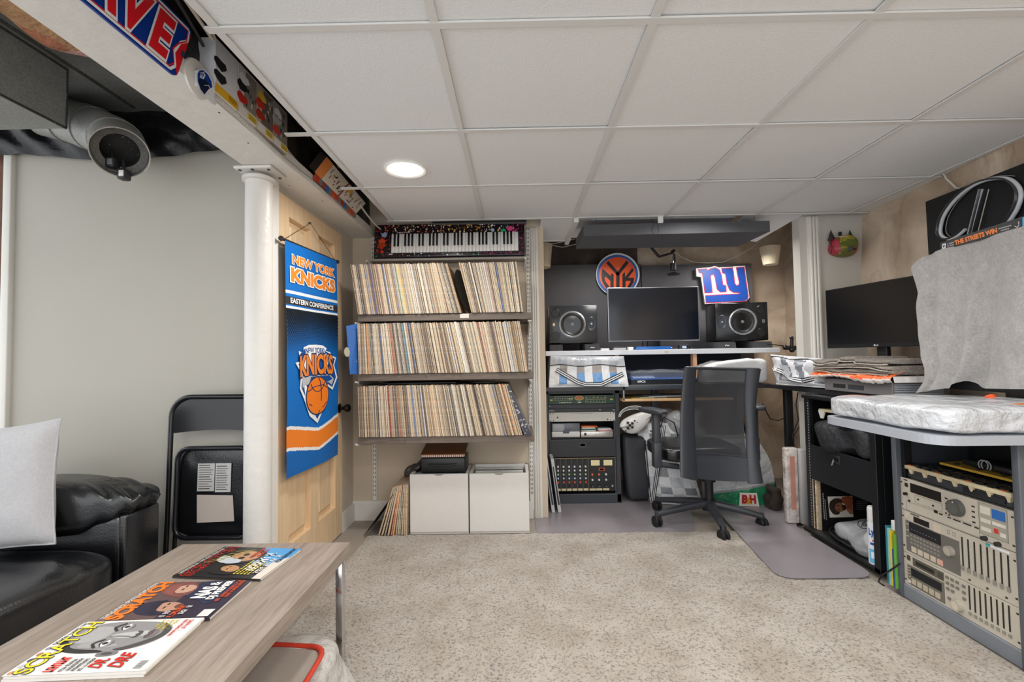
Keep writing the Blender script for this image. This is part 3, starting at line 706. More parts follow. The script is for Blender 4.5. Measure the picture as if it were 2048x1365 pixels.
# ================================================================== THE GAP BESIDE THE BEAM
s_ = thing('street_sign', 'embossed blue and red metal street sign on the beam', 'sign', (-.995, 1.15, 1.97))
b = MB(c='16398f')
zz0, zz1 = 1.965, 2.155
out = roundpoly([(.80, zz0), (1.343, zz0), (1.408, zz1), (.80, zz1)], .02)
b.add([(-.998, y, z) for y, z in out]+[(-.992, y, z) for y, z in out], [list(range(len(out)))[::-1], [i+len(out) for i in range(len(out))]]+[(i, (i+1) % len(out), len(out)+(i+1) % len(out), len(out)+i) for i in range(len(out))])
b.build('plate', P_GLOSS, s_)
b = MB()
def SG(y, z, k=1): return (-.992+k*.0008, y, z)
def ringp(pts, w, c, k):
    m = len(pts)
    for i in range(m):
        a, q = V(pts[i]), V(pts[(i+1) % m]); d_ = (q-a)
        if d_.length < 1e-5: continue
        d_.normalize(); n = V((-d_.y, d_.x))*w/2; b.add([SG(*(a-n), k), SG(*(q-n), k), SG(*(q+n), k), SG(*(a+n), k)], [(0, 1, 2, 3)], c)
inn = [(.80, zz0+.010), (1.315, zz0+.010), (1.335, zz0+.03), (1.330, zz0+.07), (1.355, zz0+.115), (1.385, zz0+.14), (1.392, zz1-.012), (.80, zz1-.012)]
b.add([SG(y, z, 1) for y, z in [(1.343, zz0+.006), (1.405, zz1-.01), (1.385, zz1-.05), (1.356, zz0+.112), (1.333, zz0+.072), (1.338, zz0+.03)]], [[5, 4, 3, 2, 1, 0]], 'd8232c')
ringp(inn, .008, 'eef0f2', 2); ringp([(y-.006 if y > .81 else y, z+(.006 if z < 2.05 else -.006)) for y, z in inn], .004, 'd8232c', 3)
for t, y0_, y1_ in (('A', 1.035, 1.125), ('V', 1.128, 1.208), ('E', 1.236, 1.292)):
    for bold, c_, k in ((.09, 'eef0f2', 4), (.045, 'd8232c', 6)):
        b.txw(t, SG(y0_, 1.992, k), SG(y1_, 1.992, k), SG(y0_+.038, 2.12, k), c_, bold)
b.add([SG(y, z, 5) for y, z in ((1.355, 2.04), (1.368, 2.04), (1.373, 2.06), (1.36, 2.06))], [(0, 1, 2, 3)], '33415e'); b.build('lettering', P_GLOSS, s_, 'red letters A V E with white edges')
# conduit, cables
b = MB(c='cfccc6')
pts = [(-1.006+.012, 1.45+.1*k, 2.008-.001*k+.006*math.sin(k*.9)) for k in range(11)]
b.tube(pts, .010, 8)
o = b.build('armoured_conduit', mat('white_conduit', col='c9c6bf', r=.5, stretch=(1, 30, 1), bump=(9, .9))); tag(o, 'ribbed white cable conduit running along the beam below the picture boxes', 'conduit')
cab = [((-.93, .9, 2.26), (-.9, 1.20, 2.14), (-.97, 1.47, 2.17), 'd8d2c4', 'thick cream cable drooping in the gap beside the street sign'),
       ((-.90, .95, 2.30), (-.86, 1.15, 2.2), (-.97, 1.48, 2.18), 'c9c2b2', 'thin cream cable crossing the gap beside the ceiling edge'),
       ((-.95, 1.05, 2.25), (-.93, 1.3, 2.12), (-1.0, 1.47, 2.15), '26262a', 'black cable hanging in the gap behind the helmet plaque'),
       ((-1.03, 1.99, 2.10), (-1.02, 2.1, 2.07), (-1.03, 2.25, 2.06), 'bfb8ab', 'pale cable sagging between the picture boxes and the bright narrow box'),
       ((-.97, 2.75, 2.14), (-.95, 2.95, 2.04), (-.93, 3.2, 2.03), 'd0cbc2', 'white cable sagging at the far end of the beam')]
for a, m_, e, c_, lab in cab:
    b = MB(c=c_); a, m_, e = V(a), V(m_), V(e); b.tube([a*(1-t)**2+m_*2*t*(1-t)+e*t*t for t in [k/14 for k in range(15)]], .006, 6); o = b.build('ceiling_cable', CABLE); tag(o, lab, 'cable')
b = MB(c='d5d2cc'); b.lathe([(.06, 0), (.058, .006), (.03, .01), (0, .01)], (-1.0, 1.44, 2.02), (1, 0, 0), n=24)
o = b.build('junction_box', P_SATIN); tag(o, 'round white junction box behind the helmet plaque', 'electrical box')
b = MB(c='3b2c25'); b.grid(lambda u, v: (-.93+.13*v+.02*noise.noise((u*20, v*3, 0)), 1.9+1.35*u, 2.16+.07*v+.03*noise.noise((u*14, v*2, 5))), 60, 8, cf=lambda u, v: ('6b5a3c' if noise.noise((u*30, v*4, 2)) > .05 else '241d1a'))
b.grid(lambda u, v: (-1.035+.015*noise.noise((u*30, v*5, 9)), -.9+4.2*u, 2.052+.36*v), 120, 8, cf=lambda u, v: ('2c2622' if noise.noise((u*60, v*4, 2)) > .0 else '15110f'))  # dark sheet added over the beam side, standing in for shade in the gap
o = b.build('crumpled_liner_and_shade', BLKFILM if 0 else mat('liner', r=.5, bump=(12, .7))); tag(o, 'crumpled olive and black liner above the beam end, plus a dark sheet standing in for shade', 'liner')
# helmet plaque
hp = thing('helmet_plaque', 'small blue football helmet plaque with white edge hung on the beam', 'plaque', (-.985, 1.46, 2.01))
b = MB().on('X', -.975, 1, (330, 60, 5.055))
hel = [(318, 430), (340, 400), (385, 395), (440, 440), (485, 530), (505, 610), (500, 680), (525, 740), (510, 765), (470, 745), (430, 700), (395, 660), (350, 600), (320, 520)]
b.lay(0).pp(hel, 'e9e9ea'); b.lay(2).pp([(330, 440), (350, 410), (385, 405), (435, 450), (470, 520), (480, 580), (440, 600), (400, 655), (360, 600), (332, 520)], '1f3f8c')
b.lay(3).pp([(335, 500), (400, 490), (455, 560), (440, 600), (400, 650), (360, 600)], '18203c'); b.lay(4).pp([(350, 430), (395, 425), (410, 460), (390, 500), (355, 480)], 'c9ced8')
b.lay(5).tx('ny', (352, 478), (400, 484), (350, 430), '1f3f8c', .03)
b.lay(4)
for pts_ in ([(400, 560), (440, 560), (500, 680), (515, 750)], [(420, 690), (460, 700), (515, 750)], [(430, 620), (480, 690)], [(400, 660), (450, 640)]): b.stroke(pts_, 6, 'd8d9dc')
b.build('face', P_GLOSS, hp)
b = MB(c='d5d5d5'); p_ = at(330+400/5.055, 60+560/5.055, X=-.98); b.box((-1.0, p_.y-.03, p_.z-.02), (-.977, p_.y+.03, p_.z+.03)); b.build('mount', P_SATIN, hp)
# boxed collectible packages (windows without figures)
bx = [(1.50, 1.625, 'white display box with a yellow corner badge, first of the row on the beam', 'dddde0', 'e3b12e', 0),
      (1.628, 1.745, 'white display box with a red patch, second along the beam', 'd6d1ce', 'e8c94a', 1),
      (1.748, 1.865, 'display box with an orange patch, third along the beam', 'b9a89b', 'e8c94a', 2),
      (1.868, 1.985, 'brownish display box, last of the row before the ceiling bar', 'a39a92', 'e8c94a', 3)]
for y0_, y1_, lab, bc, yc, k_ in bx:
    t = thing('display_box', lab, 'box', (-.99, y0_, 2.018), group='display boxes in the gap beside the beam')
    b = MB(c=bc); b.rbox((-1.04, y0_, 2.016), (-.98, y1_, 2.20), .002, 1, smooth=False); b.build('carton', PRINT, t)
    b = MB()
    def BX(u, v, k=1): return (-.98+k*.0006, y0_+(y1_-y0_)*u, 2.016+.184*v)
    def bp_(pts, c, k=1): b.add([BX(u, v, k) for u, v in pts], [list(range(len(pts)))], c)
    rr = random.Random(k_)
    if k_: 
        bp_([(.25, .2), (1, .2), (1, .95), (.4, .95)], ('8b8178', '8b8178', '6e625a', '857d76')[k_])
        for _ in range(9): x_, z_ = rr.uniform(.3, .9), rr.uniform(.25, .85); bp_([(x_, z_), (x_+.1, z_-.02), (x_+.12, z_+.09), (x_+.02, z_+.08)], rr.choice(('a59b90', '5f544c', 'c3bcb2', '3b3432')), 2)
    for q_ in range(3): x_, z_ = (.2, .2, .3)[q_], (.58, .34, .75)[q_]; bp_([(x_+.28*math.cos(a), z_+.1*math.sin(a)*(1+.3*math.sin(3*a+k_))) for a in [2*PI*j/9 for j in range(9)]], (('2a2a2c', '2a2a2c', 'e0dfe0'), ('2a2a2c', 'c23028', 'efeeee'), ('d8402a', 'b03524', 'e8c04a'), ('b9b5b4', 'c9463a', 'e6e2de'))[k_][q_], 3)
    bp_([(.0, .0), (1, .0), (1, .17), (0, .17)], yc if k_ == 0 else 'dcd8d2', 3)
    bp_([(.5, .03), (.97, .03), (.97, .16), (.5, .16)], yc, 4)
    for q_ in range(3): bp_([(.55, .05+q_*.035), (.92, .05+q_*.035), (.92, .065+q_*.035), (.55, .065+q_*.035)], '5e4d1c', 5)
    b.build('artwork', PRINT, t)
# bright narrow book box
t = thing('graphic_box', 'long narrow box with graffiti lettering leaning out over the beam', 'box', (-1.0, 2.5, 2.05))
A0, A1, A2, A3 = V((-.985, 2.27, 2.055)), V((-.985, 2.86, 2.03)), V((-.945, 2.93, 2.12)), V((-.945, 2.32, 2.155))
b = MB(c='d9cdb9'); of = V((-.03, 0, .03)); b.hexa([A0+of, A1+of, A1, A0, A3+of, A2+of, A2, A3], '3b312c'); b.build('carton', PRINT, t)
b = MB()
def GB(u, v, k=1): return (A0*(1-u)+A1*u)*(1-v)+(A3*(1-u)+A2*u)*v+V((.0007*k, 0, -.0004*k))
def gp(pts, c, k=1): b.add([GB(u, v, k) for u, v in pts], [list(range(len(pts)))], c)
gp([(0, 0), (1, 0), (1, 1), (0, 1)], 'd9cfc0'); gp([(0, 0), (.14, 0), (.14, 1), (0, 1)], 'e08a4a', 2)
rg_ = random.Random(5)
for k in range(34):
    u_ = .15+.8*rg_.random(); v_ = .1+.6*rg_.random(); w_ = rg_.choice((.006, .01, .014)); h_ = rg_.uniform(.12, .34)
    gp([(u_, v_), (u_+w_, v_), (u_+w_+.01, v_+h_), (u_+.01, v_+h_)] if k % 3 else [(u_, v_), (u_+w_*4, v_), (u_+w_*4, v_+.07), (u_, v_+.07)], rg_.choice(('7a2a26', '4b4642', '7a2a26', '6d645c', '2c2a2e', 'b9813a')), 3)
gp([(.5, .02), (.525, .02), (.525, .98), (.5, .98)], '8b3730', 3); gp([(.55, .6), (.66, .6), (.66, .92), (.55, .92)], 'e0b73a', 2)
b.build('artwork', PRINT, t)
b = MB(c='6b6660')
for k in range(14):
    y_ = 2.28+k*.042; b.hexa([(-.992, y_, 2.02-.001*k), (-.992, y_+.04, 2.02-.001*k), (-.985, y_+.04, 2.02-.001*k), (-.985, y_, 2.02-.001*k), (-.99, y_, 2.05-.001*k), (-.99, y_+.04, 2.05-.001*k), (-.982, y_+.04, 2.05-.001*k), (-.982, y_, 2.05-.001*k)], ('c8432c', '7b7a74', 'a83b2c', '3b62a8', '6e7a6c', 'd2502f')[k % 6])
o = b.build('coloured_strip', PRINT); tag(o, 'red and grey printed strip lying under the graffiti box', 'box')

# ================================================================== BANNER
bn = thing('wall_banner', 'blue New York Knicks cloth banner hanging from a rod on the pine door', 'banner', (-1.125, 2.6, .55))
BX_ = -1.118
b = MB(c='2a2320'); b.cyl((BX_, 2.215, 1.712), (BX_, 2.905, 1.745), .007); b.lathe([(.007, 0), (.012, .004), (.012, .012), (0, .016)], (BX_, 2.905, 1.745), (0, 1, .05)); b.lathe([(.007, 0), (.012, .004), (.012, .012), (0, .016)], (BX_, 2.215, 1.712), (0, -1, -.05)); b.build('rod', P_SATIN, bn)
b = MB(c='5b4a3c'); b.tube([(BX_, 2.24, 1.715), (BX_-.01, 2.55, 1.885), (BX_, 2.88, 1.745)], .0018, 5); b.lathe([(0, 0), (.006, 0), (.006, .012), (0, .012)], (BX_-.02, 2.55, 1.885), (1, 0, 0)); b.build('cord', CABLE, bn)
def BN(u, v):
    """u 0..1 along the door, v 0..1 from the top down"""
    zt_ = 1.708+.035*u; zb = .555-.015*u+.0; z = zt_+(zb-zt_)*v
    y = 2.228+.652*u+.03*v
    x = BX_+.008+.012*v*math.sin(u*7+v*4)*.6+.010*noise.noise((u*3, v*4, 0))*v
    return V((x, y, z))
BNM = mat('printed_satin', r=.5, bump=(6, .35, .02), spec=.25)
BLUE = '0f6fc4'
def bcol(u, v):
    dip = .045*max(0, 1-abs(u-.55)/.5)
    w = v-dip
    if .782 < w < .797 or .873 < w < .887: return 'f1efec'
    if .797 <= w <= .873: return 'f0842c'
    if .208 < v < .221 or .274 < v < .285: return 'eef0f2'
    if .232 < v < .266: return '35353a'
    if v >= .285 and v < .5:
        return None
    return BLUE if v < .9 else '1767b4'
b = MB(c=BLUE)
def bcf(u, v):
    c = bcol(u, v)
    if c: return c
    t_ = max(0, min(1, (v-.285)/.19-.35*abs(u-.45)+.05)); return mixc('26323e', BLUE, t_)
b.grid(BN, 60, 300, cf=bcf)
NL = .0025
def BK(u, v, k=1): return BN(u, v)+V((NL+.0006*k, 0, 0))
def bq(pts, c, k=1): b.add([BK(u, v, k) for u, v in pts], [list(range(len(pts)))], c)
for j in range(26):                                    # halftone dots fading down the cloth
    v_ = .290+j*.0088
    for i in range(31):
        u_ = .015+(i+.5*(j % 2))/31.2
        edge = .16*abs(u_-.45); r_ = .5-.5*((j/25)-edge*1.1-.02)
        r_ = max(0, min(.62, (1-(j/26)*1.0+edge*1.3)*.62))
        if r_ > .06: bq([(u_+.0165*r_*1.25*math.cos(a), v_+.0045*r_*1.9*math.sin(a)) for a in [2*PI*q/8 for q in range(8)]], '16202a', 1)
def btx(t, u0, v0, u1, v1, c, k, bold=0, arch=0, sl=0):
    vs, fs = glyphs(t, bold)
    b.add([BK(u0+(u1-u0)*x, v1+(v0-v1)*y-arch*(1-(2*x-1)**2), k) for x, y in vs], fs, c)
btx('NEW YORK', .10, .050, .92, .090, 'f4f2ee', 2, .085); btx('NEW YORK', .10, .050, .92, .090, 'ef8a2e', 4, .03)
btx('KNICKS', .08, .108, .92, .166, 'f4f2ee', 2, .11); btx('KNICKS', .08, .108, .92, .166, 'ef8a2e', 4, .05)
btx('EASTERN CONFERENCE', .06, .238, .88, .260, 'f2f2f2', 2, .03)
# crest
def L_(px, py): return ((px-122)/318*1.0*.97, .285+(py-150)*.00092+.0)
def crest(pts, c, k): bq([((x-128)/312, .288+(y-155)*.000845) for x, y in pts], c, k)
OUT = [(215, 345), (245, 332), (290, 330), (330, 335), (352, 350), (345, 365), (375, 372), (390, 395), (418, 405), (402, 450), (425, 525), (385, 595), (352, 570), (345, 640), (320, 700), (288, 765), (245, 715), (215, 620), (190, 560), (200, 480), (168, 425), (192, 420), (186, 365), (212, 372)]
crest(OUT, 'f1f3f4', 5)
crest([(222, 352), (246, 342), (290, 340), (330, 345), (340, 365), (372, 382), (386, 402), (408, 412), (394, 450), (412, 522), (383, 578), (350, 556), (335, 640), (312, 695), (288, 742), (250, 700), (225, 615), (200, 555), (210, 480), (184, 432), (202, 432), (196, 378)], '1c4f96', 6)
crest([(222, 350), (246, 340), (290, 338), (330, 343), (338, 378), (290, 370), (225, 384)], 'f1f3f4', 7)
crest([(205, 500), (365, 500), (395, 530), (378, 565), (355, 545), (220, 545), (205, 560)], 'bfc3c8', 7)
btx('NEW YORK', .31, .453, .66, .478, '1c4f96', 8, .03, .004)
def crt(t, x0, y0, x1, y1, c, k, bold): btx(t, (x0-128)/312, .288+(y0-155)*.000845, (x1-128)/312, .288+(y1-155)*.000845, c, k, bold, .006)
crt('KNICKS', 192, 392, 388, 500, '17325e', 9, .09); crt('KNICKS', 192, 392, 388, 500, 'f08a34', 10, .04)
def cell(cx, cy, rx, ry, c, k, a0=0, a1=2*PI): return [(cx+rx*math.cos(a0+(a1-a0)*i/28), cy+ry*math.sin(a0+(a1-a0)*i/28)) for i in range(29)]
crest(cell(288, 612, 66, 108, 0, 0), '17325e', 9); crest(cell(288, 612, 61, 101, 0, 0), 'f07f22', 10)
def cst(pts, w, c, k):
    for i in range(len(pts)-1):
        a, q = V(pts[i]), V(pts[i+1]); d_ = (q-a).normalized(); n = V((-d_.y, d_.x))*w/2; crest([a-n, q-n, q+n, a+n], c, k)
cst(cell(288, 612, 20, 100, 0, 0, -PI/2, PI/2), 4.5, '17325e', 11); cst([(232, 585), (270, 560), (320, 555), (342, 575)], 4.5, '17325e', 11); cst([(240, 650), (280, 680), (320, 680), (338, 655)], 4.5, '17325e', 11); cst(cell(288, 500, 44, 90, 0, 0, .5, PI-.5), 4.5, '17325e', 11)
b.build('cloth', BNM, bn, 'blue cloth with orange lettering, crest and orange chevron')

# ================================================================== SHELVING
SX0, SX1, SYF = -.975, .090, 2.87
for x, lab in ((-1.01, 'white slotted shelf standard beside the pine door'), (.093, 'white slotted shelf standard at the desk end of the record shelves')):
    b = MB(c='dedcd7'); b.box((x-.014, 3.306, .14 if x < 0 else .06), (x+.014, 3.32, 2.04))
    for k in range(62):
        z = .17+k*.0305
        for s2 in (-.006, .006): b.box((x+s2-.0017, 3.3045, z), (x+s2+.0017, 3.307, z+.017), '3c3a38')
    o = b.build('shelf_standard', P_SATIN); tag(o, lab, 'shelf rail', 'slotted rails carrying the record shelves')
shz = [(1.401, 1.405, 'upper'), (1.030, 1.040, 'middle'), (.648, .652, 'lowest')]
zs = []
for (zl, zr, nm) in shz:
    t = thing('record_shelf', f'dark wooden {nm} board packed with vinyl records', 'shelf', (-.45, 3.1, zl-.045), group=None)
    b = MB(); z = (zl+zr)/2; zs.append(z); b.rbox((SX0-.005, SYF+.005, z-.042), (SX1+.01, 3.29, z-.001), .002, 1, smooth=False); b.build('board', SHELFW, t)
    for x in (-1.01+.0, .093):
        q = MB(c='d8d6d2'); xx = max(min(x, .085), -.995); q.hexa([(xx-.004, 2.93, z-.062), (xx+.004, 2.93, z-.062), (xx+.004, 3.31, z-.12), (xx-.004, 3.31, z-.12), (xx-.004, 2.93, z-.043), (xx+.004, 2.93, z-.043), (xx+.004, 3.31, z-.043), (xx-.004, 3.31, z-.043)]); q.rbox((xx-.012, 2.90, z-.055), (xx+.012, 2.96, z-.043), .003); q.build('bracket', P_SATIN, t)
    if nm == 'upper': q = MB(c='cfc9c0'); q.box((-.345, SYF+.003, z-.030), (-.29, SYF+.0055, z-.004)); q.build('price_tag', PRINT, t, 'small pale paper tag')
# pale top shelf for the keyboard
t = thing('keyboard_shelf', 'pale narrow board near the ceiling carrying the paint-splashed keyboard', 'shelf', (-.5, 3.2, 1.80))
b = MB(c='a9a298'); b.rbox((-1.02, 3.20, 1.806), (.075, 3.315, 1.822), .002); b.build('board', P_MATTE, t)
for x in (-1.0, .07):
    q = MB(c='d8d6d2'); q.hexa([(x-.004, 3.12, 1.785), (x+.004, 3.12, 1.785), (x+.004, 3.31, 1.73), (x-.004, 3.31, 1.73), (x-.004, 3.12, 1.80), (x+.004, 3.12, 1.80), (x+.004, 3.31, 1.80), (x-.004, 3.31, 1.80)]); q.build('bracket', P_SATIN, t)
# ------------------------------------------------------------------ records
CAT = {'cream': ['d8c6aa', 'dccbb2', 'cbb496', 'd2bc9c', 'e0d2ba', 'd6c0a0'], 'tan': ['a5835f', '967654', 'b08d68'], 'white': ['e6e2da', 'dedad2'], 'grey': ['9a9894', '85848a', 'adaaa6'],
       'black': ['2c2a2a', '3a3638'], 'brown': ['6e4f3c', '7e5c46'], 'red': ['b83a30', 'a84438'], 'blue': ['3d62a4', '5a82b8'], 'orange': ['d8803c'], 'green': ['5f7f62'], 'purple': ['6a4f80'], 'teal': ['2f8ea4'], 'pink': ['c89090'], 'yellow': ['dcc064']}
WT = [('cream', 38), ('tan', 15), ('white', 8), ('grey', 11), ('black', 8), ('brown', 7), ('red', 3), ('blue', 3), ('orange', 1.4), ('green', 1), ('purple', .8), ('teal', .6), ('pink', 1.5), ('yellow', .8)]
def interp(tab, x):
    for (a, b_), (c_, d_) in zip(tab, tab[1:]):
        if x <= c_: return b_+(d_-b_)*(x-a)/(c_-a)
    return tab[-1][1]
def record(x, y, z, t, lean, colr, h=.315, dpt=.315, seed=0):
    rr = random.Random(seed)
    b = MB(T=Matrix.Translation((x, y, z)))
    n = max(3, int(t/.0028)); edges = [0]+sorted(rr.uniform(.12, .88) for _ in range(n-1))+[1]
    for k in range(n):
        a, e = edges[k]*t, edges[k+1]*t; jy = rr.uniform(0, .0018); hh = h-rr.uniform(0, .006)
        base = colr if k % 2 else rr.choice(('d6c3a6', 'dfd0b8', 'c4ab8a', 'a08a72', '5f5248', '3a3432', 'cdb798', 'e6dac6', '8f8880', 'b0a698', 'd8c8ae', '4a4644'))
        cf = mixc(base, 'd0bc9e', rr.uniform(0, .2))
        sh = -lean
        vs = [(a, jy, 0), (e, jy, 0), (e, dpt, 0), (a, dpt, 0), (a+sh*hh, jy, hh), (e+sh*hh, jy, hh), (e+sh*hh, dpt, hh), (a+sh*hh, dpt, hh)]
        b.hexa(vs, cf)
    return b
LEAN = [[(0, .15), (.25, .17), (.5, .20), (.60, .28), (.70, .24), (.85, .17), (1, .11)], [(0, .03), (.25, .13), (.5, .18), (.63, .22), (.85, .19), (1, .14)], [(0, .03), (.25, .07), (.5, .14), (.75, .21), (1, .27)]]
XR = [(-.972, .043), (-.968, .068), (-.968, .030)]
rows = ('upper', 'middle', 'lowest'); counts = {}; made = []
rsd = 0
for s3 in range(3):
    x0, x1 = XR[s3]; z = zs[s3]+.0015; x = x0; rr = random.Random(50+s3)
    while x < x1-.004:
        t_ = min(rr.choice((.007, .009, .010, .011, .012, .014, .016)), x1-x); u = (x-x0)/(x1-x0); ln = interp(LEAN[s3], u)
        if s3 == 0 and .615 < u < .675: x += .062; continue
        cat = rr.choices([w_[0] for w_ in WT], [w_[1] for w_ in WT])[0]
        sp = {0: {.03: 'black'}, 1: {.21: 'red', .76: 'red', .63: 'white'}, 2: {.06: 'blue', .15: 'blue', .54: 'brown', .77: 'red', .5: 'orange'}}[s3]
        for k_, c_ in list(sp.items()):
            if abs(u-k_) < .007: cat = c_
        if s3 == 1 and cat == 'white' and abs(u-.63) < .007: t_ = .026
        rsd += 1
        mb = record(x, SYF-.006+rr.uniform(-.006, .005), z, t_-.0004, ln, rr.choice(CAT[cat]), .315-rr.uniform(0, .004), .315, rsd)
        o = mb.build('vinyl_record_sleeve', SLEEVE); made.append((o, s3, cat)); counts[(s3, cat)] = counts.get((s3, cat), 0)+1
        x += t_
print('records', len(made), counts)
for o, s3, cat in made:
    shade = {'cream': 'worn cream-edged', 'tan': 'tan-edged', 'white': 'white-spined', 'grey': 'grey-spined', 'black': 'black-spined', 'brown': 'brown-spined'}.get(cat, cat+'-spined')
    tag(o, f'{shade} record sleeve leaning in the row on the {rows[s3]} dark shelf', 'record', f'{shade} records on the {rows[s3]} shelf')
# bare disc in the upper row
b = MB(c='141416'); T_ = Matrix.Translation((-.330, 3.02, zs[0]+.153)) @ Matrix.Rotation(math.radians(-15), 4, 'Y') @ Matrix.Rotation(math.radians(-12), 4, 'Z'); b.T = T_
b.lathe([(0, 0), (.004, .001), (.05, .001), (.052, .0016), (.15, .0012), (.1515, 0), (.15, -.0012), (.05, -.001), (0, 0)], (0, 0, 0), (1, 0, 0), n=64)
o = b.build('vinyl_disc', mat('pressed_vinyl', col='121214', r=.22, bump=(90, .1))); tag(o, 'bare black vinyl disc sticking out of a gap in the upper record row', 'record')
b = MB(c='0f1012'); b.lathe([(0, 0), (.15, 0), (.15, .002), (0, .002)], (-.21, 3.03, zs[2]+.322), (.03, 0, 1), n=48); o = b.build('vinyl_disc', P_GLOSS); tag(o, 'bare black vinyl disc lying flat on top of the lowest record row', 'record')
b = MB(c='17171a'); b.rbox((-.86, 2.93, zs[2]+.318), (-.38, 3.2, zs[2]+.328), .003); o = b.build('record_bag', P_SATIN); tag(o, 'thin black folder lying on top of the lowest record row', 'folder')
b = MB(c='d6d0c6'); b.rbox((-.90, 3.0, zs[1]+.318), (-.62, 3.2, zs[1]+.326), .002); o = b.build('paper_folder', PRINT); tag(o, 'pale folder lying on the middle record row', 'folder')
# blue sleeve at the end of the middle row
t = thing('blue_record_sleeve', 'blue record sleeve turned outwards at the door end of the middle row', 'record', (-1.0, 2.9, zs[1]))
b = MB(c='2c63ac'); q_ = [V((-1.022, 2.86, zs[1]+.003)), V((-.975, 2.90, zs[1]+.003)), V((-.985, 2.90, zs[1]+.316)), V((-1.045, 2.86, zs[1]+.300))]
b.hexa([q_[0], q_[1], q_[1]+V((0, .3, 0)), q_[0]+V((-.0, .3, 0)), q_[3], q_[2], q_[2]+V((0, .3, 0)), q_[3]+V((0, .3, 0))]); b.build('jacket', PRINT, t)
b = MB()
def BS(u, v, k=1): return (q_[0]*(1-u)+q_[1]*u)*(1-v)+(q_[3]*(1-u)+q_[2]*u)*v+V((0, -.0008*k, 0))
for k in range(11):
    v_ = .74-k*.05; b.add([BS(x_, y_) for x_, y_ in ((.5, v_), (.78, v_-.01), (.76, v_+.03), (.52, v_+.035))], [(0, 1, 2, 3)], 'd8c9bd' if k % 3 else 'c8503c')
b.add([BS(-.1+.26*math.cos(a), .46+.1*math.sin(a), 2) for a in [2*PI*i/20 for i in range(20)]], [list(range(20))], 'a9a48e'); b.build('print', PRINT, t)
# tilted dark sleeve at the end of the lowest row
b = MB(c='2e2b36'); b.hexa([(.04, 2.86, zs[2]), (.085, 2.86, zs[2]), (.085, 3.17, zs[2]), (.04, 3.17, zs[2]), (-.062, 2.86, zs[2]+.30), (-.050, 2.86, zs[2]+.31), (-.05, 3.17, zs[2]+.31), (-.062, 3.17, zs[2]+.30)]); o = b.build('vinyl_record_sleeve', mat('wrapped_sleeve', r=.2, specks=(60, .58, 'c9c4cc', .7))); tag(o, 'dark shrink-wrapped record sleeve slumped at the end of the lowest row', 'record')
# ------------------------------------------------------------------ leaning records on the floor
cols_ = ['1d1e1f', 'a8927a', 'c9b190', '7d7468', 'd6bc98', 'b4453a', 'd8923c', '8e8a84', 'e0cfb2', '4f4a4a', 'bfa07c', 'c8ac86', 'b2987a']
nms = ['large black sleeve', 'tan sleeve', 'cream sleeve', 'dull grey sleeve', 'pale cream sleeve', 'red and pink sleeve', 'orange sleeve', 'mid grey sleeve', 'ivory sleeve', 'charcoal sleeve', 'brownish sleeve', 'sand-coloured sleeve', 'beige sleeve']
xf = [-.985, -.895, -.875, -.855, -.835, -.816, -.802, -.786, -.772, -.760, -.748, -.734, -.720]; xt = [-.80, -.800, -.789, -.779, -.770, -.762, -.754, -.747, -.741, -.735, -.728, -.721, -.713]
for k in range(13):
    hh = math.sqrt(max(.01, .315**2-(xt[k]-xf[k])**2)); w_ = .004 if k == 0 else .011; yy = 2.99+.004*(k % 3); zz_ = .012
    b = MB(); lay_ = 1 if k == 0 else 3
    for j in range(lay_):
        a, e = w_*j/lay_, w_*(j+1)/lay_-.0005
        b.hexa([(xf[k]+a, yy, zz_), (xf[k]+e, yy, zz_), (xf[k]+e, yy+.30, zz_), (xf[k]+a, yy+.30, zz_), (xt[k]+a, yy, zz_+hh), (xt[k]+e, yy, zz_+hh), (xt[k]+e, yy+.30, zz_+hh), (xt[k]+a, yy+.30, zz_+hh)], cols_[k] if j != 1 else ('e2d2b8' if k else '1d1e1f'))
    o = b.build('vinyl_record_sleeve', SLEEVE if k else P_SATIN); tag(o, f'{nms[k]} leaning on the floor against the white crate', 'record', 'records leaning against the white crate')
# ------------------------------------------------------------------ white crates
def crate(x0, x1, lab):
    t = thing('record_crate', lab, 'crate', ((x0+x1)/2, 3.16, 0), group='white record crates under the shelves')
    b = MB(c='d4d1cc'); b.rbox((x0, 3.02, .018), (x1, 3.036, .385), .002, 1, smooth=False); b.build('front', P_MATTE, t)
    b = MB(c='dcd9d4'); b.box((x0, 3.036, .018), (x0+.018, 3.30, .385)); b.box((x1-.018, 3.036, .018), (x1, 3.30, .385)); b.box((x0, 3.285, .018), (x1, 3.30, .385)); b.box((x0, 3.03, .003), (x1, 3.30, .03)); b.build('sides', P_SATIN, t)
    b = MB(c='8d8a86'); cx = (x0+x1)/2; b.add([(cx+.03*math.cos(a), 3.0195, .385-.010*math.sin(a)) for a in [PI*i/12 for i in range(13)]], [list(range(13))]); b.build('finger_notch', P_MATTE, t)
crate(-.697, -.323, 'white open record crate with a black case standing on its records')
crate(-.315, .065, 'white open record crate with clear-topped records inside')
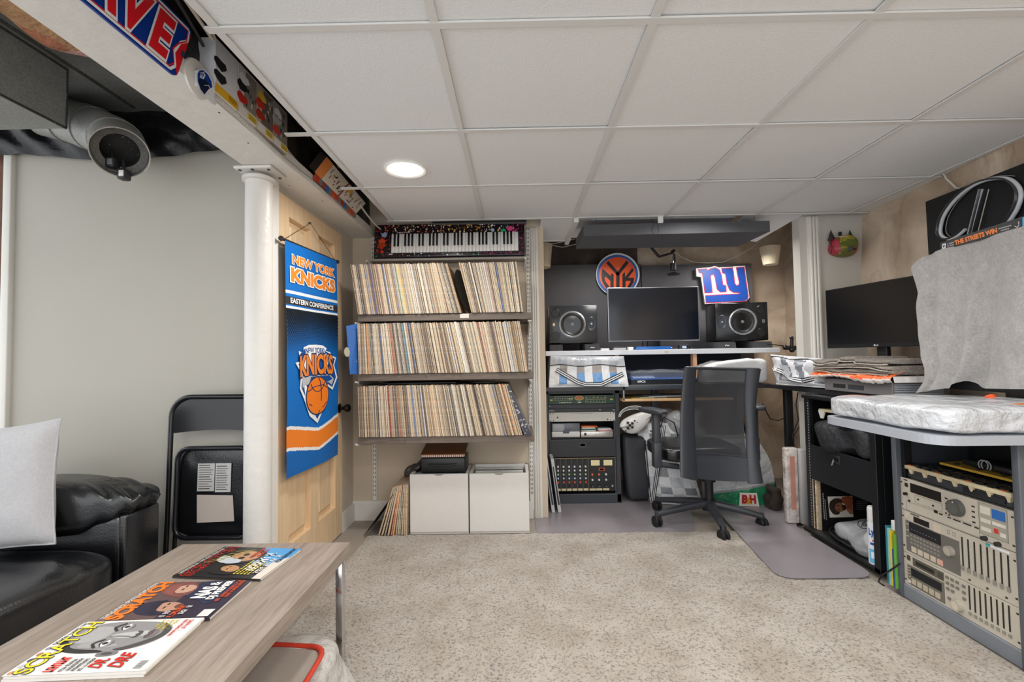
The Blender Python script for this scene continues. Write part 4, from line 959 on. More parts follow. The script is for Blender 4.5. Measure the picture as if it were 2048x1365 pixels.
for k in range(9):
    for (xa, cc) in ((-.67, ['5f9a52', '8b6a4c', '7c9ac0', '8aa05a', '6b3f30', '3b4a6c', 'd6cfc0', 'a87c5a', '4c4440'][k]), (-.285, ['151515', 'd9d0a8', 'b9bfb0', 'cfd4d0', 'e6e6e2', '2c2c2c', 'cfc8b0', 'c8ccd2', 'b9c0c6'][k])):
        y_ = 3.045+k*.024; b = MB(c=cc); b.hexa([(xa, y_, .03), (xa+.315, y_, .03), (xa+.315, y_+.012, .03), (xa, y_+.012, .03), (xa, y_+.006, .372-.004*(k == 0)), (xa+.315, y_+.006, .372), (xa+.315, y_+.018, .372), (xa, y_+.018, .372)])
        o = b.build('vinyl_record_sleeve', PRINT); w1 = 'crate below the black case' if xa < -.5 else 'crate next to the slotted rail'
        tag(o, f'record sleeve filed upright inside the white {w1}', 'record', f'records inside the white {w1}')
cs = thing('black_case', 'black hard case with a handle standing on the white crate', 'case', (-.49, 3.15, .385))
b = MB(c='1c1e1f'); b.rbox((-.635, 3.07, .379), (-.345, 3.27, .478), .008, 2); b.build('shell', P_SATIN, cs)
b = MB(c='26292a'); b.tube([(-.585, 3.068, .435), (-.54, 3.055, .435), (-.44, 3.055, .435), (-.40, 3.068, .435)], .011, 8, flat=.6); b.build('handle', P_SATIN, cs)
nb = thing('spiral_notebook', 'brown spiral-bound notebook with white pages lying on the black case', 'notebook', (-.49, 3.15, .48))
b = MB(c='7a4a2c'); b.T = Matrix.Translation((-.49, 3.06, .482)) @ Matrix.Rotation(math.radians(10), 4, 'X')
b.box((-.145, 0, .018), (.145, .22, .022), '80502f'); b.build('cover', PRINT, nb)
b = MB(T=Matrix.Translation((-.49, 3.06, .482)) @ Matrix.Rotation(math.radians(10), 4, 'X')); b.box((-.14, .004, .002), (.14, .215, .018), 'ece4da')
for k in range(22): b.box((-.138+k*.0128, -.001, .003), (-.133+k*.0128, .005, .019), 'a3604a')
b.build('pages', PRINT, nb)
b = MB(c='33302e'); b.soft((-.69, 3.14, .405), (.15, .10, .05), .8, 12, amp=.03, fr=24, fn=lambda q: (q[0]-.0, q[1], q[2]+(q[0]+.68)*.6)); o = b.build('cable_bundle', mat('crumpled_black', r=.4, bump=(40, .8))); tag(o, 'crumpled black strap bundle slung between the black case and the leaning records', 'strap')

# ------------------------------------------------------------------ keyboard
kb = thing('music_keyboard', 'keyboard controller splashed with coloured paint, propped up near the ceiling', 'keyboard', (-.5, 3.15, 1.825))
K0 = at(746, 518, Y=3.20); K1 = at(1050, 512, Y=3.20); K3 = at(742, 452, Y=3.24)
ku = (K1-K0); kw = ku.length; ku.normalize(); kvv = (K3-K0); kh = .252; kvv = (kvv-ku*kvv.dot(ku)).normalized(); kn = ku.cross(kvv)
K0.z = max(K0.z, 1.826)
KM = Matrix(((ku.x, kvv.x, kn.x, K0.x), (ku.y, kvv.y, kn.y, K0.y), (ku.z, kvv.z, kn.z, K0.z), (0, 0, 0, 1)))
b = MB(T=KM, c='241c20'); b.rbox((0, 0, -.055), (kw, kh, .0), .014, 3)
rr = random.Random(11)
def splash(x, y, r, c, k):
    b.add([(x+r*(.6+.5*rr.random())*math.cos(a), y+r*(.6+.5*rr.random())*math.sin(a), .0004+k*.00015) for a in [2*PI*i/9 for i in range(9)]], [list(range(9))], c)
x0k, x1k, y0k, y1k = .118*kw, .958*kw, .035, .175
for _ in range(1100):
    x = rr.uniform(.01, kw-.01); y = rr.uniform(.01, kh-.01)
    if x0k-.006 < x < x1k+.006 and y0k-.006 < y < y1k+.006: continue
    u = x/kw
    pal = ('d8402c', 'e8602c', 'c93a2a', '8b8fb0') if u < .12 else ('e8dcc6', 'c86a4a', 'e6c9a0', 'c9b8a8', 'a8523a') if u < .45 else ('e8c070', 'd8a03c', 'f0e0b8', 'c98a3a') if u < .72 else ('dcb04a', '8fb6d8', 'e6e2da') if u < .85 else ('e04a8a', '3aa070', 'e8589a', 'c03a70')
    if y < .03: pal = ('2b7a5c', 'e6e6e6', '7a3060') if u < .75 else ('8a2f6c', 'b0407c')
    if u > .96: pal = ('8a2f6c', 'a83a78')
    splash(x, y, rr.choice((.002, .003, .004, .007)), rr.choice(pal), rr.randint(1, 6))
for x, y, r, c in ((.055, .12, .028, 'e0512c'), (.06, .10, .022, 'e8702c'), (.06, .08, .018, 'd8342a'), (.075, .17, .022, '9ea9c9'), (.06, .045, .014, 'e03a2a'), (.86*kw, .18, .022, '34a878'), (.90*kw, .2, .024, 'e0508c'), (.93*kw, .17, .02, 'd84a84'), (.79*kw, .19, .016, 'a9c4e0')): splash(x, y, r, c, 8)
b.txw('NEKTAR', KM.inverted() @ (KM @ V((.155*kw, .182, .0022))), V((.24*kw, .182, .0022)), V((.155*kw, .190, .0022)), 'd9d5d0', .01)
b.build('body', P_GLOSS, kb)
nk = 36; kwid = (x1k-x0k)/nk
for i in range(nk):
    q = MB(T=KM, c='eceae6'); q.rbox((x0k+i*kwid+.0006, y0k, -.01), (x0k+(i+1)*kwid-.0006, y1k, .006), .0015, 1); q.build('white_key', P_GLOSS, kb)
for i in range(nk-1):
    if i % 7 in (0, 1, 3, 4, 5):
        q = MB(T=KM, c='1b1b1d'); xc = x0k+(i+1)*kwid; q.rbox((xc-kwid*.27, y0k+.046, .004), (xc+kwid*.27, y1k, .014), .002, 2); q.build('black_key', P_GLOSS, kb)
b = MB(c='17181b'); b.soft((-.245, 3.25, 2.083), (.66, .12, .045), .25, 10, amp=.004, fr=8); o = b.build('keyboard_bag', FABRIC); tag(o, 'black padded keyboard bag squeezed between keyboard and ceiling', 'bag')
# recessed ceiling light
dl = thing('recessed_downlight', 'round glowing recessed downlight in the ceiling tiles', 'light', (-.53, 2.25, 2.05))
b = MB(c='efeee9'); b.lathe([(.075, .004), (.1, -.004), (.102, .0), (.1, .004)], (-.53, 2.25, 2.05), n=40); b.build('trim_ring', P_MATTE, dl)
b = MB(c='ffffff'); b.lathe([(0, .001), (.076, .001)], (-.53, 2.25, 2.047), n=40); b.build('lens', mat('glowing_lens', col='ffffff', emit=('fff6e8', 9)), dl)
# ================================================================== DESK ALCOVE
DW = 'e9eaec'
# black desk with white raised shelf
dk = thing('studio_desk', 'black L-shaped studio desk under the white monitor shelf', 'desk', (1.2, 3.8, 0))
b = MB(c='212226')
def dslab(pts, z0, z1, c, name, par, m=P_SATIN):
    q = MB(c=c); n = len(pts); q.add([(x, y, z1) for x, y in pts], [list(range(n))]); q.add([(x, y, z0) for x, y in pts], [list(range(n))[::-1]]); q.add([(x, y, z) for z in (z0, z1) for x, y in pts], [(i, (i+1) % n, n+(i+1) % n, n+i) for i in range(n)]); return q.build(name, m, par)
dslab([(.215, 3.46), (.78, 3.46), (.80, 3.52), (1.86, 3.48), (1.87, 2.20), (2.235, 2.20), (2.34, 3.16), (1.925, 3.16), (1.925, 4.15), (.215, 4.15)], .872, .900, '2a2a2d', 'desk_top', dk)
for x, y in ((.26, 4.1), (1.925, 3.36), (1.88, 4.1)):
    q = MB(c='141518'); q.rbox((x-.025, y-.02, 0), (x+.025, y+.02, .872), .003); q.build('leg', P_SATIN, dk)
# pull-out tray
q = MB(c='3d4249'); q.rbox((.80, 3.50, .868), (1.35, 3.52, .908), .003); q.build('front_rail', P_SATIN, dk)
for x in (.80, 1.33):
    q = MB(c='8f9296'); q.box((x-.006, 3.53, .79), (x+.006, 3.56, .875)); q.build('tray_hanger', METAL, dk)
q = MB(c='c9a070'); q.rbox((.79, 3.53, .782), (1.62, 3.95, .802), .002); q.build('tray', wood_mat('tray_pine', 'd9b488', 'b98c5c', axis=0), dk, 'pale wooden pull-out tray')
q = MB(c='5d646d'); q.rbox((1.09, 3.80, .0), (1.14, 3.84, .87), .003); q.build('centre_leg', P_SATIN, dk)
for k, (x, w_, c_) in enumerate(((.86, .17, 'c9b052'), (.93, .2, 'b8bcc2'), (1.0, .24, 'dfe2e4'), (1.1, .2, '8f959c'))):
    b = MB(c=c_); b.box((x, 3.545+.01*k, .803+.0045*k), (x+w_, 3.75, .807+.0045*k)); o = b.build('paper_sheet', PRINT)
    tag(o, ('yellow sheet under the loose papers on the wooden tray', 'light grey sheet among the papers on the wooden tray', 'white sheet on the wooden tray under the desk', 'dark grey booklet topping the papers on the wooden tray')[k], 'paper', 'papers on the wooden tray')
ws = thing('monitor_shelf', 'white raised desk shelf carrying the speakers and the screen', 'shelf', (1.1, 3.8, .9))
b = MB(c='d5d8de'); b.rbox((.225, 3.60, 1.133), (2.02, 4.0, 1.170), .002, 1, smooth=False); b.build('board', P_SATIN, ws)
for x in (.775, 1.375): 
    q = MB(); q.box((x-.012, 3.63, .90), (x+.018, 3.68, 1.133)); q.build('upright', wood_mat('post_pine', 'd8a988', 'b07c5a', axis=2), ws, 'bare wooden upright')
q = MB(c='1c2230'); q.box((.30, 3.985, .90), (1.9, 4.0, 1.133)); q.build('back_panel', P_MATTE, ws)
q = MB(c='d3bb92'); q.box((1.135, 3.5985, 1.145), (1.165, 3.5998, 1.157)); q.build('sticker', PRINT, ws, 'small beige sticker')
# acoustic panels
for x0, x1, z0, z1, lab in ((.225, 1.115, 1.18, 1.945, 'dark grey acoustic panel standing behind the shelf by the record wall'), (1.125, 2.10, 1.18, 1.930, 'dark grey acoustic panel behind the screen and the ny sign')):
    b = MB(c='5a585b'); b.rbox((x0, 4.15, z0-.28), (x1, 4.21, z1), .008, 2); b.rbox((x0+.0, 4.148, z0), (x1, 4.15, z1), .0005); o = b.build('acoustic_panel', FOAM); tag(o, lab, 'acoustic panel')
# hanging cloud
hc = thing('ceiling_baffle', 'black acoustic baffle box hanging on wires below the ceiling tiles', 'acoustic panel', (1.07, 3.35, 1.91))
b = MB(c='55575b'); b.hexa([(.462, 3.10, 1.930), (1.70, 3.10, 1.938), (1.665, 3.48, 1.928), (.458, 3.48, 1.933), (.462, 3.10, 2.005), (1.70, 3.10, 2.010), (1.665, 3.48, 2.0), (.458, 3.48, 2.005)]); b.build('panel', FOAM, hc)
b = MB(c='28282a'); 
for x in (.55, .93, 1.62): b.tube([(x, 3.14, 2.0), (x, 3.14, 2.052)], .0015, 5)
b.tube([(.93, 3.094, 2.005), (.915, 3.094, 1.955), (.945, 3.094, 1.915), (.96, 3.094, 1.955), (.955, 3.094, 2.01)], .0013, 5)
b.tube([(.50, 3.095, 2.04), (.53, 3.1, 2.012), (.60, 3.1, 2.01), (.72, 3.1, 2.035), (.85, 3.1, 2.03), (.95, 3.095, 2.012), (1.0, 3.09, 2.06)], .0013, 5)
b.build('hanging_wire', CABLE, hc)
b = MB(c='e6e6e4'); b.rbox((.955, 3.085, 2.005), (.99, 3.098, 2.05), .002); o = b.build('hanging_tag', P_SATIN); tag(o, 'small white wired tag clipped at the ceiling edge above the baffle', 'tag')
# pot shaped lamps
def cream_pot(cx, cy, z0, z1, r0, r1, lab):
    b = MB(); prof = [(r0*.8, z0+.012-z0), (r0, 0), (r0+.002, .004)]+[(r0+(r1-r0)*k/8, (z1-z0)*k/8) for k in range(1, 9)]+[(r1*.9, z1-z0), (0, z1-z0)]
    b.lathe([(0, .012)]+prof, (cx, cy, z0), n=40, c='cdbfa4'); 
    for k in range(40):
        a = 2*PI*k/40
        b.tube([(cx+(r0+.0005)*math.cos(a), cy+(r0+.0005)*math.sin(a), z0+.006), (cx+(r1+.0005)*math.cos(a), cy+(r1+.0005)*math.sin(a), z1-.003)], .0016, 4, 'd8cab0')
    o = b.build('ribbed_pot', mat('cream_enamel', r=.5)); tag(o, lab, 'pot'); return o
p_ = at(1078, 490, Y=3.95); q_ = at(1092, 536, Y=3.95); cream_pot(.235, 3.95, q_.z-.0, p_.z+.0, .062, .082, 'ribbed cream pot hanging in the alcove corner beside the record wall')
p_ = at(1540, 494, Y=3.9); q_ = at(1540, 530, Y=3.9); cream_pot(p_.x, 3.9, q_.z, p_.z, .055, .078, 'ribbed cream pot hanging below the ceiling near the fluted white post')
# wires along the stone wall
b = MB(c='cfcabf'); pts = [at(x, y, Y=4.12) for x, y in ((1345, 500), (1362, 514), (1385, 524), (1415, 526), (1445, 525), (1475, 512), (1500, 498), (1520, 482))]; b.tube(pts, .004, 6); o = b.build('wall_wire', CABLE); tag(o, 'white wire sagging across the stone above the ny sign', 'cable')
b = MB(c='cfcabf'); pts = [at(x, y, Y=4.1) for x, y in ((1085, 484), (1105, 488), (1125, 484), (1150, 478))]; b.tube(pts, .004, 6); b.tube([at(x, y, Y=4.1) for x, y in ((1100, 490), (1125, 495), (1155, 488), (1180, 480))], .0035, 6); o = b.build('wall_wire', CABLE); tag(o, 'white wires drooping in the dark gap by the hanging cream pot near the records', 'cable')
# --------------------------------------------------------------- round NYK sign
ny = thing('round_team_sign', 'round orange sign with black NYK letters and a blue rim', 'sign', (.9, 4.13, 1.65))
c_ = at(1235, 550, Y=4.13); b = MB(c='2f5fa8'); R_ = .188
b.lathe([(0, 0), (R_+.004, 0), (R_+.004, .012), (0, .012)], c_+V((0, 0, 0)), (0, -1, 0), n=72, c='dfe0e2'); b.build('disc', P_SATIN, ny)
b = MB().on('Y', c_.y-.0125, -1, (1060, 420, 6.827)); b.lay(1).ell(1193, 890, 282, 276, '1f5fae', 72); b.lay(2).ell(1195, 888, 250, 243, 'ee5a26', 72)
b.lay(3); K_ = '1c1a1c'
b.stroke([(1200, 868), (1200, 1125)], 46, K_); b.stroke([(1065, 722), (1200, 876)], 44, K_); b.stroke([(1325, 716), (1200, 876)], 44, K_)
b.pp([(985, 808), (1000, 812), (1105, 905), (1105, 868), (1142, 880), (1142, 1130), (1098, 1120), (1098, 972), (1028, 905), (1020, 945), (1035, 985), (1078, 1040), (1078, 1110), (1020, 1040), (985, 975), (975, 900)], K_)
b.pp([(1262, 880), (1298, 850), (1298, 918), (1398, 795), (1415, 830), (1340, 928), (1422, 928), (1415, 985), (1382, 1045), (1335, 1090), (1335, 1040), (1372, 985), (1375, 970), (1312, 970), (1305, 985), (1305, 1115), (1262, 1128)], K_)
b.build('artwork', P_SATIN, ny, 'black NYK lettering on an orange disc')
# --------------------------------------------------------------- ny sign
gy = thing('ny_sign', 'blue lowercase ny letter sign with red and white outline leaning behind the speaker', 'sign', (1.8, 4.12, 1.58))
OUTL = [(352, 572), (490, 560), (535, 548), (575, 562), (590, 560), (700, 556), (712, 556), (722, 550), (828, 546), (872, 856), (860, 872), (838, 890), (790, 897), (440, 918), (400, 655), (356, 648)]
b = MB().on('Y', 4.10, -1, (1320, 420, 4.875)); b.lay(0).pp(OUTL, 'e3e2e3')
n_ = len(OUTL); f_ = [b.w(p) for p in OUTL]; g_ = [p+V((0, .022, 0)) for p in f_]; b.add(f_+g_, [(i, (i+1) % n_, n_+(i+1) % n_, n_+i) for i in range(n_)], 'cfcdc6'); b.build('backing', P_SATIN, gy)
NN = [(375, 582), (452, 578), (462, 592), (500, 574), (540, 566), (578, 588), (598, 640), (612, 735), (640, 740), (644, 798), (588, 800), (558, 772), (538, 655), (522, 625), (490, 640), (508, 805), (440, 808), (420, 640), (412, 615), (385, 612)]
YY = [(604, 575), (704, 568), (712, 600), (728, 720), (745, 742), (768, 735), (776, 710), (760, 640), (748, 566), (818, 562), (858, 840), (852, 868), (828, 884), (780, 890), (452, 904), (446, 838), (775, 822), (778, 806), (720, 804), (680, 780), (655, 720), (640, 625), (610, 612)]
def grow(pts, d):
    out = []; m = len(pts); ar = sum(pts[i][0]*pts[(i+1) % m][1]-pts[(i+1) % m][0]*pts[i][1] for i in range(m)); s_ = 1 if ar > 0 else -1
    for i in range(m):
        p, a, q = V(pts[i]), V(pts[i-1]), V(pts[(i+1) % m]); e1 = (p-a).normalized(); e2 = (q-p).normalized(); n1 = V((e1.y, -e1.x)); n2 = V((e2.y, -e2.x)); n = (n1+n2)
        n = n.normalized() if n.length > 1e-3 else n1; k = d/max(.5, n.dot(n1)); out.append(tuple(p+n*k*s_))
    return out
b = MB().on('Y', 4.10, -1, (1320, 420, 4.875))
for P_ in (NN, YY): b.lay(2).pp(grow(P_, 7), 'c23048'); b.lay(4).pp(P_, '14459c')
b.build('letters', P_SATIN, gy, 'blue n and y with red edges')
# --------------------------------------------------------------- mic on boom
mc = thing('microphone_boom', 'black boom arm with a microphone hanging upside down above the screen', 'microphone', (1.3, 3.95, 1.75))
Yb = 3.95; pt = lambda x, y: at(x, y, Y=Yb)
b = MB(c='17171a'); b.tube([V((pt(1290, 480).x, Yb, 2.42)), pt(1290, 480), pt(1306, 500), pt(1318, 514)], .012, 8); b.tube([pt(1318, 514), pt(1346, 506)], .009, 8); b.cyl(pt(1346, 503)+V((0, -.02, 0)), pt(1346, 503)+V((0, .02, 0)), .014); b.tube([pt(1348, 508), pt(1350, 524)], .008, 8); b.build('arm', P_SATIN, mc)
b = MB(c='d5d6d8'); b.cyl(pt(1346, 512), pt(1346, 527), .006, n=12); b.build('chrome_stem', CHROME, mc)
b = MB(c='1c1c1f'); b.cyl(pt(1347, 527), pt(1347, 541), .027, n=20); b.lathe([(0, 0), (.05, .004), (.055, .01), (.02, .024), (0, .024)], pt(1347, 551), n=24); b.build('head', P_SATIN, mc)
# --------------------------------------------------------------- speakers
def speaker(x0, x1, z0, z1, yf, flip, rz, lab):
    w, h = x1-x0, z1-z0; t = thing('studio_monitor_speaker', lab, 'speaker', ((x0+x1)/2, yf, z0), rz, 'studio speakers on the white shelf'); T = WM[t.name]
    b = MB(T=T, c='0e1013' if flip else '303336'); b.rbox((-w/2, 0, 0), (w/2, .30, h), .004, 2); b.build('cabinet', P_GLOSS, t)  # lighter cabinet colour paints in a grey reflection on the unflipped speaker
    s_ = -1 if flip else 1; cx = -.02*w*s_
    b = MB(T=T)
    b.lathe([(.100, 0), (.105, -.005), (.095, -.008), (.088, -.002)], (cx, -.002, h*.50), (0, 1, 0), n=48, c='a9acb0')
    for k in range(6): a = PI/4+k*PI/3; b.lathe([(0, -.0085), (.003, -.008)], (cx+.099*math.cos(a), -.002, h*.5+.099*math.sin(a)), (0, 1, 0), n=8, c='3a3b3e')
    wr_ = b.build('woofer_ring', METAL, t)
    b = MB(T=T); b.lathe([(.088, -.002), (.082, -.007), (.075, -.001)], (cx, -.003, h*.5), (0, 1, 0), n=48, c='26282b'); b.lathe([(.075, -.001), (.03, .03), (.026, .026)], (cx, -.004, h*.5), (0, 1, 0), n=48, c='34373b'); b.lathe([(.026, .026), (.022, .012), (.012, .004), (0, .001)], (cx, -.004, h*.5), (0, 1, 0), n=32, c='7c8188'); b.build('woofer_cone', P_SATIN, wr_)
    tx = .375*w*s_; b = MB(T=T); b.lathe([(.036, -.001), (.034, -.004), (.02, .004), (.009, .002), (.007, -.002), (0, -.003)], (0, 0, 0), (0, 1, 0), n=40, c='3d4650', T=Matrix.Translation((tx, -.003, h*.5)) @ Matrix.Diagonal((1, 1, 1.55, 1)))
    b.lathe([(.007, -.005), (0, -.006)], (tx, -.003, h*.5), (0, 1, 0), n=16, c='b9bcc0'); b.build('tweeter', P_SATIN, t)
    for sz in (.2, .8):
        px = -.365*w*s_; b = MB(T=T); b.lathe([(.034, -.001), (.032, -.003), (.028, .02)], (px, -.001, h*sz), (0, 1, 0), n=32, c='1c1d20'); b.lathe([(.029, .0), (0, .0)], (px, -.0008, h*sz), (0, 1, 0), n=32, c='030304'); b.build('bass_port', P_SATIN, t)
    b = MB(T=T); px = -.41*w*s_; b.box((px-.007, -.0012, h*.46), (px+.010, -.0006, h*.54), 'c9a77c' if not flip else '9a9da2'); b.box((px-.003, -.0016, h*.48), (px+.006, -.0012, h*.52), 'efe9de' if not flip else '30343a'); b.build('badge', PRINT, t)
    return t
speaker(.262, .640, 1.232, 1.529, 3.68, False, 0, 'glossy black studio speaker on its side at the record shelf end')
speaker(1.585, 1.975, 1.232, 1.531, 3.70, True, math.radians(-8), 'glossy black studio speaker on its side below the ny sign')
for k, (x0, x1, y_, lab) in enumerate(((.262, .36, 3.66, 'grey foam wedge under the port end of the speaker nearer the records'), (.535, .645, 3.66, 'grey foam wedge with a small logo beside the white gadgets'), (1.56, 1.70, 3.66, 'grey foam wedge with a swirl logo below the ny sign speaker'), (1.84, 1.98, 3.66, 'grey foam wedge at the outer end of the ny sign speaker'))):
    t = thing('speaker_pad', lab, 'speaker pad', ((x0+x1)/2, y_, 1.17), group='foam pads under the speakers'); b = MB(c='3b3b3e'); b.hexa([(x0, y_-.03, 1.17), (x1, y_-.03, 1.17), (x1, y_+.30, 1.17), (x0, y_+.30, 1.17), (x0, y_-.015, 1.220), (x1, y_-.015, 1.220), (x1, y_+.30, 1.231), (x0, y_+.30, 1.231)]); b.build('wedge', FOAM, t)
    if k in (1, 2): q = MB(); xm = (x0+x1)/2; q.tube([(xm-.015, y_-.027, 1.19), (xm-.005, y_-.0275, 1.198), (xm+.004, y_-.0275, 1.191), (xm+.016, y_-.027, 1.195)], .0022, 5, 'e3e3e3'); q.build('logo', P_SATIN, t)
# --------------------------------------------------------------- screen
mn = thing('flat_screen', 'large flat screen with thin silver bezel in the middle of the white shelf', 'monitor', (1.09, 3.72, 1.17))
m0, m1, m2 = at(1217, 684, Y=3.70), at(1400, 683, Y=3.70), at(1217, 576, Y=3.70)
x0, x1, z0, z1 = m0.x, m1.x, m0.z, m2.z
b = MB(c='9fa3a8'); b.rbox((x0, 3.70, z0), (x1, 3.735, z1), .003, 2); b.build('frame', METAL, mn)
b = MB(c='090b10'); b.box((x0+.007, 3.6985, z0+.007), (x1-.007, 3.7005, z1-.007)); b.build('screen', mat('dark_mirror_glass', col='0c1420', r=.12, spec=.6), mn)
b = MB(c='16171a'); b.rbox((1.05, 3.74, 1.17), (1.15, 3.78, 1.4), .004); b.rbox((.93, 3.68, 1.170), (1.27, 3.86, 1.180), .004); b.build('stand', P_SATIN, mn)
# small things on the shelf
def small(name, lab, cat, fn, m=P_SATIN, grp=None):
    b = MB(); fn(b); o = b.build(name, m); tag(o, lab, cat, grp); return o
small('white_gadget', 'small white box beside the foam wedge on the shelf', 'gadget', lambda b: b.rbox((.655, 3.63, 1.170), (.72, 3.69, 1.186), .004, c='dcdcdc'))
small('usb_dock', 'low silver and black dock lying below the screen corner', 'gadget', lambda b: (b.rbox((.755, 3.62, 1.170), (.85, 3.68, 1.192), .006, c='b9babd'), b.rbox((.75, 3.618, 1.188), (.855, 3.682, 1.195), .003, c='3a3a3c')))
small('white_adapter', 'small white adapter block beside the blue stand', 'gadget', lambda b: b.rbox((.865, 3.62, 1.170), (.905, 3.67, 1.193), .004, c='e6e6e4'))
st = thing('figure_stand', 'empty low blue stepped stand in front of the screen', 'stand', (1.0, 3.64, 1.17))
b = MB(c='1f5fa8'); b.rbox((.925, 3.625, 1.170), (1.205, 3.68, 1.186), .003); b.rbox((.932, 3.632, 1.186), (1.198, 3.675, 1.194), .002, c='2a70c0'); b.build('block', P_GLOSS, st)
small('desk_clock', 'small black clock with a pale display under the screen edge', 'clock', lambda b: (b.rbox((1.262, 3.63, 1.170), (1.335, 3.67, 1.203), .003, c='141a26'), b.box((1.283, 3.6285, 1.178), (1.315, 3.631, 1.196), 'b9cbe6')))
small('black_dongle', 'small black puck between the clock and the foam wedge', 'gadget', lambda b: b.cyl((1.36, 3.65, 1.17), (1.36, 3.65, 1.185), .016, c='17191b', n=16))
ta = thing('clamp_stand', 'small black ball-jointed clamp standing at the end of the white shelf', 'clamp', (1.98, 3.6, 1.17))
b = MB(c='141416')
pz = lambda x, y: at(x, y, Y=3.5)
b.tube([pz(1583, 700), pz(1584, 676)], .012, 8); b.tube([pz(1568, 696), pz(1600, 696)], .016, 8)
for x, y, r in ((1583, 676, .014), (1584, 686, .011), (1570, 695, .018), (1598, 695, .018), (1584, 700, .02), (1608, 699, .02)): b.soft(pz(x, y), (r*2, r*2, r*2), 1, 6)
b.tube([pz(1535, 689), pz(1568, 692)], .004, 6)
b.build('joints', P_GLOSS, ta)
# --------------------------------------------------------------- zip bags
def stripes(b, pts, w, off=.002, cs=('16181c', 'e9ebee', '16181c', 'e9ebee', '16181c')):
    """a webbing strap of black and white stripes along pts (world)"""
    for k, c_ in enumerate(cs):
        o_ = (k-(len(cs)-1)/2)*w/len(cs)
        for a, q in zip(pts, pts[1:]):
            a, q = V(a), V(q); d_ = (q-a).normalized(); n = d_.cross(V((0, -1, 0))).normalized(); h_ = w/len(cs)/2
            b.add([a+n*(o_-h_)+V((0, -off, 0)), q+n*(o_-h_)+V((0, -off, 0)), q+n*(o_+h_)+V((0, -off, 0)), a+n*(o_+h_)+V((0, -off, 0))], [(0, 1, 2, 3)], c_)
ZB = mat('clear_zip_vinyl', r=.2, alpha=.93, bump=(26, .5, .02))
def zipbag(name, lab, P4, dep, cf, strap=None, amp=.012, top='b9bcc2', grp='black and white striped clear zip bags', zipv=.7):
    """P4: world corners of the front bl, br, tr, tl"""
    bl, br, tr_, tl = [V(p) for p in P4]; t = thing(name, lab, 'bag', ((bl.x+br.x)/2, (bl.y+br.y)/2, min(bl.z, br.z)), group=grp)
    nrm = (br-bl).cross(tl-bl).normalized(); 
    if nrm.y > 0: nrm = -nrm
    def fr(u, v, o=0):
        p = (bl*(1-u)+br*u)*(1-v)+(tl*(1-u)+tr_*u)*v; e = min(u, 1-u, v, 1-v)
        return p+nrm*(amp*noise.noise((u*4, v*3, 2.3))+.02*min(1, e*8)+o)
    b = MB(); b.grid(fr, 40, 24, cf=cf); b.build('front_panel', ZB, t)
    b = MB(c=top); back = V((0, dep, 0))
    b.grid(lambda u, v: fr(u, 1)*(1-v)+(fr(u, 1)+back+V((0, 0, -.01*math.sin(PI*u))))*v, 16, 4); b.grid(lambda u, v: fr(0, u)*(1-v)+(fr(0, u)+back)*v, 8, 4); b.grid(lambda u, v: fr(1, u)*(1-v)+(fr(1, u)+back)*v, 8, 4)
    b.grid(lambda u, v: fr(u, v)+back, 6, 6); b.build('body', ZB, t)
    b = MB(c='26282c'); b.tube([fr(u/24, zipv+.03*math.sin(u*.5), .003) for u in range(25)], .0035, 6); b.build('zipper', P_SATIN, t)
    for v_ in (0, 1): b = MB(); b.tube([fr(u/24, v_, .002*(1-v_)) for u in range(25)], .003, 5, 'e8eaee'); b.build('piping', P_SATIN, t)
    if strap:
        sp_ = []
        for (a0_, c0_), (a1_, c1_) in zip(strap, strap[1:]): sp_ += [(a0_+(a1_-a0_)*j/6, c0_+(c1_-c0_)*j/6) for j in range(6)]
        b = MB(); stripes(b, [fr(u, max(v, .06), .012) for u, v in sp_+[strap[-1]]], .034); b.build('strap', P_SATIN, t)
    return t, fr
def chk1(u, v):
    if v > .72: return 'aab0b8' if (int(u*9) % 2) else 'bcc1c8'
    i = int((u-.02)*9.3); j = 0 if v > .45 else 1
    if v < .08: return 'dfe3e8'
    return ('a59f9b' if j == 0 else '6fa3dc') if i % 2 else 'eceef1'
zipbag('clear_zip_bag', 'clear zip bag with blue and white checks on the desk below the speaker', [(.235, 3.475, .902), (.825, 3.475, .900), (.80, 3.50, 1.118), (.255, 3.50, 1.128)], .4, chk1, [(.08, .56), (.22, .36), (.36, .14), (.5, .03), (.62, .03), (.78, .22), (.95, .42)])
def chk2(u, v):
    k = u*6+.35*math.sin(v*4+u*9); return '7c818b' if int(k) % 2 and v > .12 else 'e3e5e9'
zipbag('clear_zip_bag', 'clear zip bag with grey and white stripes at the corner of the desk', [(1.79, 3.25, .915), (1.905, 2.86, .908), (1.92, 2.90, 1.08), (1.80, 3.32, 1.115)], .0, chk2, [(.0, .55), (.2, .42), (.35, .22), (.6, .16), (.8, .30), (1.0, .42)], amp=.02, zipv=.93)
zb2 = [o for o in C.objects if o.get('label', '').startswith('clear zip bag with grey')][0]
b = MB(c='c9ccd2'); b.soft((2.0, 3.1, .995), (.30, .42, .17), .4, 12, amp=.02, fr=9); b.build('contents', ZB, zb2)
b = MB(c='c2c3c5')
def pouchf(q): q = V(q); q.z += .035*max(-.8, min(.6, (q.x-1.55)*4))*(1 if q.z > .95 else 0); return q
b.soft((1.63, 3.60, .980), (.48, .20, .175), .28, 24, amp=.030, fr=9, fn=pouchf); b.tube([pouchf((1.40+.38*k/12, 3.497, .925+.0*k)) for k in range(13)], .003, 5, 'e6e6e6')
o = b.build('grey_fabric_pouch', mat('canvas_pouch', r=.8, bump=(30, .6, .01))); tag(o, 'pale grey soft pouch on the desk behind the office chair', 'pouch')
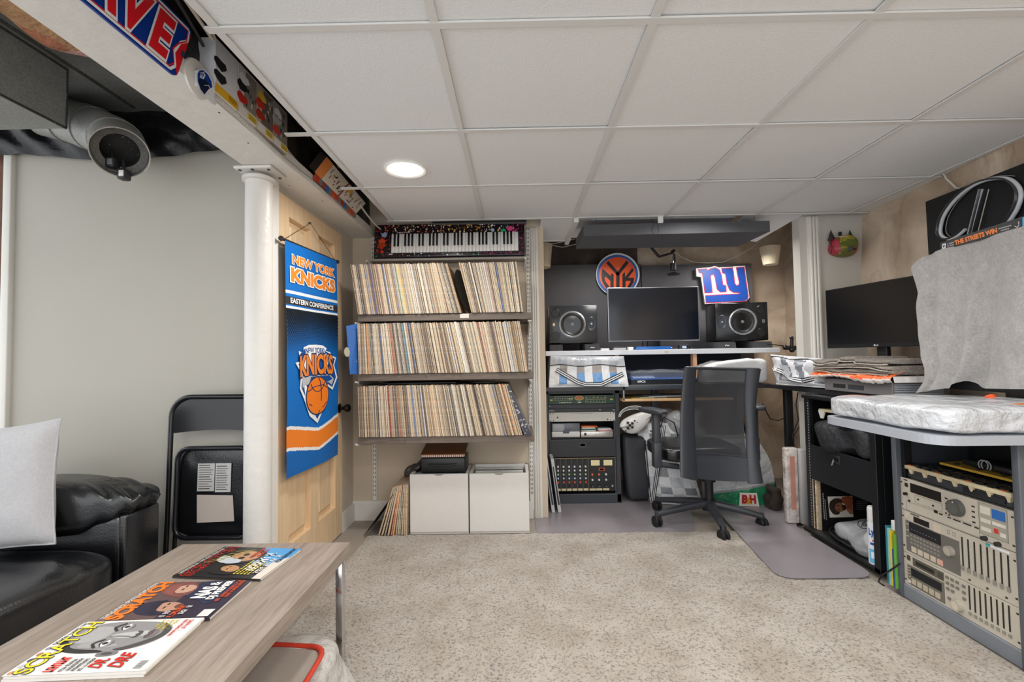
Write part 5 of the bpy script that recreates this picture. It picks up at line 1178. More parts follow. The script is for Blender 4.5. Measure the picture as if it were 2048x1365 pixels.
# --------------------------------------------------------------- drum machine wrapped in plastic
mp = thing('drum_machine', 'black drum machine marked MPCX wrapped in clear plastic on the desk', 'drum machine', (1.06, 3.6, .905))
b = MB(c='12161f'); b.rbox((.855, 3.525, .905), (1.36, 3.88, .950), .003, 1, smooth=False); b.hexa([(.86, 3.528, .95), (1.355, 3.528, .95), (1.355, 3.88, .95), (.86, 3.88, .95), (.86, 3.53, .952), (1.355, 3.53, .952), (1.355, 3.88, .985), (.86, 3.88, .985)], '1f3f78')
b.box((.855, 3.5245, .945), (1.36, 3.526, .95), '2a5fb4'); b.build('body', P_SATIN, mp)
b = MB(); b.txw('MPCX', V((.905, 3.5235, .922)), V((.965, 3.5235, .922)), V((.905, 3.5235, .938)), 'e9edf2', .03)
for i in range(6):
    for j in range(2): b.box((.885+i*.028, 3.56+j*.05, .957+j*.006), (.905+i*.028, 3.59+j*.05, .962+j*.006), 'b9d0ee' if j == 0 else '8fb0dc')
b.build('markings', P_SATIN, mp)
b = MB(c='e8ecef'); b.soft((1.10, 3.70, .972), (.50, .34, .085), .35, 18, amp=.02, fr=14); b.build('plastic_wrap', mat('thin_cling_film', col='cdd6e2', r=.12, alpha=.16, bump=(30, 1, .02)), mp)
small('phone_cradle', 'small grey cable tangle between the checked zip bag and the drum machine', 'cable', lambda b: [b.tube([(.80+.03*math.cos(a+k), 3.50+.01*k, .912+.012*k+.015*math.sin(a*2+k)) for a in [2*PI*i/20 for i in range(20)]], .003, 5, ('8d9298', 'c9cdd2', '2a2c30')[k]) for k in range(3)], CABLE)
# --------------------------------------------------------------- equipment rack
rk = thing('equipment_rack', 'black upright equipment rack full of studio gear under the desk', 'rack', (.5, 3.8, 0))
rx0, rx1, ryf, rz1 = .205, .785, 3.615, .865
b = MB(c='2a2c30'); 
for x in (rx0, rx1-.035): b.rbox((x, ryf, .01), (x+.035, 4.1, rz1), .003, 1, smooth=False)
b.rbox((rx0, ryf, rz1-.028), (rx1, 4.1, rz1), .003, 1, smooth=False); b.rbox((rx0, ryf, .0), (rx1, 4.1, .075), .004, 1, smooth=False); b.box((rx0, 4.07, .05), (rx1, 4.1, rz1), '101114'); b.build('cabinet', BLK_PL, rk)
for x in (rx0+.035, rx1-.048):
    q = MB(c='3a3c40'); q.box((x, ryf+.003, .075), (x+.013, ryf+.006, rz1-.03))
    for k in range(44): q.box((x+.004, ryf+.0015, .085+k*.0172), (x+.009, ryf+.003, .091+k*.0172), '0b0b0c')
    q.build('rack_rail', P_SATIN, rk)
U0, U1 = rx0+.037, rx1-.037
def unit(name, lab, cat, z0, z1, c, fn, m=P_SATIN, part_of=None, x0=U0, x1=U1, dep=.3, yf=ryf-.004, grp='rack units in the black equipment rack'):
    t = None if part_of else thing(name, lab, cat, ((x0+x1)/2, yf, z0), group=grp); b = MB(c=c); b.rbox((x0, yf, z0), (x1, yf+.006, z1), .001, 1, smooth=False); b.box((x0+.02, yf+.006, z0+.002), (x1-.02, yf+dep, z1-.002), '26272a')
    if part_of: t = b.build(name, m, part_of)
    else: b.build('chassis', m, t)
    global KP; KP = t
    q = MB(); fn(q, lambda u, v: (x0+(x1-x0)*u, z0+(z1-z0)*v), yf, t); 
    if q.v: q.build('front_markings', P_SATIN, t)
    return t
def fb(q, S, yf, u0, v0, u1, v1, c, th=.0012):
    (xa, za), (xb, zb_) = S(u0, v0), S(u1, v1); q.box((xa, yf-th, za), (xb, yf-.0001, zb_), c)
KP = None
def kn(q, S, yf, u, v, r, c, h=.012, cap=None):
    x, z = S(u, v); big = h >= .008 and KP is not None; q = MB() if big else q
    q.lathe([(r, 0), (r*.9, h), (0, h)], (x, yf, z), (0, -1, 0), n=12, c=c)
    if cap: q.lathe([(r*.6, h+.0004), (0, h+.0006)], (x, yf, z), (0, -1, 0), n=10, c=cap)
    if big: q.build('knob', P_SATIN, KP)
def u_green(q, S, yf, t):
    x, z = S(.46, .68)
    q.lathe([(.036, 0), (.036, .002), (0, .002)], (0, 0, 0), (0, -1, 0), n=28, c='c9a95c', T=Matrix.Translation((x, yf, z)) @ Matrix.Diagonal((1, 1, .52, 1)))
    q.lathe([(.030, .0024), (0, .0025)], (0, 0, 0), (0, -1, 0), n=28, c='b5733a', T=Matrix.Translation((x, yf, z)) @ Matrix.Diagonal((1, 1, .5, 1)))
    for (a, b_, c_, d_) in ((.08, .45, .36, .9), (.56, .55, .70, .92), (.73, .55, .87, .92), (.56, .1, .86, .48)):
        for (p, r, s_, w_) in ((a, b_, c_, b_+.02), (a, d_-.02, c_, d_), (a, b_, a+.004, d_), (c_-.004, b_, c_, d_)): fb(q, S, yf, p, r, s_, w_, 'cfc98a')
    for k in range(7): kn(q, S, yf, .1+k*.036, .68, .0055, '16201a', .008, 'd9d4c2')
    for k in range(6): kn(q, S, yf, .59+k*.045, .30, .0055, '16201a', .008, 'e6e2d2')
    for k in range(3): kn(q, S, yf, .58+k*.045, .74, .006, '17201c', .008, 'd8d6c8'); kn(q, S, yf, .75+k*.045, .74, .006, '17201c', .008, 'd8d6c8')
    for k in range(8): fb(q, S, yf, .16+k*.024, .12, .172+k*.024, .22, 'efeccb')
    for k in range(5): fb(q, S, yf, .30+k*.012, .56, .306+k*.012, .66, 'f4f2e2')
    for u_ in (.02, .93): fb(q, S, yf, u_, .4, u_+.04, .56, 'c9c26a'); 
    fb(q, S, yf, .44, .14, .49, .24, 'd8d6c0')
unit('green_preamp', 'dark green preamplifier with a gold oval badge, topmost unit of the black rack', 'preamplifier', .762, .828, '123f2e', u_green)
unit('blank_panel', 'plain black blank panel under the green preamplifier', 'panel', .728, .760, '22252c', lambda q, S, yf, t: [fb(q, S, yf, .005, .5, .02, .7, 'b9bcc2')])
def u_blk(q, S, yf, t):
    fb(q, S, yf, .0, .35, .08, .5, 'c6c9ce'); fb(q, S, yf, .12, .2, .155, .7, '0c0d10'); fb(q, S, yf, .76, .5, .785, .62, 'd6d8dc'); fb(q, S, yf, .77, .4, .775, .5, 'd6d8dc'); fb(q, S, yf, .81, .25, .85, .7, '0c0d10'); fb(q, S, yf, .965, .4, 1, .55, 'c6c9ce')
unit('black_rack_unit', 'slim black rack unit with small white lettering above the silver amplifier', 'rack unit', .700, .727, '202329', u_blk)
def u_amp(q, S, yf, t):
    fb(q, S, yf, .34, .84, .66, .87, '8a8a88'); kn(q, S, yf, .13, .46, .0065, '2c3a34', .004)
    for u_ in (.02, .98):
        for v_ in (.08, .9): kn(q, S, yf, u_, v_, .005, '1d1e20', .002)
    for u_ in (.065, .93):
        for v_ in (.12, .88): kn(q, S, yf, u_, v_, .004, '3a3b3c', .003)
    kn(q, S, yf, .885, .2, .005, '2b2b2c', .006)
unit('silver_amplifier', 'pale silver power amplifier with a plain front in the black rack', 'amplifier', .628, .698, 'c9c7c0', u_amp, dep=.35)
b = MB(c='2c2e32'); b.box((U0, ryf+.01, .497), (U1, 4.0, .503)); o = b.build('rack_shelf', P_SATIN); tag(o, 'black metal shelf inside the black rack holding the plastic case', 'shelf')
cs2 = thing('storage_case', 'white storage case with smoky lid and dark latch on the rack shelf', 'case', (.34, 3.65, .503))
q = MB(c='cfcfcd'); q.rbox((.262, 3.635, .5035), (.48, 3.78, .548), .006); q.build('tray', P_SATIN, cs2); q = MB(c='70757d'); q.rbox((.262, 3.637, .548), (.48, 3.78, .612), .004); q.rbox((.27, 3.635, .552), (.36, 3.64, .606), .001, c='a9adb2'); q.build('lid', mat('smoky_lid', r=.15, alpha=.85), cs2); q = MB(c='4b5058'); q.rbox((.35, 3.629, .535), (.397, 3.637, .558), .002); q.build('latch', P_SATIN, cs2)
cv = thing('audio_converter', 'small silver audio box with a black switch on the rack shelf', 'audio device', (.61, 3.65, .503))
q = MB(c='c9c6c2'); q.rbox((.487, 3.632, .5035), (.735, 3.78, .545), .002); q.build('housing', METAL, cv)
q = MB(); S_ = lambda u, v: (.487+.248*u, .5035+.0415*v)
fb(q, S_, 3.632, .1, .3, .17, .8, '141416'); fb(q, S_, 3.632, .25, .4, .34, .7, 'e9e9e9')
for k in range(5): kn(q, S_, 3.632, .45+k*.11, .5, .0025, '55565a', .002)
q.build('front_markings', P_SATIN, cv)
for k, (x, w_, c_, lb) in enumerate(((.49, .11, 'c9c2b6', 'bottom pale compact disc case on the silver audio box'), (.49, .115, '2d6f6a', 'teal compact disc case in the small stack on the rack shelf'), (.495, .105, 'd8d4cc', 'white compact disc case in the small stack on the rack shelf'), (.49, .12, 'd8683a', 'orange compact disc case topping the small stack on the rack shelf'), (.61, .12, 'c98f92', 'pinkish compact disc case lying apart on the silver audio box'), (.62, .10, 'd9d9dc', 'white compact disc case lying on the pinkish one'))):
    b = MB(c=c_); z_ = .5455+.0105*(k if k < 4 else k-4); b.T = Matrix.Translation((x+w_/2, 3.70, z_)) @ Matrix.Rotation(.12*(k-2) % .3, 4, 'Z'); b.rbox((-w_/2, -.06, 0), (w_/2, .06, .0098), .001, 1); o = b.build('compact_disc_case', PRINT); tag(o, lb, 'disc case', 'compact disc cases in the black rack')
def u_drw(q, S, yf, t):
    fb(q, S, yf, .45, .50, .55, .82, '35373b'); fb(q, S, yf, .465, .62, .535, .74, '0b0b0c'); kn(q, S, yf, .60, .74, .006, '0d0d0f', .004)
    fb(q, S, yf, 0, .96, 1, 1.0, '3d4046')
unit('drawer', None, None, .358, .492, '24262c', u_drw, part_of=rk)
def u_mix(q, S, yf, t):
    cl = ('d9d9dc', 'c9ccd0', '9fc3a0', '7fb0d8', 'd8553a')
    for k in range(6):
        u_ = .12+k*.083
        fb(q, S, yf, u_-.042, .02, u_-.040, .98, '8b7b5c'); kn(q, S, yf, u_, .90, .009, '17181a', .010, '3a3b3f')
        for j, c_ in enumerate(cl): kn(q, S, yf, u_, .74-j*.115, .0075, c_, .012, 'f1f1f1' if j % 2 else None)
        kn(q, S, yf, u_, .15, .006, '17181a', .010); fb(q, S, yf, u_-.034, .02, u_+.034, .085, 'cfc19a')
    fb(q, S, yf, .575, .02, .578, .98, 'a58f5c'); fb(q, S, yf, .985, .02, .988, .98, 'a58f5c'); fb(q, S, yf, .08, .98, .988, .99, 'a58f5c')
    for u_ in (.62, .81): fb(q, S, yf, u_, .76, u_+.13, .92, 'e3d6a8'); fb(q, S, yf, u_, .755, u_+.13, .76, '6b5a34')
    fb(q, S, yf, .735, .60, .825, .69, 'b5562a'); fb(q, S, yf, .75, .62, .81, .67, 'd8b070')
    for k, u_ in enumerate((.635, .735, .84)): kn(q, S, yf, u_, .50, .0085, 'd86a3c' if k < 2 else 'c9cdd2', .012); kn(q, S, yf, u_, .34, .0075, 'd8d9dc', .012); kn(q, S, yf, u_, .15, .013, '1a1b1d', .014, '4a4b50'); fb(q, S, yf, u_-.045, .02, u_+.045, .08, 'cfc19a')
    kn(q, S, yf, .935, .42, .006, '0d0d0e', .006); kn(q, S, yf, .935, .3, .006, '0d0d0e', .006); kn(q, S, yf, .935, .15, .007, 'b9bcc0', .006)
unit('rack_mixer', 'black rack mixer with rows of coloured knobs and two meters, lowest in the black rack', 'mixer', .098, .352, '1c1d20', u_mix)
# silver slabs leaning beside the rack
for k in range(2):
    xx = .192+k*.045; b = MB(c='b9bbbd'); b.hexa([(xx+.045, 3.41, .006), (xx+.068, 3.41, .006), (xx+.068, 3.60, .006), (xx+.045, 3.60, .006), (xx, 3.43, .385), (xx+.022, 3.43, .385), (xx+.022, 3.60, .385), (xx, 3.60, .385)])
    b.hexa([(xx+.045, 3.409, .06), (xx+.058, 3.409, .06), (xx+.058, 3.412, .06), (xx+.045, 3.412, .06), (xx+.012, 3.4255, .33), (xx+.021, 3.4255, .33), (xx+.021, 3.43, .33), (xx+.012, 3.43, .33)], '24262a')
    o = b.build('silver_laptop', P_SATIN); tag(o, ('slim silver device leaning on the white wall end beside the rack', 'slim silver device leaning against the black rack side')[k], 'device', 'slim silver devices leaning beside the black rack')
# --------------------------------------------------------------- floor items under desk
gb = thing('game_controller', 'white guitar game controller body with a black cross button on top of the black bag', 'game controller', (.93, 3.62, .5))
cvec = at(1272, 847, Y=3.56)
b = MB(c='d8d6d4'); b.soft(cvec, (.24, .07, .15), .75, 18, amp=.015, fr=9, fn=lambda q: (q[0], q[1], q[2]+(q[0]-cvec.x)*.35+.05*((q[0]-cvec.x)/.12)**2*(1 if q[2] < cvec.z else .2))); b.build('body', P_GLOSS, gb)
def onp(x, y): return at(x, y, Y=3.518)
b = MB(c='1b1b1d')
for x, y, r in ((1257, 858, .0065), (1269, 842, .0065), (1251, 862, .006), (1274, 845, .003)): b.lathe([(r, .0), (r*.8, -.012), (0, -.013)], onp(x, y)+V((0, -.004, 0)), (0, 1, 0), n=12)
for d_ in ((0, 0), (4, 3), (-3, -4), (4, -3), (-3, 4)): p_ = onp(1259+d_[0]*1.3, 851+d_[1]*1.3); b.rbox(p_+V((-.008, -.014, -.008)), p_+V((.008, 0, .008)), .002)
b.build('buttons', P_SATIN, gb)
b = MB(c='b9b9bb')
for k in range(3): b.tube([cvec+V(((.12-.008*k)*math.cos(a)-.01, -.01+.01*k, .05+(.08-.012*k)*math.sin(a))) for a in [PI*i/16*1.0 for i in range(17)]], .0035, 6, ('c9c9ca', 'a9a9ac', 'dcdcdc')[k])
b.build('cable', CABLE, gb)
kb2 = thing('black_soft_bag', 'upright black soft bag standing between the rack and the checked bag', 'bag', (.89, 3.7, 0))
b = MB(c='33353b'); b.soft((.895, 3.70, .262), (.175, .20, .50), .3, 18, amp=.018, fr=7, fn=lambda q: (q[0]+.03*(1-q[2]/.5), q[1], q[2])); b.build('shell', mat('nylon', r=.6, bump=(60, .3)), kb2)
b = MB(c='1f2024'); b.tube([(.97+.03*(1-k/8), 3.60, .05+.43*k/8) for k in range(9)], .004, 6); b.build('seam', P_SATIN, kb2)
def chk3(u, v):
    i = int(u*4.2); j = int(v*9); return 'dfe1e3' if (i+j) % 2 else ('8f9399' if j % 2 else 'c6c8cb')
zipbag('checked_storage_bag', 'tall grey and white checked zip bag with striped straps standing beside the office chair', [(1.0, 3.60, .01), (1.36, 3.50, .01), (1.24, 3.62, .60), (.92, 3.66, .60)], .12, chk3, None, grp=None)
cbg = [o for o in C.objects if o.get('label', '').startswith('tall grey and white')][0]
b = MB()
for u0 in (.28, .72): stripes(b, [V((.92+.32*u0+(.08+.04*u0)*(1-k/8), 3.60-.03*(1-k/8)-.02, .60-.585*k/8)) for k in range(9)], .03)
b.tube([(1.08, 3.57, .58), (1.10, 3.55, .66), (1.17, 3.53, .62), (1.20, 3.54, .52), (1.18, 3.55, .46)], .005, 6, '17181a'); b.tube([(1.0, 3.57, .56), (1.06, 3.54, .50), (1.12, 3.54, .46)], .005, 6, '17181a')
b.build('strap', P_SATIN, cbg)
b = MB(c='b9bcbe'); b.soft((1.30, 3.72, .56), (.30, .25, .28), .6, 16, amp=.06, fr=9); o = b.build('plastic_bag', FILM); tag(o, 'crumpled translucent plastic bag behind the checked storage bag', 'bag')
bh = thing('shopping_bag', 'white and green shopping bag marked B&H standing behind the office chair', 'bag', (1.62, 3.5, 0))
fx = [(1.38, .0), (1.83, .0), (1.85, .18), (1.80, .49), (1.46, .52), (1.40, .35)]
def bhf(u, v):
    xl = 1.36+.07*v+.02*math.sin(v*6); xr = 1.835+.05*math.sin(v*3)-.10*v*v; p = V((xl+(xr-xl)*u, 3.46-.03*math.sin(PI*u)-.012*noise.noise((u*5, v*5, 7)), .008+.505*v)); return p
b = MB(); b.grid(bhf, 60, 110, cf=lambda u, v: '158f5e' if v < .24+.14*(u-.3) else ('9fa3a3' if v < .27+.14*(u-.3) else 'd9dbdc'))
b.grid(lambda u, v: bhf(u, v)+V((0, .16, 0)), 6, 6, 'c9cbcc'); b.grid(lambda u, v: bhf(0, u)+V((0, .16*v, 0)), 6, 4, 'c9cbcc'); b.grid(lambda u, v: bhf(1, u)+V((0, .16*v, 0)), 6, 4, 'd0d2d3'); b.build('bag_body', FILM, bh)
b = MB(); 
def BH(x, z, k): return V((x-.075, 3.415-.001*k, z))
b.add([BH(x, z, 0) for x, z in ((1.655, .035), (1.80, .03), (1.785, .125), (1.665, .13))], [(0, 1, 2, 3)], 'f3efe9')
b.add([BH(x, z, 1) for x, z in ((1.662, .042), (1.792, .037), (1.778, .118), (1.672, .122))], [(0, 1, 2, 3)], 'efe3d2')
b.txw('B', BH(1.678, .055, 3), BH(1.715, .054, 3), BH(1.680, .112, 3), 'b8281e', .06); b.txw('H', BH(1.735, .054, 3), BH(1.775, .052, 3), BH(1.733, .110, 3), 'b8281e', .06); b.txw('&', BH(1.71, .05, 4), BH(1.74, .05, 4), BH(1.71, .095, 4), 'e8a02c', .04)
b.build('logo', PRINT, bh, 'B&H lettering on a white patch')
small('black_boot', 'dark brown crumpled bag on the floor beside the white slab', 'bag', lambda b: b.soft((1.80, 3.36, .10), (.085, .12, .19), .6, 14, '3a302b', amp=.035, fr=18), mat('suede', r=.9))
ms = thing('music_stand', 'black folded music stand leaning behind the shopping bag', 'stand', (1.75, 3.8, 0))
b = MB(c='141518'); b.rbox((1.62, 3.74, .53), (1.86, 3.76, .555), .004); b.tube([(1.60, 3.75, .83), (1.70, 3.76, .56)], .005, 6); b.tube([(1.66, 3.76, .84), (1.78, 3.76, .50), (1.95, 3.8, .20)], .006, 6); b.tube([(1.80, 3.78, .6), (1.98, 3.9, .02)], .008, 6); b.build('frame', P_SATIN, ms)
sl = thing('white_foam_slab', 'white wrapped slab standing upright on the mat beside the open black rack', 'slab', (1.82, 3.08, 0))
b = MB(c='dfd6d0'); b.rbox((1.722, 3.055, .032), (1.802, 3.10, .515), .012, 3); b.build('slab', FILM, sl)
b = MB(c='e6a08a'); b.box((1.748, 3.0535, .12), (1.780, 3.0545, .46)); b.build('pink_stain', mat('faint_pink', r=.4, alpha=.45), sl)
s2 = thing('silver_panel_box', 'flat silver and grey electronics box standing upright against the black rack', 'electronics', (1.80, 3.05, 0))
b = MB(c='a9a7a6'); b.rbox((1.806, 3.04, .032), (1.852, 3.10, .505), .003, 1); b.build('cover', P_SATIN, s2); b = MB(c='8d8f93'); b.rbox((1.854, 3.03, .032), (1.892, 3.10, .49), .003, 1); b.box((1.864, 3.028, .06), (1.880, 3.03, .16), '2a2b2e'); b.box((1.864, 3.028, .22), (1.880, 3.03, .34), '2a2b2e'); b.build('side_plate', P_SATIN, s2)
# cables behind
for k, (pts, lab) in enumerate((([(1596, 785), (1592, 810), (1597, 840), (1585, 870), (1588, 890)], 'thin black cable hanging straight down from the desk corner'), ([(1600, 775), (1608, 800), (1612, 835), (1604, 870), (1614, 892)], 'looping black cable hanging by the rack upright'), ([(1603, 775), (1620-12, 815), (1601, 850), (1590, 868), (1586, 880)], 'third black cable hanging slack by the rack upright'), ([(1606, 780), (1611, 840), (1616, 880)], 'thin cable hanging closest to the rack upright'), ([(1525, 808), (1540, 838), (1556, 842), (1570, 836)], 'black cable looping between chair arm and black desk leg'), ([(1530, 905), (1545, 940), (1552, 975)], 'black cable trailing down behind the shopping bag'))):
    b = MB(c='17171a'); b.tube([at(x, y, Y=3.75 if k > 3 else 3.3) for x, y in pts], .004, 6); o = b.build('hanging_cable', CABLE); tag(o, lab, 'cable')

# ================================================================== OFFICE CHAIR
oc = thing('office_chair', 'black mesh-back office chair on casters turned towards the desk', 'office chair', (1.28, 3.18, 0)); cx, cy = 1.27, 3.17
b = MB(c='1b1c20'); 
b.cyl((cx, cy, .09), (cx, cy, .16), .045, .04); b.build('hub', P_SATIN, oc)
feet = [(1448, 1085), (1313, 1053), (1525, 1058), (1330, 1012), (1403, 1016)]
FL = []
for a in (-70, 2+0, 74, 146, 218):
    FL.append(V((cx+.355*math.cos(math.radians(a+ -28)), cy+.355*math.sin(math.radians(a-28)), 0)))
FL = [V((1.225, 2.86, 0)), V((.905, 3.12, 0)), V((1.56, 3.06, 0)), V((1.0, 3.44, 0)), V((1.40, 3.50, 0))]
for f_ in FL:
    d_ = (f_-V((cx, cy, 0))); n_ = d_.normalized().cross(V((0, 0, 1)))
    b = MB(c='1d1e22')
    def leg(u, v, d_=d_, n_=n_):
        a = 2*PI*u; w_ = .032*(1-.45*v); h_ = .026*(1-.35*v); zz = .135-.055*v**1.4
        s_ = lambda x: math.copysign(abs(x)**.6, x)
        return V((cx, cy, zz))+d_*v+n_*w_*s_(math.cos(a))+V((0, 0, h_*s_(math.sin(a))))
    b.grid(leg, 16, 10); b.cyl(V((f_.x, f_.y, .055)), V((f_.x, f_.y, .10)), .014, n=12); lg_ = b.build('leg', BLK_PL, oc)
    b = MB(c='141517'); n2 = V((math.cos(.3), math.sin(.3), 0)) 
    for s_ in (-1, 1):
        ctr = V((f_.x, f_.y, .0365))+n2*s_*.014
        b.lathe([(0, -.011), (.027, -.011), (.035, -.006), (.036, 0), (.035, .006), (.027, .011), (0, .011)], ctr, n2, n=24); b.lathe([(.012, .0105), (0, .011)], ctr, n2*s_, n=12, c='3c3e42')
    b.rbox(V((f_.x-.018, f_.y-.018, .04)), V((f_.x+.018, f_.y+.018, .062)), .006); b.build('caster', P_SATIN, lg_)
b = MB(c='17181b'); b.cyl((cx, cy, .15), (cx, cy, .38), .028); b.cyl((cx, cy, .28), (cx, cy, .40), .045, .05); b.rbox((cx-.14, cy-.12, .38), (cx+.14, cy+.12, .42), .01); b.build('gas_column', P_SATIN, oc)
b = MB(c='131416'); b.soft((1.20, 3.27, .475), (.54, .48, .11), .4, 18, amp=.008, fr=5); b.build('seat', LEATHER, oc)
# back: curved frame and see-through mesh
tl, tr_, bl_, br_ = at(1366, 734, Y=2.93), at(1520, 737, Y=2.98), at(1354, 950, Y=2.90), at(1516, 962, Y=2.95)
def BB(u, v, o=0):
    p = (bl_*(1-u)+br_*u)*(1-v)+(tl*(1-u)+tr_*u)*v
    wv = -.016*math.sin(PI*v*1.0)
    p += V(((.0 if u < .5 else 1)*(-.020*math.sin(PI*(v-.05))-.0)*1.0*(u-.5)*2, 0, 0)) if u > .5 else V((-.012*math.sin(PI*v)*(1-u*2)*0, 0, 0))
    p.y += .045*math.sin(PI*u)+.05*math.sin(v*PI*.9-.2)-.04+o
    if v < .12: p.z -= .03*math.sin(PI*u)*(1-v/.12)
    return p
MESHM = bpy.data.materials.new('chair_mesh'); MESHM.use_nodes = True
def _mm():
    N = MESHM.node_tree.nodes; L = MESHM.node_tree.links; b = N['Principled BSDF']; b.inputs['Base Color'].default_value = lin('2b2c31'); b.inputs['Roughness'].default_value = .8; b.inputs['Alpha'].default_value = .87
_mm()
b = MB(); b.grid(lambda u, v: BB(.2+.66*u, .2+.78*v), 20, 30); b.build('mesh_panel', MESHM, oc, 'see-through black mesh')
for u0, u1, nm in ((0, .23, 0), (.80, 1, 1)):
    b = MB(c='2c2e33')
    def sf(u, v, u0=u0, u1=u1):
        a = 2*PI*u; c_ = .5+.5*math.cos(a); wid = (u1-u0)*(1-.22*v) if u0 == 0 else (u1-u0)*(.62+.5*abs(v-.45)); uu = (u0+wid*c_) if u0 == 0 else (u1-wid*c_)
        return BB(uu, v*.995+.0, -.018*math.sin(a)-.006)
    b.grid(sf, 20, 30); b.build('side_frame', BLK_PL, oc)
b = MB(c='24262a'); b.tube([BB(.02+.96*k/16, .99, -.004) for k in range(17)], .010, 8); b.build('top_rail', BLK_PL, oc)
b = MB(c='26272b'); b.grid(lambda u, v: BB(.1+.85*u, .015+.19*v, -.010), 16, 8); b.tube([BB(.12+.8*k/16, .205, -.012) for k in range(17)], .004, 6, '3b3d42'); b.build('lumbar_panel', BLK_PL, oc)
for (pa, pb, zt_, sx) in (((1289, 815), (1322, 833), .76, -1), ((1505, 812), (1518, 822), .76, 1)):
    A_ = at(*pa, Y=3.16 if sx < 0 else 3.3); B_ = at(*pb, Y=2.98 if sx < 0 else 3.14)
    A_.z = B_.z = .765; b = MB(c='24262a'); d_ = (B_-A_); c0 = (A_+B_)/2; ang = math.atan2(d_.y, d_.x)
    b.T = Matrix.Translation(c0) @ Matrix.Rotation(ang, 4, 'Z'); b.soft((0, 0, 0), (.26, .095, .038), .6, 12); b.build('armrest', BLK_PL, oc)
    b = MB(c='3a3d43'); x_, y_ = c0.x+.02*(-sx), c0.y; b.rbox((x_-.022, y_-.03, .47), (x_+.022, y_+.03, .75), .006); b.rbox((x_-.026, y_-.034, .40), (x_+.026, y_+.034, .56), .008, c='2a2c30'); b.tube([(x_, y_, .42), (x_-sx*.14, y_, .40)], .018, 8, '1d1e21'); b.build('arm_post', BLK_PL, oc)
# ================================================================== RIGHT SIDE
# poster with a neon letter
po = thing('letter_poster', 'black poster with a huge glossy script letter D on the stone wall', 'poster', (2.24, 2.2, 1.6))
PX = 2.235
b = MB(c='141416'); c4 = [atw(x, y, .055) for x, y in ((1851, 404), (2120, 298), (2120, 600), (1860, 560))]
b.add(c4+[p+V((.015, 0, 0)) for p in c4], [(0, 1, 2, 3), (7, 6, 5, 4), (0, 4, 5, 1), (1, 5, 6, 2), (2, 6, 7, 3), (3, 7, 4, 0)]); b.build('board', P_MATTE, po)
b = MB(); pm = lambda x, y, o=.012: atw(1800+x/5.25, 300+y/5.25, .055+o)
def sm(pts, n=6):
    out = []; m = len(pts)
    for i in range(m-1):
        p0, p1, p2, p3 = V(pts[max(i-1, 0)]), V(pts[i]), V(pts[i+1]), V(pts[min(i+2, m-1)])
        for s_ in range(n): t = s_/n; out.append(.5*((2*p1)+(-p0+p2)*t+(2*p0-5*p1+4*p2-p3)*t*t+(-p0+3*p1-3*p2+p3)*t**3))
    out.append(V(pts[-1])); return out
Dl = sm([(690, 835), (610, 900), (510, 935), (440, 900), (428, 820), (465, 690), (560, 550), (700, 420), (850, 335), (1000, 298), (1150, 310), (1245, 385), (1272, 480), (1240, 600), (1185, 700), (1120, 790)])
St = sm([(858, 412), (800, 640), (735, 900)])
b.tube([pm(p.x, p.y, .006) for p in Dl], .026, 12, '3c3c3e', flat=.25); b.tube([pm(p.x+35, p.y, .005) for p in St], .026, 12, '3c3c3e', flat=.25)
b.build('dark_glass', P_GLOSS, po)
b = MB(); b.tube([pm(p.x, p.y, .016) for p in Dl], .0085, 10, 'c9cdd2'); b.tube([pm(p.x-5, p.y, .018) for p in St], .0105, 10, 'bfc4ca')
b.tube([pm(p.x+75, p.y, .012) for p in St], .0025, 6, 'b9b4aa'); b.tube([pm(p.x-0, p.y, .013)+V((0, -.03, .0)) for p in Dl[8:60]], .002, 6, '8d8d8f')
b.build('letter_tube', P_GLOSS, po, 'pale glossy script D')
b = MB(c='d8d2c6'); b.tube([at(x, y, X=2.25) for x, y in ((1868, 352), (1885, 344), (1893, 358), (1912, 376), (1925, 378))], .005, 6); o = b.build('wall_wire', CABLE); tag(o, 'white wire curling out of the ceiling corner above the letter poster', 'cable')
# mask
mk = thing('painted_mask', 'small painted yellow green and red mask with two dark pointed ears on the pale wall', 'mask', (2.2, 3.15, 1.8))
def mp_(x, y, o=.0): return at(1580+x/4.55, 420+y/4.55, Y=3.165-o)
b = MB()
mc_ = mp_(480, 325, .03)
b.soft(mc_, (.185, .12, .135), .75, 18, amp=.02, fr=12, cf=lambda p: 'b03a48' if p.x < mc_.x-.052 or (p.x > mc_.x+.055 and p.z < mc_.z) else ('9a8a24' if noise.noise(p*16) > -.05 else '5f6a2c') if p.z > mc_.z-.03 else '6a6a30')
b.soft(mc_+V((.005, -.03, -.03)), (.07, .07, .05), .9, 8, '4c5048')
b.build('face', P_SATIN, mk)
for x0, s_ in ((370, 1), (545, 1)):
    b = MB(c='2c2a28'); a_, c_, d_ = mp_(x0-28, 285, .03), mp_(x0+42, 262, .03), mp_(x0+(0 if x0 < 400 else -2), 178, .03); b.add([a_, c_, d_, (a_+c_)/2+V((0, .025, 0)), (a_+c_)/2+V((0, -.02, 0))], [(0, 4, 2), (4, 1, 2), (1, 3, 2), (3, 0, 2)]); b.build('ear', P_SATIN, mk)
b = MB(c='241f1c'); b.soft(mp_(455, 218, .02), (.02, .02, .03), .8, 6); b.soft(mp_(585, 358, .07), (.014, .03, .016), .8, 6); b.tube([mp_(350, 290, .06), mp_(372, 300, .07), mp_(380, 345, .07), mp_(372, 400, .06)], .004, 6)
b.tube([mp_(440, 245, .075), mp_(520, 240, .08), mp_(580, 260, .07), mp_(605, 320, .06)], .003, 6, 'd9c8c0')
for x, y in ((462, 255), (562, 285), (460, 288), (455, 395)): b.soft(mp_(x, y, .085), (.008, .01, .008), 1, 4, 'c9d070')
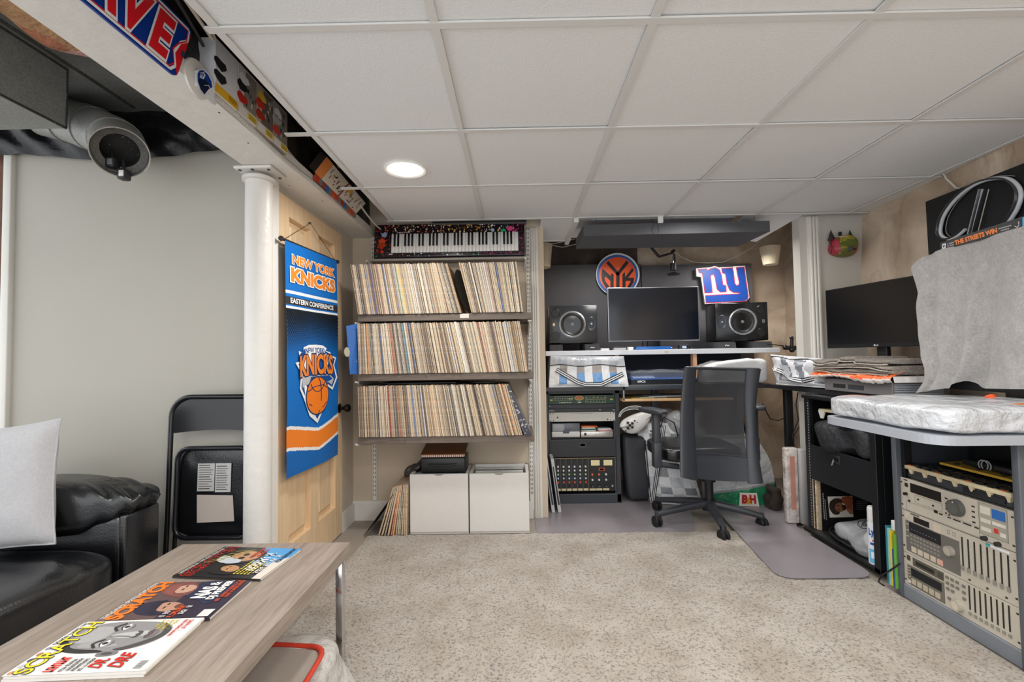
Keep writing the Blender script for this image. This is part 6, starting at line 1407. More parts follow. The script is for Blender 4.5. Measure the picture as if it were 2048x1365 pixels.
b.build('trim', P_GLOSS, mk)
# second monitor
m2 = thing('wall_side_monitor', 'black monitor with a plain dark screen standing over the folded knit blanket', 'monitor', (2.0, 2.7, 1.1))
A_ = V((1.982, 3.0, 0)); B_ = V((2.115, 2.37, 0)); d_ = (B_-A_).normalized(); n_ = V((d_.y, -d_.x, 0))
ang = math.atan2(d_.y, d_.x); T = Matrix.Translation((A_.x, A_.y, 0)) @ Matrix.Rotation(ang, 4, 'Z'); L_ = (B_-A_).length+.12
b = MB(T=T, c='101114'); b.rbox((0, .0, 1.152), (L_, .03, 1.523), .002, 1, smooth=False); b.build('frame', P_SATIN, m2)
b = MB(T=T, c='0a0b0e'); b.box((.006, -.0012, 1.176), (L_-.006, -.0002, 1.518)); b.build('screen', mat('matte_screen', col='0a0b0f', r=.22, spec=.5), m2)
b = MB(T=T, c='c9ccd0'); b.lathe([(.0055, 0), (0, .0005)], (.315, -.0005, 1.163), (0, -1, 0), n=14); b.txw('LG', V((.323, -.001, 1.158)), V((.338, -.001, 1.158)), V((.323, -.001, 1.168)), 'c9ccd0', .02); b.build('badge', PRINT, m2)
b = MB(T=T, c='141518'); b.rbox((.30, .03, .95), (.36, .06, 1.25), .004); b.rbox((.2, .02, .901), (.46, .2, .915), .004); b.build('stand', P_SATIN, m2)
# receiver, bag, blanket
rc = thing('silver_receiver', 'flat grey metal box with two slots lying on the black desk', 'electronics', (1.99, 2.58, .905))
b = MB(c='737172'); b.rbox((1.85, 2.33, .902), (2.13, 2.84, .972), .003, 1, smooth=False); b.hexa([(1.85, 2.33, .972), (2.13, 2.33, .972), (2.13, 2.84, .972), (1.85, 2.84, .972), (1.88, 2.36, .985), (2.13, 2.36, .985), (2.13, 2.84, .985), (1.88, 2.84, .985)], '62605f'); b.build('case', P_SATIN, rc)
b = MB(); b.box((1.8485, 2.66, .922), (1.85, 2.76, .945), '2b2b2e'); b.build('slot', P_SATIN, rc); b = MB(); b.box((1.8485, 2.52, .920), (1.85, 2.64, .945), '3d3e42'); b.build('slot', P_SATIN, rc); b = MB()
for k in range(5): b.box((1.86, 2.328, .912+k*.011), (2.1, 2.33, .919+k*.011), 'a9b0b8')
b.build('vent_grille', P_SATIN, rc)
def ripple(x, y): return .012*noise.noise((x*9, y*9, 1))
b = MB(); b.grid(lambda u, v: (1.83+.30*u-.012*math.sin(u*PI), 2.30+.62*v, .99+.02*math.sin(PI*min(1, u*2))+ripple(u*2, v*4)*.8+.012), 14, 40, cf=lambda u, v: 'f0682c' if u < .3 and noise.noise((u*3, v*4, 0)) > -.2 else 'e2dcd8')
b.grid(lambda u, v: (1.83-.012*math.sin(v*3), 2.30+.62*u, 1.002+ripple(0, u*4)*.8-.028*v-.012*math.sin(u*7)*v), 40, 5, cf=lambda u, v: 'f06a30' if v < .42+.3*noise.noise((u*4, 0, 4)) else 'e6dfdb')
b.grid(lambda u, v: (1.83+.30*u, 2.30-.01*v, 1.002-.03*v), 12, 4, cf=lambda u, v: 'e2dcd8')
o = b.build('orange_plastic_bag', mat('poly_bag', r=.3, bump=(18, .6, .02))); tag(o, 'flattened white plastic bag with an orange stripe between blanket and grey metal box', 'bag')
KN = mat('chunky_knit', r=.95, bump=(160, .9, .006), stretch=(1, 1, 1), var=(70, .22))
kn_ = thing('knit_blanket', 'folded chunky grey-brown knit blanket below the black monitor', 'blanket', (1.98, 2.6, 1.01))
b = MB()
for k, (z_, c_) in enumerate(((1.022, '8d857c'), (1.048, '9d958b'), (1.074, '8a837b'))):
    def ly(u, v, z_=z_, k=k):
        a = 2*PI*u; s_ = lambda x: math.copysign(abs(x)**.45, x)
        h_ = .012; y = 2.32+.60*v
        return (1.985+.15*s_(math.cos(a))+.01*noise.noise((k, v*5, 0)), y, z_+h_*s_(math.sin(a))+.014*noise.noise((v*4, k*.5, 2))+(.012 if k == 2 and .4 < v < .6 else 0)+.0015*math.sin(v*260+math.cos(a)*6))
    b.grid(ly, 28, 200, c_)
    b.tube([V(ly(.5, .02+.96*j/40))+V((-.004, 0, -.012)) for j in range(41)], .004, 6, 'b5ada3')
for k, (z_) in enumerate((1.022, 1.048, 1.074)): b.soft((1.985, 2.925, z_), (.28, .03, .025), .6, 8, '8d857c'); b.soft((1.985, 2.322, z_+.014*noise.noise((0, k*.5, 2))), (.30, .03, .028), .5, 8, '8d857c')
b.build('folds', KN, kn_)
# towel over a monitor
TOW = mat('grey_terry', r=1, bump=(260, 1, .006), var=((110, .16), (30, .10), (7, .06)), sheen=.4)
cm = thing('covered_monitor', 'large monitor hidden under a draped grey towel', 'monitor', (1.95, 1.9, .9))
b = MB(c='1a1b1d'); b.rbox((1.965, 1.45, .95), (1.99, 2.22, 1.57), .004); b.rbox((1.92, 1.7, .90), (2.1, 2.0, .915), .004); b.rbox((1.955, 1.8, .9), (1.98, 1.9, 1.2), .003); b.build('panel', P_SATIN, cm)
b = MB(c='aba8a6')
LO = [(1829, 537), (1836, 550), (1843, 563), (1842, 590), (1841, 612), (1843, 642), (1846, 673), (1848, 704), (1856, 735), (1853, 762), (1838, 787)]
def towel(u, v):
    k = v*(len(LO)-1); i = min(int(k), len(LO)-2); t = k-i; lx = LO[i][0]*(1-t)+LO[i+1][0]*t
    topx = 1829; 
    ytop = 537-40*min(1, (u*260)/55)**.7-max(0, (u*260-55))*.285 if True else 0
    ybot = 787-10*min(1, u*5)+2*u; nt = abs(u*260-88)
    if nt < 30: ybot -= 16*(1-nt/30)**1.5
    yy = ytop+(ybot-ytop)*v; xx = lx+(2110-lx)*u
    fold_ = -.016*math.exp(-((u-.13+.05*v)/.025)**2)+.020*math.sin(u*9+1)+.045*math.exp(-((u-.42+.12*v)/.05)**2)*v-.020*math.exp(-((u-.52+.32*(v-.5))/.035)**2)*v
    p = at(xx, yy, X=1.905)
    return p+V((-fold_-.010*noise.noise((u*6, v*5, 0)), 0, 0))
b.grid(towel, 90, 90)
t0 = [towel(u/30, 0) for u in range(31)]
b.grid(lambda u, v: t0[min(30, int(u*30))]+V((.10*v, 0, .004*math.sin(PI*v))), 30, 4)
l0 = [towel(0, u/30) for u in range(31)]
b.grid(lambda u, v: l0[min(30, int(u*30))]+V((.07*v, .01*v, 0)), 30, 3)
o = b.build('grey_towel', TOW); tag(o, 'large grey terry towel draped over the monitor at the end of the desk', 'towel')
b = MB(c='f0602a'); b.soft((1.93, 1.93, .925), (.03, .04, .03), .8, 8, amp=.01, fr=40); b.tube([(1.92, 1.95, .925), (1.90, 1.91, .935), (1.90, 1.88, .925)], .005, 6); o = b.build('orange_strap', P_SATIN); tag(o, 'small crumpled orange strap peeking out under the grey towel', 'strap')
# big book on top
bk = thing('box_set_book', 'black book with THE STREETS WIN in orange on its spine lying on the towel', 'book', (2.02, 1.95, 1.59))
s0, s1, s3 = at(1881, 503, X=1.915), at(2100, 437, X=1.915), at(1881, 486, X=1.915)
b = MB(c='17181b'); hgt = s3.z-s0.z; b.hexa([s1, s1+V((.27, 0, 0)), s0+V((.27, 0, 0)), s0, s1+V((0, 0, hgt)), s1+V((.27, 0, hgt)), s0+V((.27, 0, hgt)), s0+V((0, 0, hgt))]); b.build('block', P_SATIN, bk)
b = MB().on('X', 1.915, -1, (1800, 300, 5.25)); b.lay(1)
b.tx('THE STREETS WIN', (580, 1000), (1022, 868), (572, 955), 'e07a34', .05)
def sqx(x0, y0, x1, y1, c, n):
    rr = random.Random(int(x0+y0))
    for k in range(n):
        t = k/n; x, y = x0+(x1-x0)*t, y0+(y1-y0)*t; w_ = (x1-x0)/n*.7
        if rr.random() > .1: b.pp([(x, y), (x+w_*.4, y-2), (x+w_*.3, y-17), (x-1, y-15)], c); b.pp([(x, y-8), (x+w_, y-10), (x+w_, y-14), (x, y-12)], c)
sqx(498, 998, 566, 980, 'd9d9dc', 8); sqx(500, 1020, 566, 1004, 'd9d9dc', 9); sqx(1036, 838, 1172, 800, 'd9d9dc', 12); sqx(1050, 860, 1160, 830, 'd9d9dc', 11)
b.pp([(445, 990), (482, 980), (478, 1040), (442, 1046)], 'd9d9dc'); b.pp([(455, 1000), (470, 996), (466, 1022), (452, 1026)], '17181b')
b.stroke([(1205, 800), (1230, 815), (1250, 790), (1245, 755)], 8, 'd9d9dc'); b.pp([(1285, 712), (1310, 705), (1310, 820), (1285, 828)], '2ba8e0')
b.build('spine_print', PRINT, bk)
# ------------------------------------------------------------------ grey corner desk
gd = thing('grey_corner_desk', 'light grey desk with a rounded front edge carrying the wrapped white parcel', 'desk', (1.8, 1.9, 0))
pts = roundpoly([(1.405, 2.20), (1.405, 1.60), (2.13, 1.585), (2.15, 2.20)], .09, 8)
q = MB(c='a3a8b0'); slab(pts, .802, .834, q); q.add([(x, y, .802) for x, y in pts], [list(range(len(pts)))[::-1]]); q.build('desk_top', P_SATIN, gd)
for y in (2.205, 1.672):
    q = MB(c='5a5f66'); q.rbox((1.742, y-.012, .0), (1.80 if y > 2 else 1.775, y+.014, .802), .003); q.rbox((1.775, y-.010, .0), (2.2, y+.010, .80), .003, c='3f4349'); q.build('side_panel', P_SATIN, gd)
wp = thing('wrapped_parcel', 'large parcel wrapped in crinkled white plastic on the light grey desk', 'parcel', (1.75, 1.9, .835))
def wfn(q):
    q = V(q); return q
b = MB(); b.soft((1.76, 1.90, .882), (.68, .60, .085), .22, 34, amp=.022, fr=7, seed=4, fn=wfn, cf=lambda p: 'e3a795' if abs(p.x-1.50-.22*(2.2-p.y)) < .022 and p.z > .9 else 'f08a3c' if (p.y < 1.70 and 1.80 < p.x < 1.86 and p.z > .90) else 'd3d6da'); b.build('wrap', FILM, wp)
b = MB(c='8fa6bd'); b.rbox((1.50, 1.66, .84), (2.06, 2.14, .905), .01); b.build('contents', P_MATTE, wp)
# ------------------------------------------------------------------ grey rack
gr = thing('grey_equipment_rack', 'low grey equipment rack holding beige recorders beside the shag rug', 'rack', (1.95, 1.95, 0))
b = MB(c='7d8289'); b.rbox((1.752, 1.685, .002), (2.1, 2.20, .066), .004, 1, smooth=False); b.box((2.08, 1.69, .06), (2.1, 2.19, .80), '141517'); b.build('plinth', P_SATIN, gr)
for y in (2.183, 1.688):
    q = MB(c='1b1c1f'); q.box((1.765, y-.008, .066), (1.80, y+.008, .78)); 
    for k in range(40): q.box((1.7635, y-.003, .08+k*.0172), (1.7651, y+.003, .086+k*.0172), '000000')
    q.build('rack_rail', P_SATIN, gr)
GF, GY0, GY1 = 1.757, 2.192, 1.700
BEI = 'c3bcae'
def gunit(name, lab, cat, z0, z1, fn, dep=.28):
    t = thing(name, lab, cat, (GF, (GY0+GY1)/2, z0), group='beige recorders in the grey rack'); b = MB(c=BEI); b.rbox((GF, GY1, z0), (GF+.006, GY0, z1), .001, 1, smooth=False); b.box((GF+.006, GY1+.02, z0+.002), (GF+dep, GY0-.02, z1-.002), '8a867c'); b.build('chassis', P_SATIN, t)
    def S(u, v): return (GY0+(GY1-GY0)*u, z0+(z1-z0)*v)
    global KP; KP = t
    q = MB()
    for v_ in (.15, .85):
        for u_ in (.006, .982): y_, z_ = S(u_, v_); q.box((GF-.001, y_, z_-.003), (GF, y_-.008, z_+.003), '1a1a1a')
    fn(q, S, t); q.build('front_markings', P_SATIN, t); return t
def gb_(q, S, u0, v0, u1, v1, c, th=.001):
    (ya, za), (yb, zb_) = S(u0, v0), S(u1, v1); q.box((GF-th, ya, za), (GF-.0001, yb, zb_), c)
def gk(q, S, u, v, r, c, h=.014, cap=None):
    y, z = S(u, v); big = h >= .012; q = MB() if big else q
    q.lathe([(r, 0), (r*.92, h), (0, h)], (GF, y, z), (-1, 0, 0), n=28, c=c)
    if cap: q.lathe([(r*.7, h+.0005), (0, h+.0008)], (GF, y, z), (-1, 0, 0), n=24, c=cap)
    if big: q.build('jog_wheel' if r > .02 else 'knob', P_SATIN, KP)
def gframe(q, S, u0, v0, u1, v1, c='8f897d', w=.003):
    gb_(q, S, u0, v0, u1, v0+w*3, c); gb_(q, S, u0, v1-w*3, u1, v1, c); gb_(q, S, u0, v0, u0+w*.6, v1, c); gb_(q, S, u1-w*.6, v0, u1, v1, c)
def g_cd(q, S, t):
    gb_(q, S, .11, .62, .42, .90, '14110f'); gb_(q, S, .05, .74, .085, .86, '24221f'); gk(q, S, .065, .52, .007, '141414', .012); gk(q, S, .095, .33, .005, '1a1a1a', .004); gb_(q, S, .04, .93, .08, .965, '3a3a38')
    gframe(q, S, .155, .34, .425, .58); gk(q, S, .19, .49, .004, '111', .002) if 0 else None
    gk(q, S, .19, .47, .004, '141414', .003); gk(q, S, .34, .44, .004, '141414', .003)
    gframe(q, S, .06, .02, .74, .30); gb_(q, S, .0, .0, 1, .006, '5f5b53')
    gb_(q, S, .345, .25, .38, .33, '1a1a1a'); gb_(q, S, .395, .25, .425, .29, '1a1a1a')
    for (a, e) in ((.47, .50), (.52, .585), (.605, .675), (.70, .735)): gb_(q, S, a, .24, e, .275, '232323')
    for k in range(3): gb_(q, S, .455, .76-k*.15, .48, .80-k*.15, '232323')
    for k in range(4): gb_(q, S, .685, .78-k*.14, .71, .82-k*.14, '232323')
    gk(q, S, .565, .62, .034, '53534f', .020, '5c5c58'); y_, z_ = S(.567, .78); q.lathe([(.003, 0), (0, .001)], (GF-.021, y_, z_), (-1, 0, 0), n=10, c='d9d9d6')
    gk(q, S, .46, .36, .003, '141414', .003); gk(q, S, .49, .34, .003, '141414', .003)
    gframe(q, S, .74, .16, .955, .98, '6d6a60'); gb_(q, S, .745, .18, .95, .97, 'a9a598', .0006)
    gb_(q, S, .755, .70, .83, .90, 'd9d4c6', .002); gb_(q, S, .845, .66, .94, .90, '2d6cb8', .002); gb_(q, S, .755, .48, .83, .58, 'd9d4c6', .002); gb_(q, S, .845, .50, .94, .58, 'e2ded4', .002); gb_(q, S, .755, .26, .83, .36, 'd9d4c6', .002); gb_(q, S, .855, .30, .885, .42, 'd23a2c', .002); gb_(q, S, .90, .26, .94, .36, 'e2ded4', .002)
    gk(q, S, .785, .07, .009, '2b2b29', .014); gk(q, S, .885, .05, .009, '2b2b29', .014)
gunit('compact_disc_recorder', 'beige rack disc recorder with a big dark jog wheel and a blue window', 'recorder', .404, .548, g_cd, .34)
def faders(q, S, u0, du, v0, v1, kv, n=8, cap='8f8c84', h=.006):
    for k in range(n):
        u_ = u0+du*k; gb_(q, S, u_-.006, v0, u_+.006, v1, '26231f'); 
        if kv > 0: f2 = MB(); gb_(f2, S, u_-.010, kv-.05, u_+.010, kv+.04, cap, h); f2.build('fader', P_SATIN, KP)
        for j in range(8): gb_(q, S, u_+.010, v0+(v1-v0)*j/8, u_+.013, v0+(v1-v0)*j/8+.005, '8f897d')
def g_8(q, S, t):
    gb_(q, S, .045, .84, .075, .94, 'd2c4b4', .002); gb_(q, S, .10, .955, .19, .985, '55524c'); gb_(q, S, .13, .80, .29, .93, '17120f'); gb_(q, S, .335, .78, .395, .95, 'cfc2b0', .003)
    for k in range(2): gframe(q, S, .46+k*.05, .85, .485+k*.05, .93)
    gb_(q, S, .04, .06, .565, .78, '6e6b65', .0012); gb_(q, S, .08, .52, .40, .76, '1b1c20', .0018)
    for i in range(9):
        for j in range(3): gb_(q, S, .09+i*.034, .27+j*.085, .112+i*.034, .31+j*.085, '8f8c84', .003)
    for k in range(5): gb_(q, S, .10+k*.065, .09, .15+k*.065, .21, 'c9beac' if k < 4 else 'd8a898', .004)
    for k in range(3): gb_(q, S, .048, .68-k*.14, .075, .70-k*.14, 'b9b4a8', .0018)
    gk(q, S, .485, .50, .021, 'a39d90', .016, 'b5ae9f'); gframe(q, S, .475, .14, .50, .24)
    for k in range(9): gb_(q, S, .10+k*.03, .60, .115+k*.03, .615, '6e7686', .002)
    faders(q, S, .59, .0505, .26, .90, .27, 8)
    gb_(q, S, .785, .93, .955, .975, 'e9edf0', .0015); gb_(q, S, .785, .93, .82, .975, '2ba3b8', .002)
    for k in range(3): gk(q, S, .64+k*.14, .08, .004, '3a3a38', .003)
gunit('eight_track_recorder', 'beige rack recorder with faders and a blue and white sticker strip', 'recorder', .212, .402, g_8)
def g_b(q, S, t):
    gb_(q, S, .04, .80, .075, .95, '4c443b', .002); gb_(q, S, .10, .70, .41, .95, '5f5b52', .001); gb_(q, S, .13, .76, .32, .88, '2b2723', .0016); gb_(q, S, .355, .74, .40, .90, '4a463f', .002)
    gb_(q, S, .04, .06, .41, .66, '6e6b60', .0012); gb_(q, S, .08, .36, .385, .60, '14181d', .0018)
    for k in range(5): gb_(q, S, .085+k*.06, .12, .13+k*.06, .28, 'b9ae9a', .004)
    for k in range(5): gb_(q, S, .046, .56-k*.09, .07, .575-k*.09, 'c9c4b8', .0018)
    gb_(q, S, .046, .10, .072, .18, 'd9d6ce', .003)
    for i in range(3):
        for j in range(3):
            if not (i == 2 and j == 2): gb_(q, S, .43+i*.045, .84-j*.16, .455+i*.045, .91-j*.16, '77736a', .004)
    for j in range(3): gb_(q, S, .575, .82-j*.17, .60, .89-j*.17, '77736a', .004)
    gb_(q, S, .44, .26, .465, .33, '77736a', .004)
    gk(q, S, .535, .24, .023, 'b3ab9c', .018, 'cfc4b2')
    faders(q, S, .63, .043, .30, .95, -.3, 8)
    for k in range(8): gb_(q, S, .622+.043*k, .16, .642+.043*k, .24, '8f8b80', .004)
gunit('digital_recorder', 'beige rack recorder with a dark display and eight narrow slots, lowest in the grey rack', 'recorder', .067, .210, g_b)
# pads circuit frame
kf = thing('keyboard_pad_frame', 'cream plastic frame full of black rubber pads on top of the beige recorders', 'electronics', (1.85, 1.95, .6))
b = MB(c='2a2d33'); b.rbox((1.775, 1.72, .552), (2.0, 2.17, .585), .002, c='3a3d42'); b.rbox((1.768, 1.74, .560), (1.775, 1.90, .580), .001, c='22252b'); b.build('base', P_SATIN, kf)
b = MB(c='d9cba8'); b.rbox((1.765, 1.715, .590), (1.785, 2.175, .606), .001, 1); b.box((1.785, 1.715, .594), (1.92, 2.175, .600), '4b4d4f')
for k in range(7): b.hexa([(1.767, 2.14-k*.07, .572), (1.775, 2.14-k*.07, .572), (1.775, 2.148-k*.07, .572), (1.767, 2.148-k*.07, .572), (1.765, 2.135-k*.07, .592), (1.78, 2.135-k*.07, .592), (1.78, 2.155-k*.07, .592), (1.765, 2.155-k*.07, .592)])
b.build('frame', P_SATIN, kf)
b = MB(c='1f2023')
for i in range(9):
    for j in range(2): b.rbox((1.79+j*.055, 2.13-i*.048, .60), (1.835+j*.055, 2.165-i*.048, .612), .004)
for i in range(10): b.box((1.772, 2.145-i*.045, .606), (1.782, 2.165-i*.045, .609), '1b1c1e' if i % 3 else 'c8662c')
b.build('pads', P_SATIN, kf)
b = MB(c='b8963c'); b.hexa([(1.86, 1.715, .625), (2.06, 1.70, .63), (2.06, 2.12, .63), (1.86, 2.10, .625), (1.86, 1.715, .632), (2.06, 1.70, .637), (2.06, 2.12, .637), (1.86, 2.10, .632)])
b.box((1.859, 1.715, .624), (1.861, 2.10, .633), 'dcae3c')
for k in range(10): b.box((1.88+.02*(k % 3), 1.75+k*.033, .632), (1.90+.02*(k % 3), 1.76+k*.033, .638), '3a3326')
o = b.build('yellow_circuit_board', P_SATIN); tag(o, 'yellow circuit board lying over the black rubber pads', 'circuit board')
pa = thing('power_adapter', 'black power adapter with a grey cable lying on the yellow circuit board', 'adapter', (1.95, 1.95, .64))
b = MB(c='1c1d20'); b.rbox((1.90, 1.84, .638), (2.02, 2.04, .662), .006, 2); b.build('body', P_SATIN, pa); b = MB(c='a8a9ab')
for k in range(2): b.tube([(1.895, 1.93+.012*k+.02*math.cos(a), .655+.02*math.sin(a)) for a in [PI*i/12*1.5-.8 for i in range(13)]], .0025, 6)
b.build('cable', CABLE, pa)
# ------------------------------------------------------------------ black open rack
br = thing('open_black_rack', 'open black steel rack under the desk with records, a drawer and bags inside', 'rack', (2.0, 2.66, 0))
b = MB(c='17181b')
b.rbox((1.795, 2.925, .03), (1.83, 2.96, .868), .002, 1, smooth=False); b.rbox((1.765, 2.345, .03), (1.80, 2.385, .868), .002, 1, smooth=False); b.rbox((2.16, 2.925, .03), (2.19, 2.96, .868), .002); b.rbox((1.80, 2.345, .03), (2.19, 2.36, .868), .002, c='0e0f11')
b.rbox((1.765, 2.345, .03), (2.19, 2.96, .055), .002, c='1c1d20'); b.rbox((1.78, 2.345, .845), (2.19, 2.96, .868), .002); b.box((2.17, 2.36, .055), (2.185, 2.95, .85), '0c0c0e'); b.box((1.83, 2.945, .055), (2.18, 2.955, .85), '101113')
b.build('frame', P_SATIN, br)
q = MB(c='2c2e32'); q.box((1.793, 2.912, .06), (1.80, 2.925, .845))
for k in range(46): q.box((1.7915, 2.915, .07+k*.0165), (1.7935, 2.921, .076+k*.0165), '9a9b9d')
q.build('rack_rail', P_SATIN, br)
dw = br
b = MB(c='1b1c20'); b.rbox((1.79, 2.40, .358), (1.796, 2.905, .565), .001, 1, smooth=False); b.box((1.796, 2.41, .36), (2.13, 2.90, .39)); b.box((1.796, 2.41, .36), (2.13, 2.418, .55)); b.box((1.796, 2.892, .36), (2.13, 2.90, .55)); dw = b.build('drawer', P_SATIN, br)
b = MB(c='303238'); b.rbox((1.787, 2.64, .50), (1.79, 2.69, .545), .001); b.box((1.7865, 2.65, .512), (1.788, 2.68, .53), '08080a'); b.build('latch', P_SATIN, dw)
b = MB(c='8f8f92'); b.tube([(1.783, 2.665, .62), (1.783, 2.668, .55), (1.78, 2.68, .515)], .0025, 6, '2b2b2d'); b.tube([(1.781, 2.68, .520), (1.779, 2.695, .485)], .005, 6, 'b9b9bb'); b.build('key_on_cord', METAL, dw)
b = MB(c='26282c'); b.soft((1.93, 2.66, .64), (.30, .48, .16), .45, 18, amp=.05, fr=7); o = b.build('black_clothes_bag', mat('black_nylon', r=.55, bump=(22, .9, .02))); tag(o, 'crumpled black fabric bag lying on the drawer in the open black rack', 'bag')
b = MB(c='3c5f9a'); b.soft((1.86, 2.60, .735), (.18, .16, .02), .5, 10, amp=.01, fr=20); o = b.build('blue_booklet', PRINT); tag(o, 'blue and white booklet on the black bag inside the open rack', 'booklet')
b = MB(c='a9c0a0'); b.soft((1.87, 2.47, .728), (.15, .14, .018), .5, 10, amp=.01, fr=20, cf=lambda p: '4d7fb8' if noise.noise(p*40) > 0 else 'c9d2d6'); o = b.build('folded_wrapper', PRINT); tag(o, 'crumpled pale blue wrapper on the black bag inside the open rack', 'wrapper')
bb_ = at(1640, 828, X=1.83); b = MB(c='bdb594'); b.hexa([(1.81, 2.52, .78), (1.90, 2.52, .78), (1.90, 2.84, .775), (1.81, 2.84, .775), (1.81, 2.52, .795), (1.90, 2.52, .795), (1.90, 2.84, .79), (1.81, 2.84, .79)]); b.hexa([(1.808, 2.80, .735), (1.812, 2.80, .735), (1.812, 2.825, .735), (1.808, 2.825, .735), (1.808, 2.79, .78), (1.82, 2.79, .78), (1.82, 2.845, .78), (1.808, 2.845, .78)], 'c9cac0')
o = b.build('beige_plastic_part', P_SATIN); tag(o, 'cream plastic bracket lying high inside the open black rack', 'bracket')
# records inside
for k, c_ in enumerate(('b9a58a', 'd6c5a6', '3c2f28', 'c9b595')):
    y_ = 2.877+k*.010; b = MB(c=c_); b.hexa([(1.808-.003*k, y_, .056), (2.12, y_, .056), (2.12, y_+.008, .056), (1.808-.003*k, y_+.008, .056), (1.808-.003*k, y_+.002, .352), (2.12, y_+.002, .352), (2.12, y_+.010, .352), (1.808-.003*k, y_+.010, .352)]); o = b.build('vinyl_record_sleeve', SLEEVE); tag(o, ('tan', 'cream', 'dark brown', 'sand')[k]+' record sleeve behind the black album inside the open black rack', 'record', 'records inside the open black rack')
al = thing('album_sleeve', 'black album sleeve showing a bearded person leaning on a hand, inside the open rack', 'record', (1.97, 2.865, .056))
AY = 2.866
b = MB(c='141417'); b.box((1.822, AY, .056), (2.135, AY+.006, .352)); b.build('jacket', PRINT, al)
b = MB().on('Y', AY, -1, (1540, 780, 3.33)); b.lay(1).pp([(383, 712), (548, 708), (556, 848), (398, 852)], 'cfc9be')
def crv(pts): return [(p.x, p.y) for p in sm(list(pts)+[pts[0]], 4)[:-1]]
b.lay(2).pp(crv([(480, 715), (546, 712), (550, 780), (554, 830), (520, 815), (505, 770), (470, 745)]), '8a4a30')
b.lay(3).pp(crv([(400, 745), (430, 725), (470, 728), (480, 760), (468, 800), (460, 830), (425, 830), (400, 800), (394, 770)]), '33261f')
b.lay(4).pp(crv([(438, 765), (465, 752), (490, 770), (500, 795), (480, 812), (450, 810), (432, 790)]), '8a5a40')
b.lay(5).pp(crv([(475, 770), (500, 768), (510, 790), (492, 805), (482, 790)]), '3a261d'); b.pp(crv([(446, 772), (458, 768), (460, 774), (448, 778)]), '241812'); b.pp(crv([(450, 798), (462, 796), (462, 801), (452, 803)]), '241812'); b.pp(crv([(500, 790), (545, 800), (552, 830), (520, 812)]), 'a06a4a')
for k in range(11): b.pp([(350+k, 690+k*16), (355+k, 690+k*16), (355+k, 701+k*16), (350+k, 701+k*16)], 'b9b9b4'); b.pp([(364+k, 730+k*13), (368+k, 730+k*13), (368+k, 739+k*13), (364+k, 739+k*13)], 'a9a9a4')
for k in range(5): b.pp([(575, 745+k*12), (650, 745+k*14), (650, 747+k*14), (575, 747+k*12)], '8a8a88')
b.build('cover_print', PRINT, al)
pb_ = thing('white_plush_bag', 'white bundle with a drawn heart in a clear bag inside the open rack', 'bag', (1.9, 2.55, .06))
b = MB(); b.soft((1.90, 2.47, .120), (.15, .22, .115), .7, 18, 'e3e1df', amp=.02, fr=7); b.build('bundle', P_MATTE, pb_)
b = MB(c='d9dde0'); b.soft((1.885, 2.55, .115), (.22, .42, .115), .6, 20, amp=.035, fr=9); b.build('clear_wrap', CLEAR, pb_)
b = MB(c='26262a'); XX = 1.808
hp_ = [(at(1540+x/3.33, 780+y/3.33, X=1.80)) for x, y in ((668, 930), (610, 922), (585, 900), (590, 875), (612, 872), (622, 890), (640, 862), (660, 868), (662, 885))]; b.tube(hp_, .0025, 5)
for xs_ in ([(610, 912), (618, 888), (626, 910)], [(630, 885), (634, 912), (640, 895), (648, 912)], [(650, 890), (655, 912)]): b.tube([at(1540+x/3.33, 780+y/3.33, X=1.80) for x, y in xs_], .0022, 5)
b.build('heart_drawing', P_SATIN, pb_)
b = MB(c='121214')
for k in range(4): b.tube([(1.90+(.10+.012*k)*math.cos(a), 2.60+(.20+.015*k)*math.sin(a), .065+.007*k) for a in [2*PI*i/30 for i in range(30)]], .005, 6, closed=True)
o = b.build('coiled_cable', CABLE); tag(o, 'coiled black cable on the floor of the open black rack', 'cable')
# spray can
sp = thing('spray_can', 'white and blue disinfectant spray can at the front of the open black rack', 'spray can', (1.797, 2.415, .055))
sx, sy = 1.797, 2.415
b = MB(c='eceef0'); b.lathe([(0, .001), (.029, .001), (.031, .004), (.031, .20), (.028, .215), (.024, .22)], (sx, sy, .055), n=36, cols=['eceef0', 'eceef0', 'e4ebf3', 'dfe3e6', 'cfd3d6']); b.build('can', P_GLOSS, sp)
b = MB(c='e6e4e2'); b.lathe([(.030, .215), (.030, .275), (.026, .285), (0, .286)], (sx, sy, .055), n=36); b.build('cap', P_SATIN, sp)
b = MB()
def CY(a, z, o=.0006): return (sx+(.031+o)*math.cos(a), sy+(.031+o)*math.sin(a), .055+z)
A0_, A1_ = PI+.0, PI+2.0
b.grid(lambda u, v: CY(A0_+(A1_-A0_)*u, .01+.07*v), 20, 2, '6fb9e0'); b.grid(lambda u, v: CY(A0_+.2+1.4*u, .10+.012*v, .001), 20, 1, '2c4fa0'); b.grid(lambda u, v: CY(A0_+.5+1.1*u, .118+.008*v, .001), 20, 1, 'c83a3a'); b.grid(lambda u, v: CY(A0_+.3+1.1*u, .035+.03*v, .001), 20, 2, 'e8f2f8')
vs, fs = glyphs('Lysol', .04); b.add([CY(A0_+.05+1.75*x, .135+.045*y+.012*x, .0015) for x, y in vs], fs, '2a56a8')
b.build('printed_label', P_GLOSS, sp)
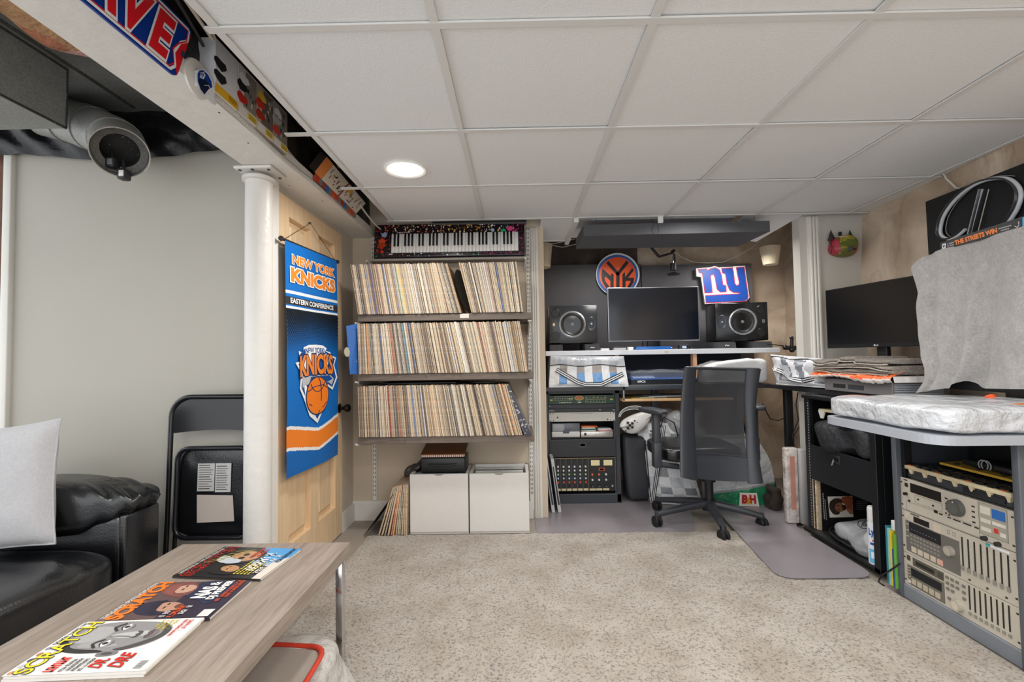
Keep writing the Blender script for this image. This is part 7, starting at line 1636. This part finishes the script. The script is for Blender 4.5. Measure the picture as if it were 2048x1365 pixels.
# folders
for k, (y_, c_, lab, h_) in enumerate(((2.262, '2f7d8c', 'teal folder standing on edge beside the spray can', .270), (2.250, '8fc4b8', 'pale green folder in the upright row beside the spray can', .262), (2.238, 'd8c23a', 'yellow folder in the upright row beside the spray can', .255), (2.227, '2c4f86', 'blue folder in the upright row beside the spray can', .175), (2.216, '5fa83c', 'bright green folder nearest the grey rack', .245))):
    b = MB(c=c_); b.rbox((1.735, y_-.0055, .031), (1.95, y_+.0055, .031+h_), .001, 1, smooth=False); o = b.build('folder', PRINT); tag(o, lab, 'folder', 'upright folders beside the grey rack')
for z0, z1, lab in ((.03, .075, 'small white block on the floor by the grey rack leg'), (.29, .335, 'small white block stuck high on the grey rack leg')):
    b = MB(c='dcdedd'); b.rbox((1.738, 2.217, z0), (1.77, 2.235, z1), .003) if z0 < .1 else b.rbox((1.742, 2.218, z0), (1.77, 2.24, z1+.0), .003); o = b.build('white_block', P_SATIN); tag(o, lab, 'block')
b = MB(c='17181a'); b.tube([at(x, y, X=1.715) for x, y in ((1800, 1128), (1780, 1142), (1762, 1152), (1757, 1165), (1768, 1172))], .004, 6); o = b.build('loose_cable', CABLE); tag(o, 'black cord end poking out in front of the upright folders', 'cable')
# desk corner block under black desk
# ================================================================== LIGHT
def lamp(x, y, z, e, size=.28, c=(1, .972, .93)):
    l = bpy.data.lights.new('downlight_and_fill', 'AREA'); l.shape = 'DISK'; l.size = size; l.energy = e; l.color = c; l.spread = math.radians(165)
    o = bpy.data.objects.new('downlight_and_fill', l); C.objects.link(o); o.location = (x, y, z); return o
lamp(-.53, 2.25, 2.035, 9, .16)
for x, y, e in ((.75, 1.35, 11), (.2, .2, 12), (1.3, .1, 10), (-1.6, .3, 9), (-.6, -.6, 12), (1.2, -.9, 10), (1.15, 2.75, 8), (.75, 3.62, 5), (1.78, 3.72, 8)):  # lamps without visible fittings, added as fill; alcove ones brighten its walls
    lamp(x, y, 2.035 if y < 3 else 1.99, e, .4 if y < 3 else .2)
wd = bpy.data.worlds.new('room_glow'); sc.world = wd; wd.use_nodes = True
wd.node_tree.nodes['Background'].inputs[0].default_value = (.94, .97, 1, 1); wd.node_tree.nodes['Background'].inputs[1].default_value = 1.7
sc.view_settings.view_transform = 'Standard'; sc.view_settings.look = 'None'; sc.view_settings.exposure = .25
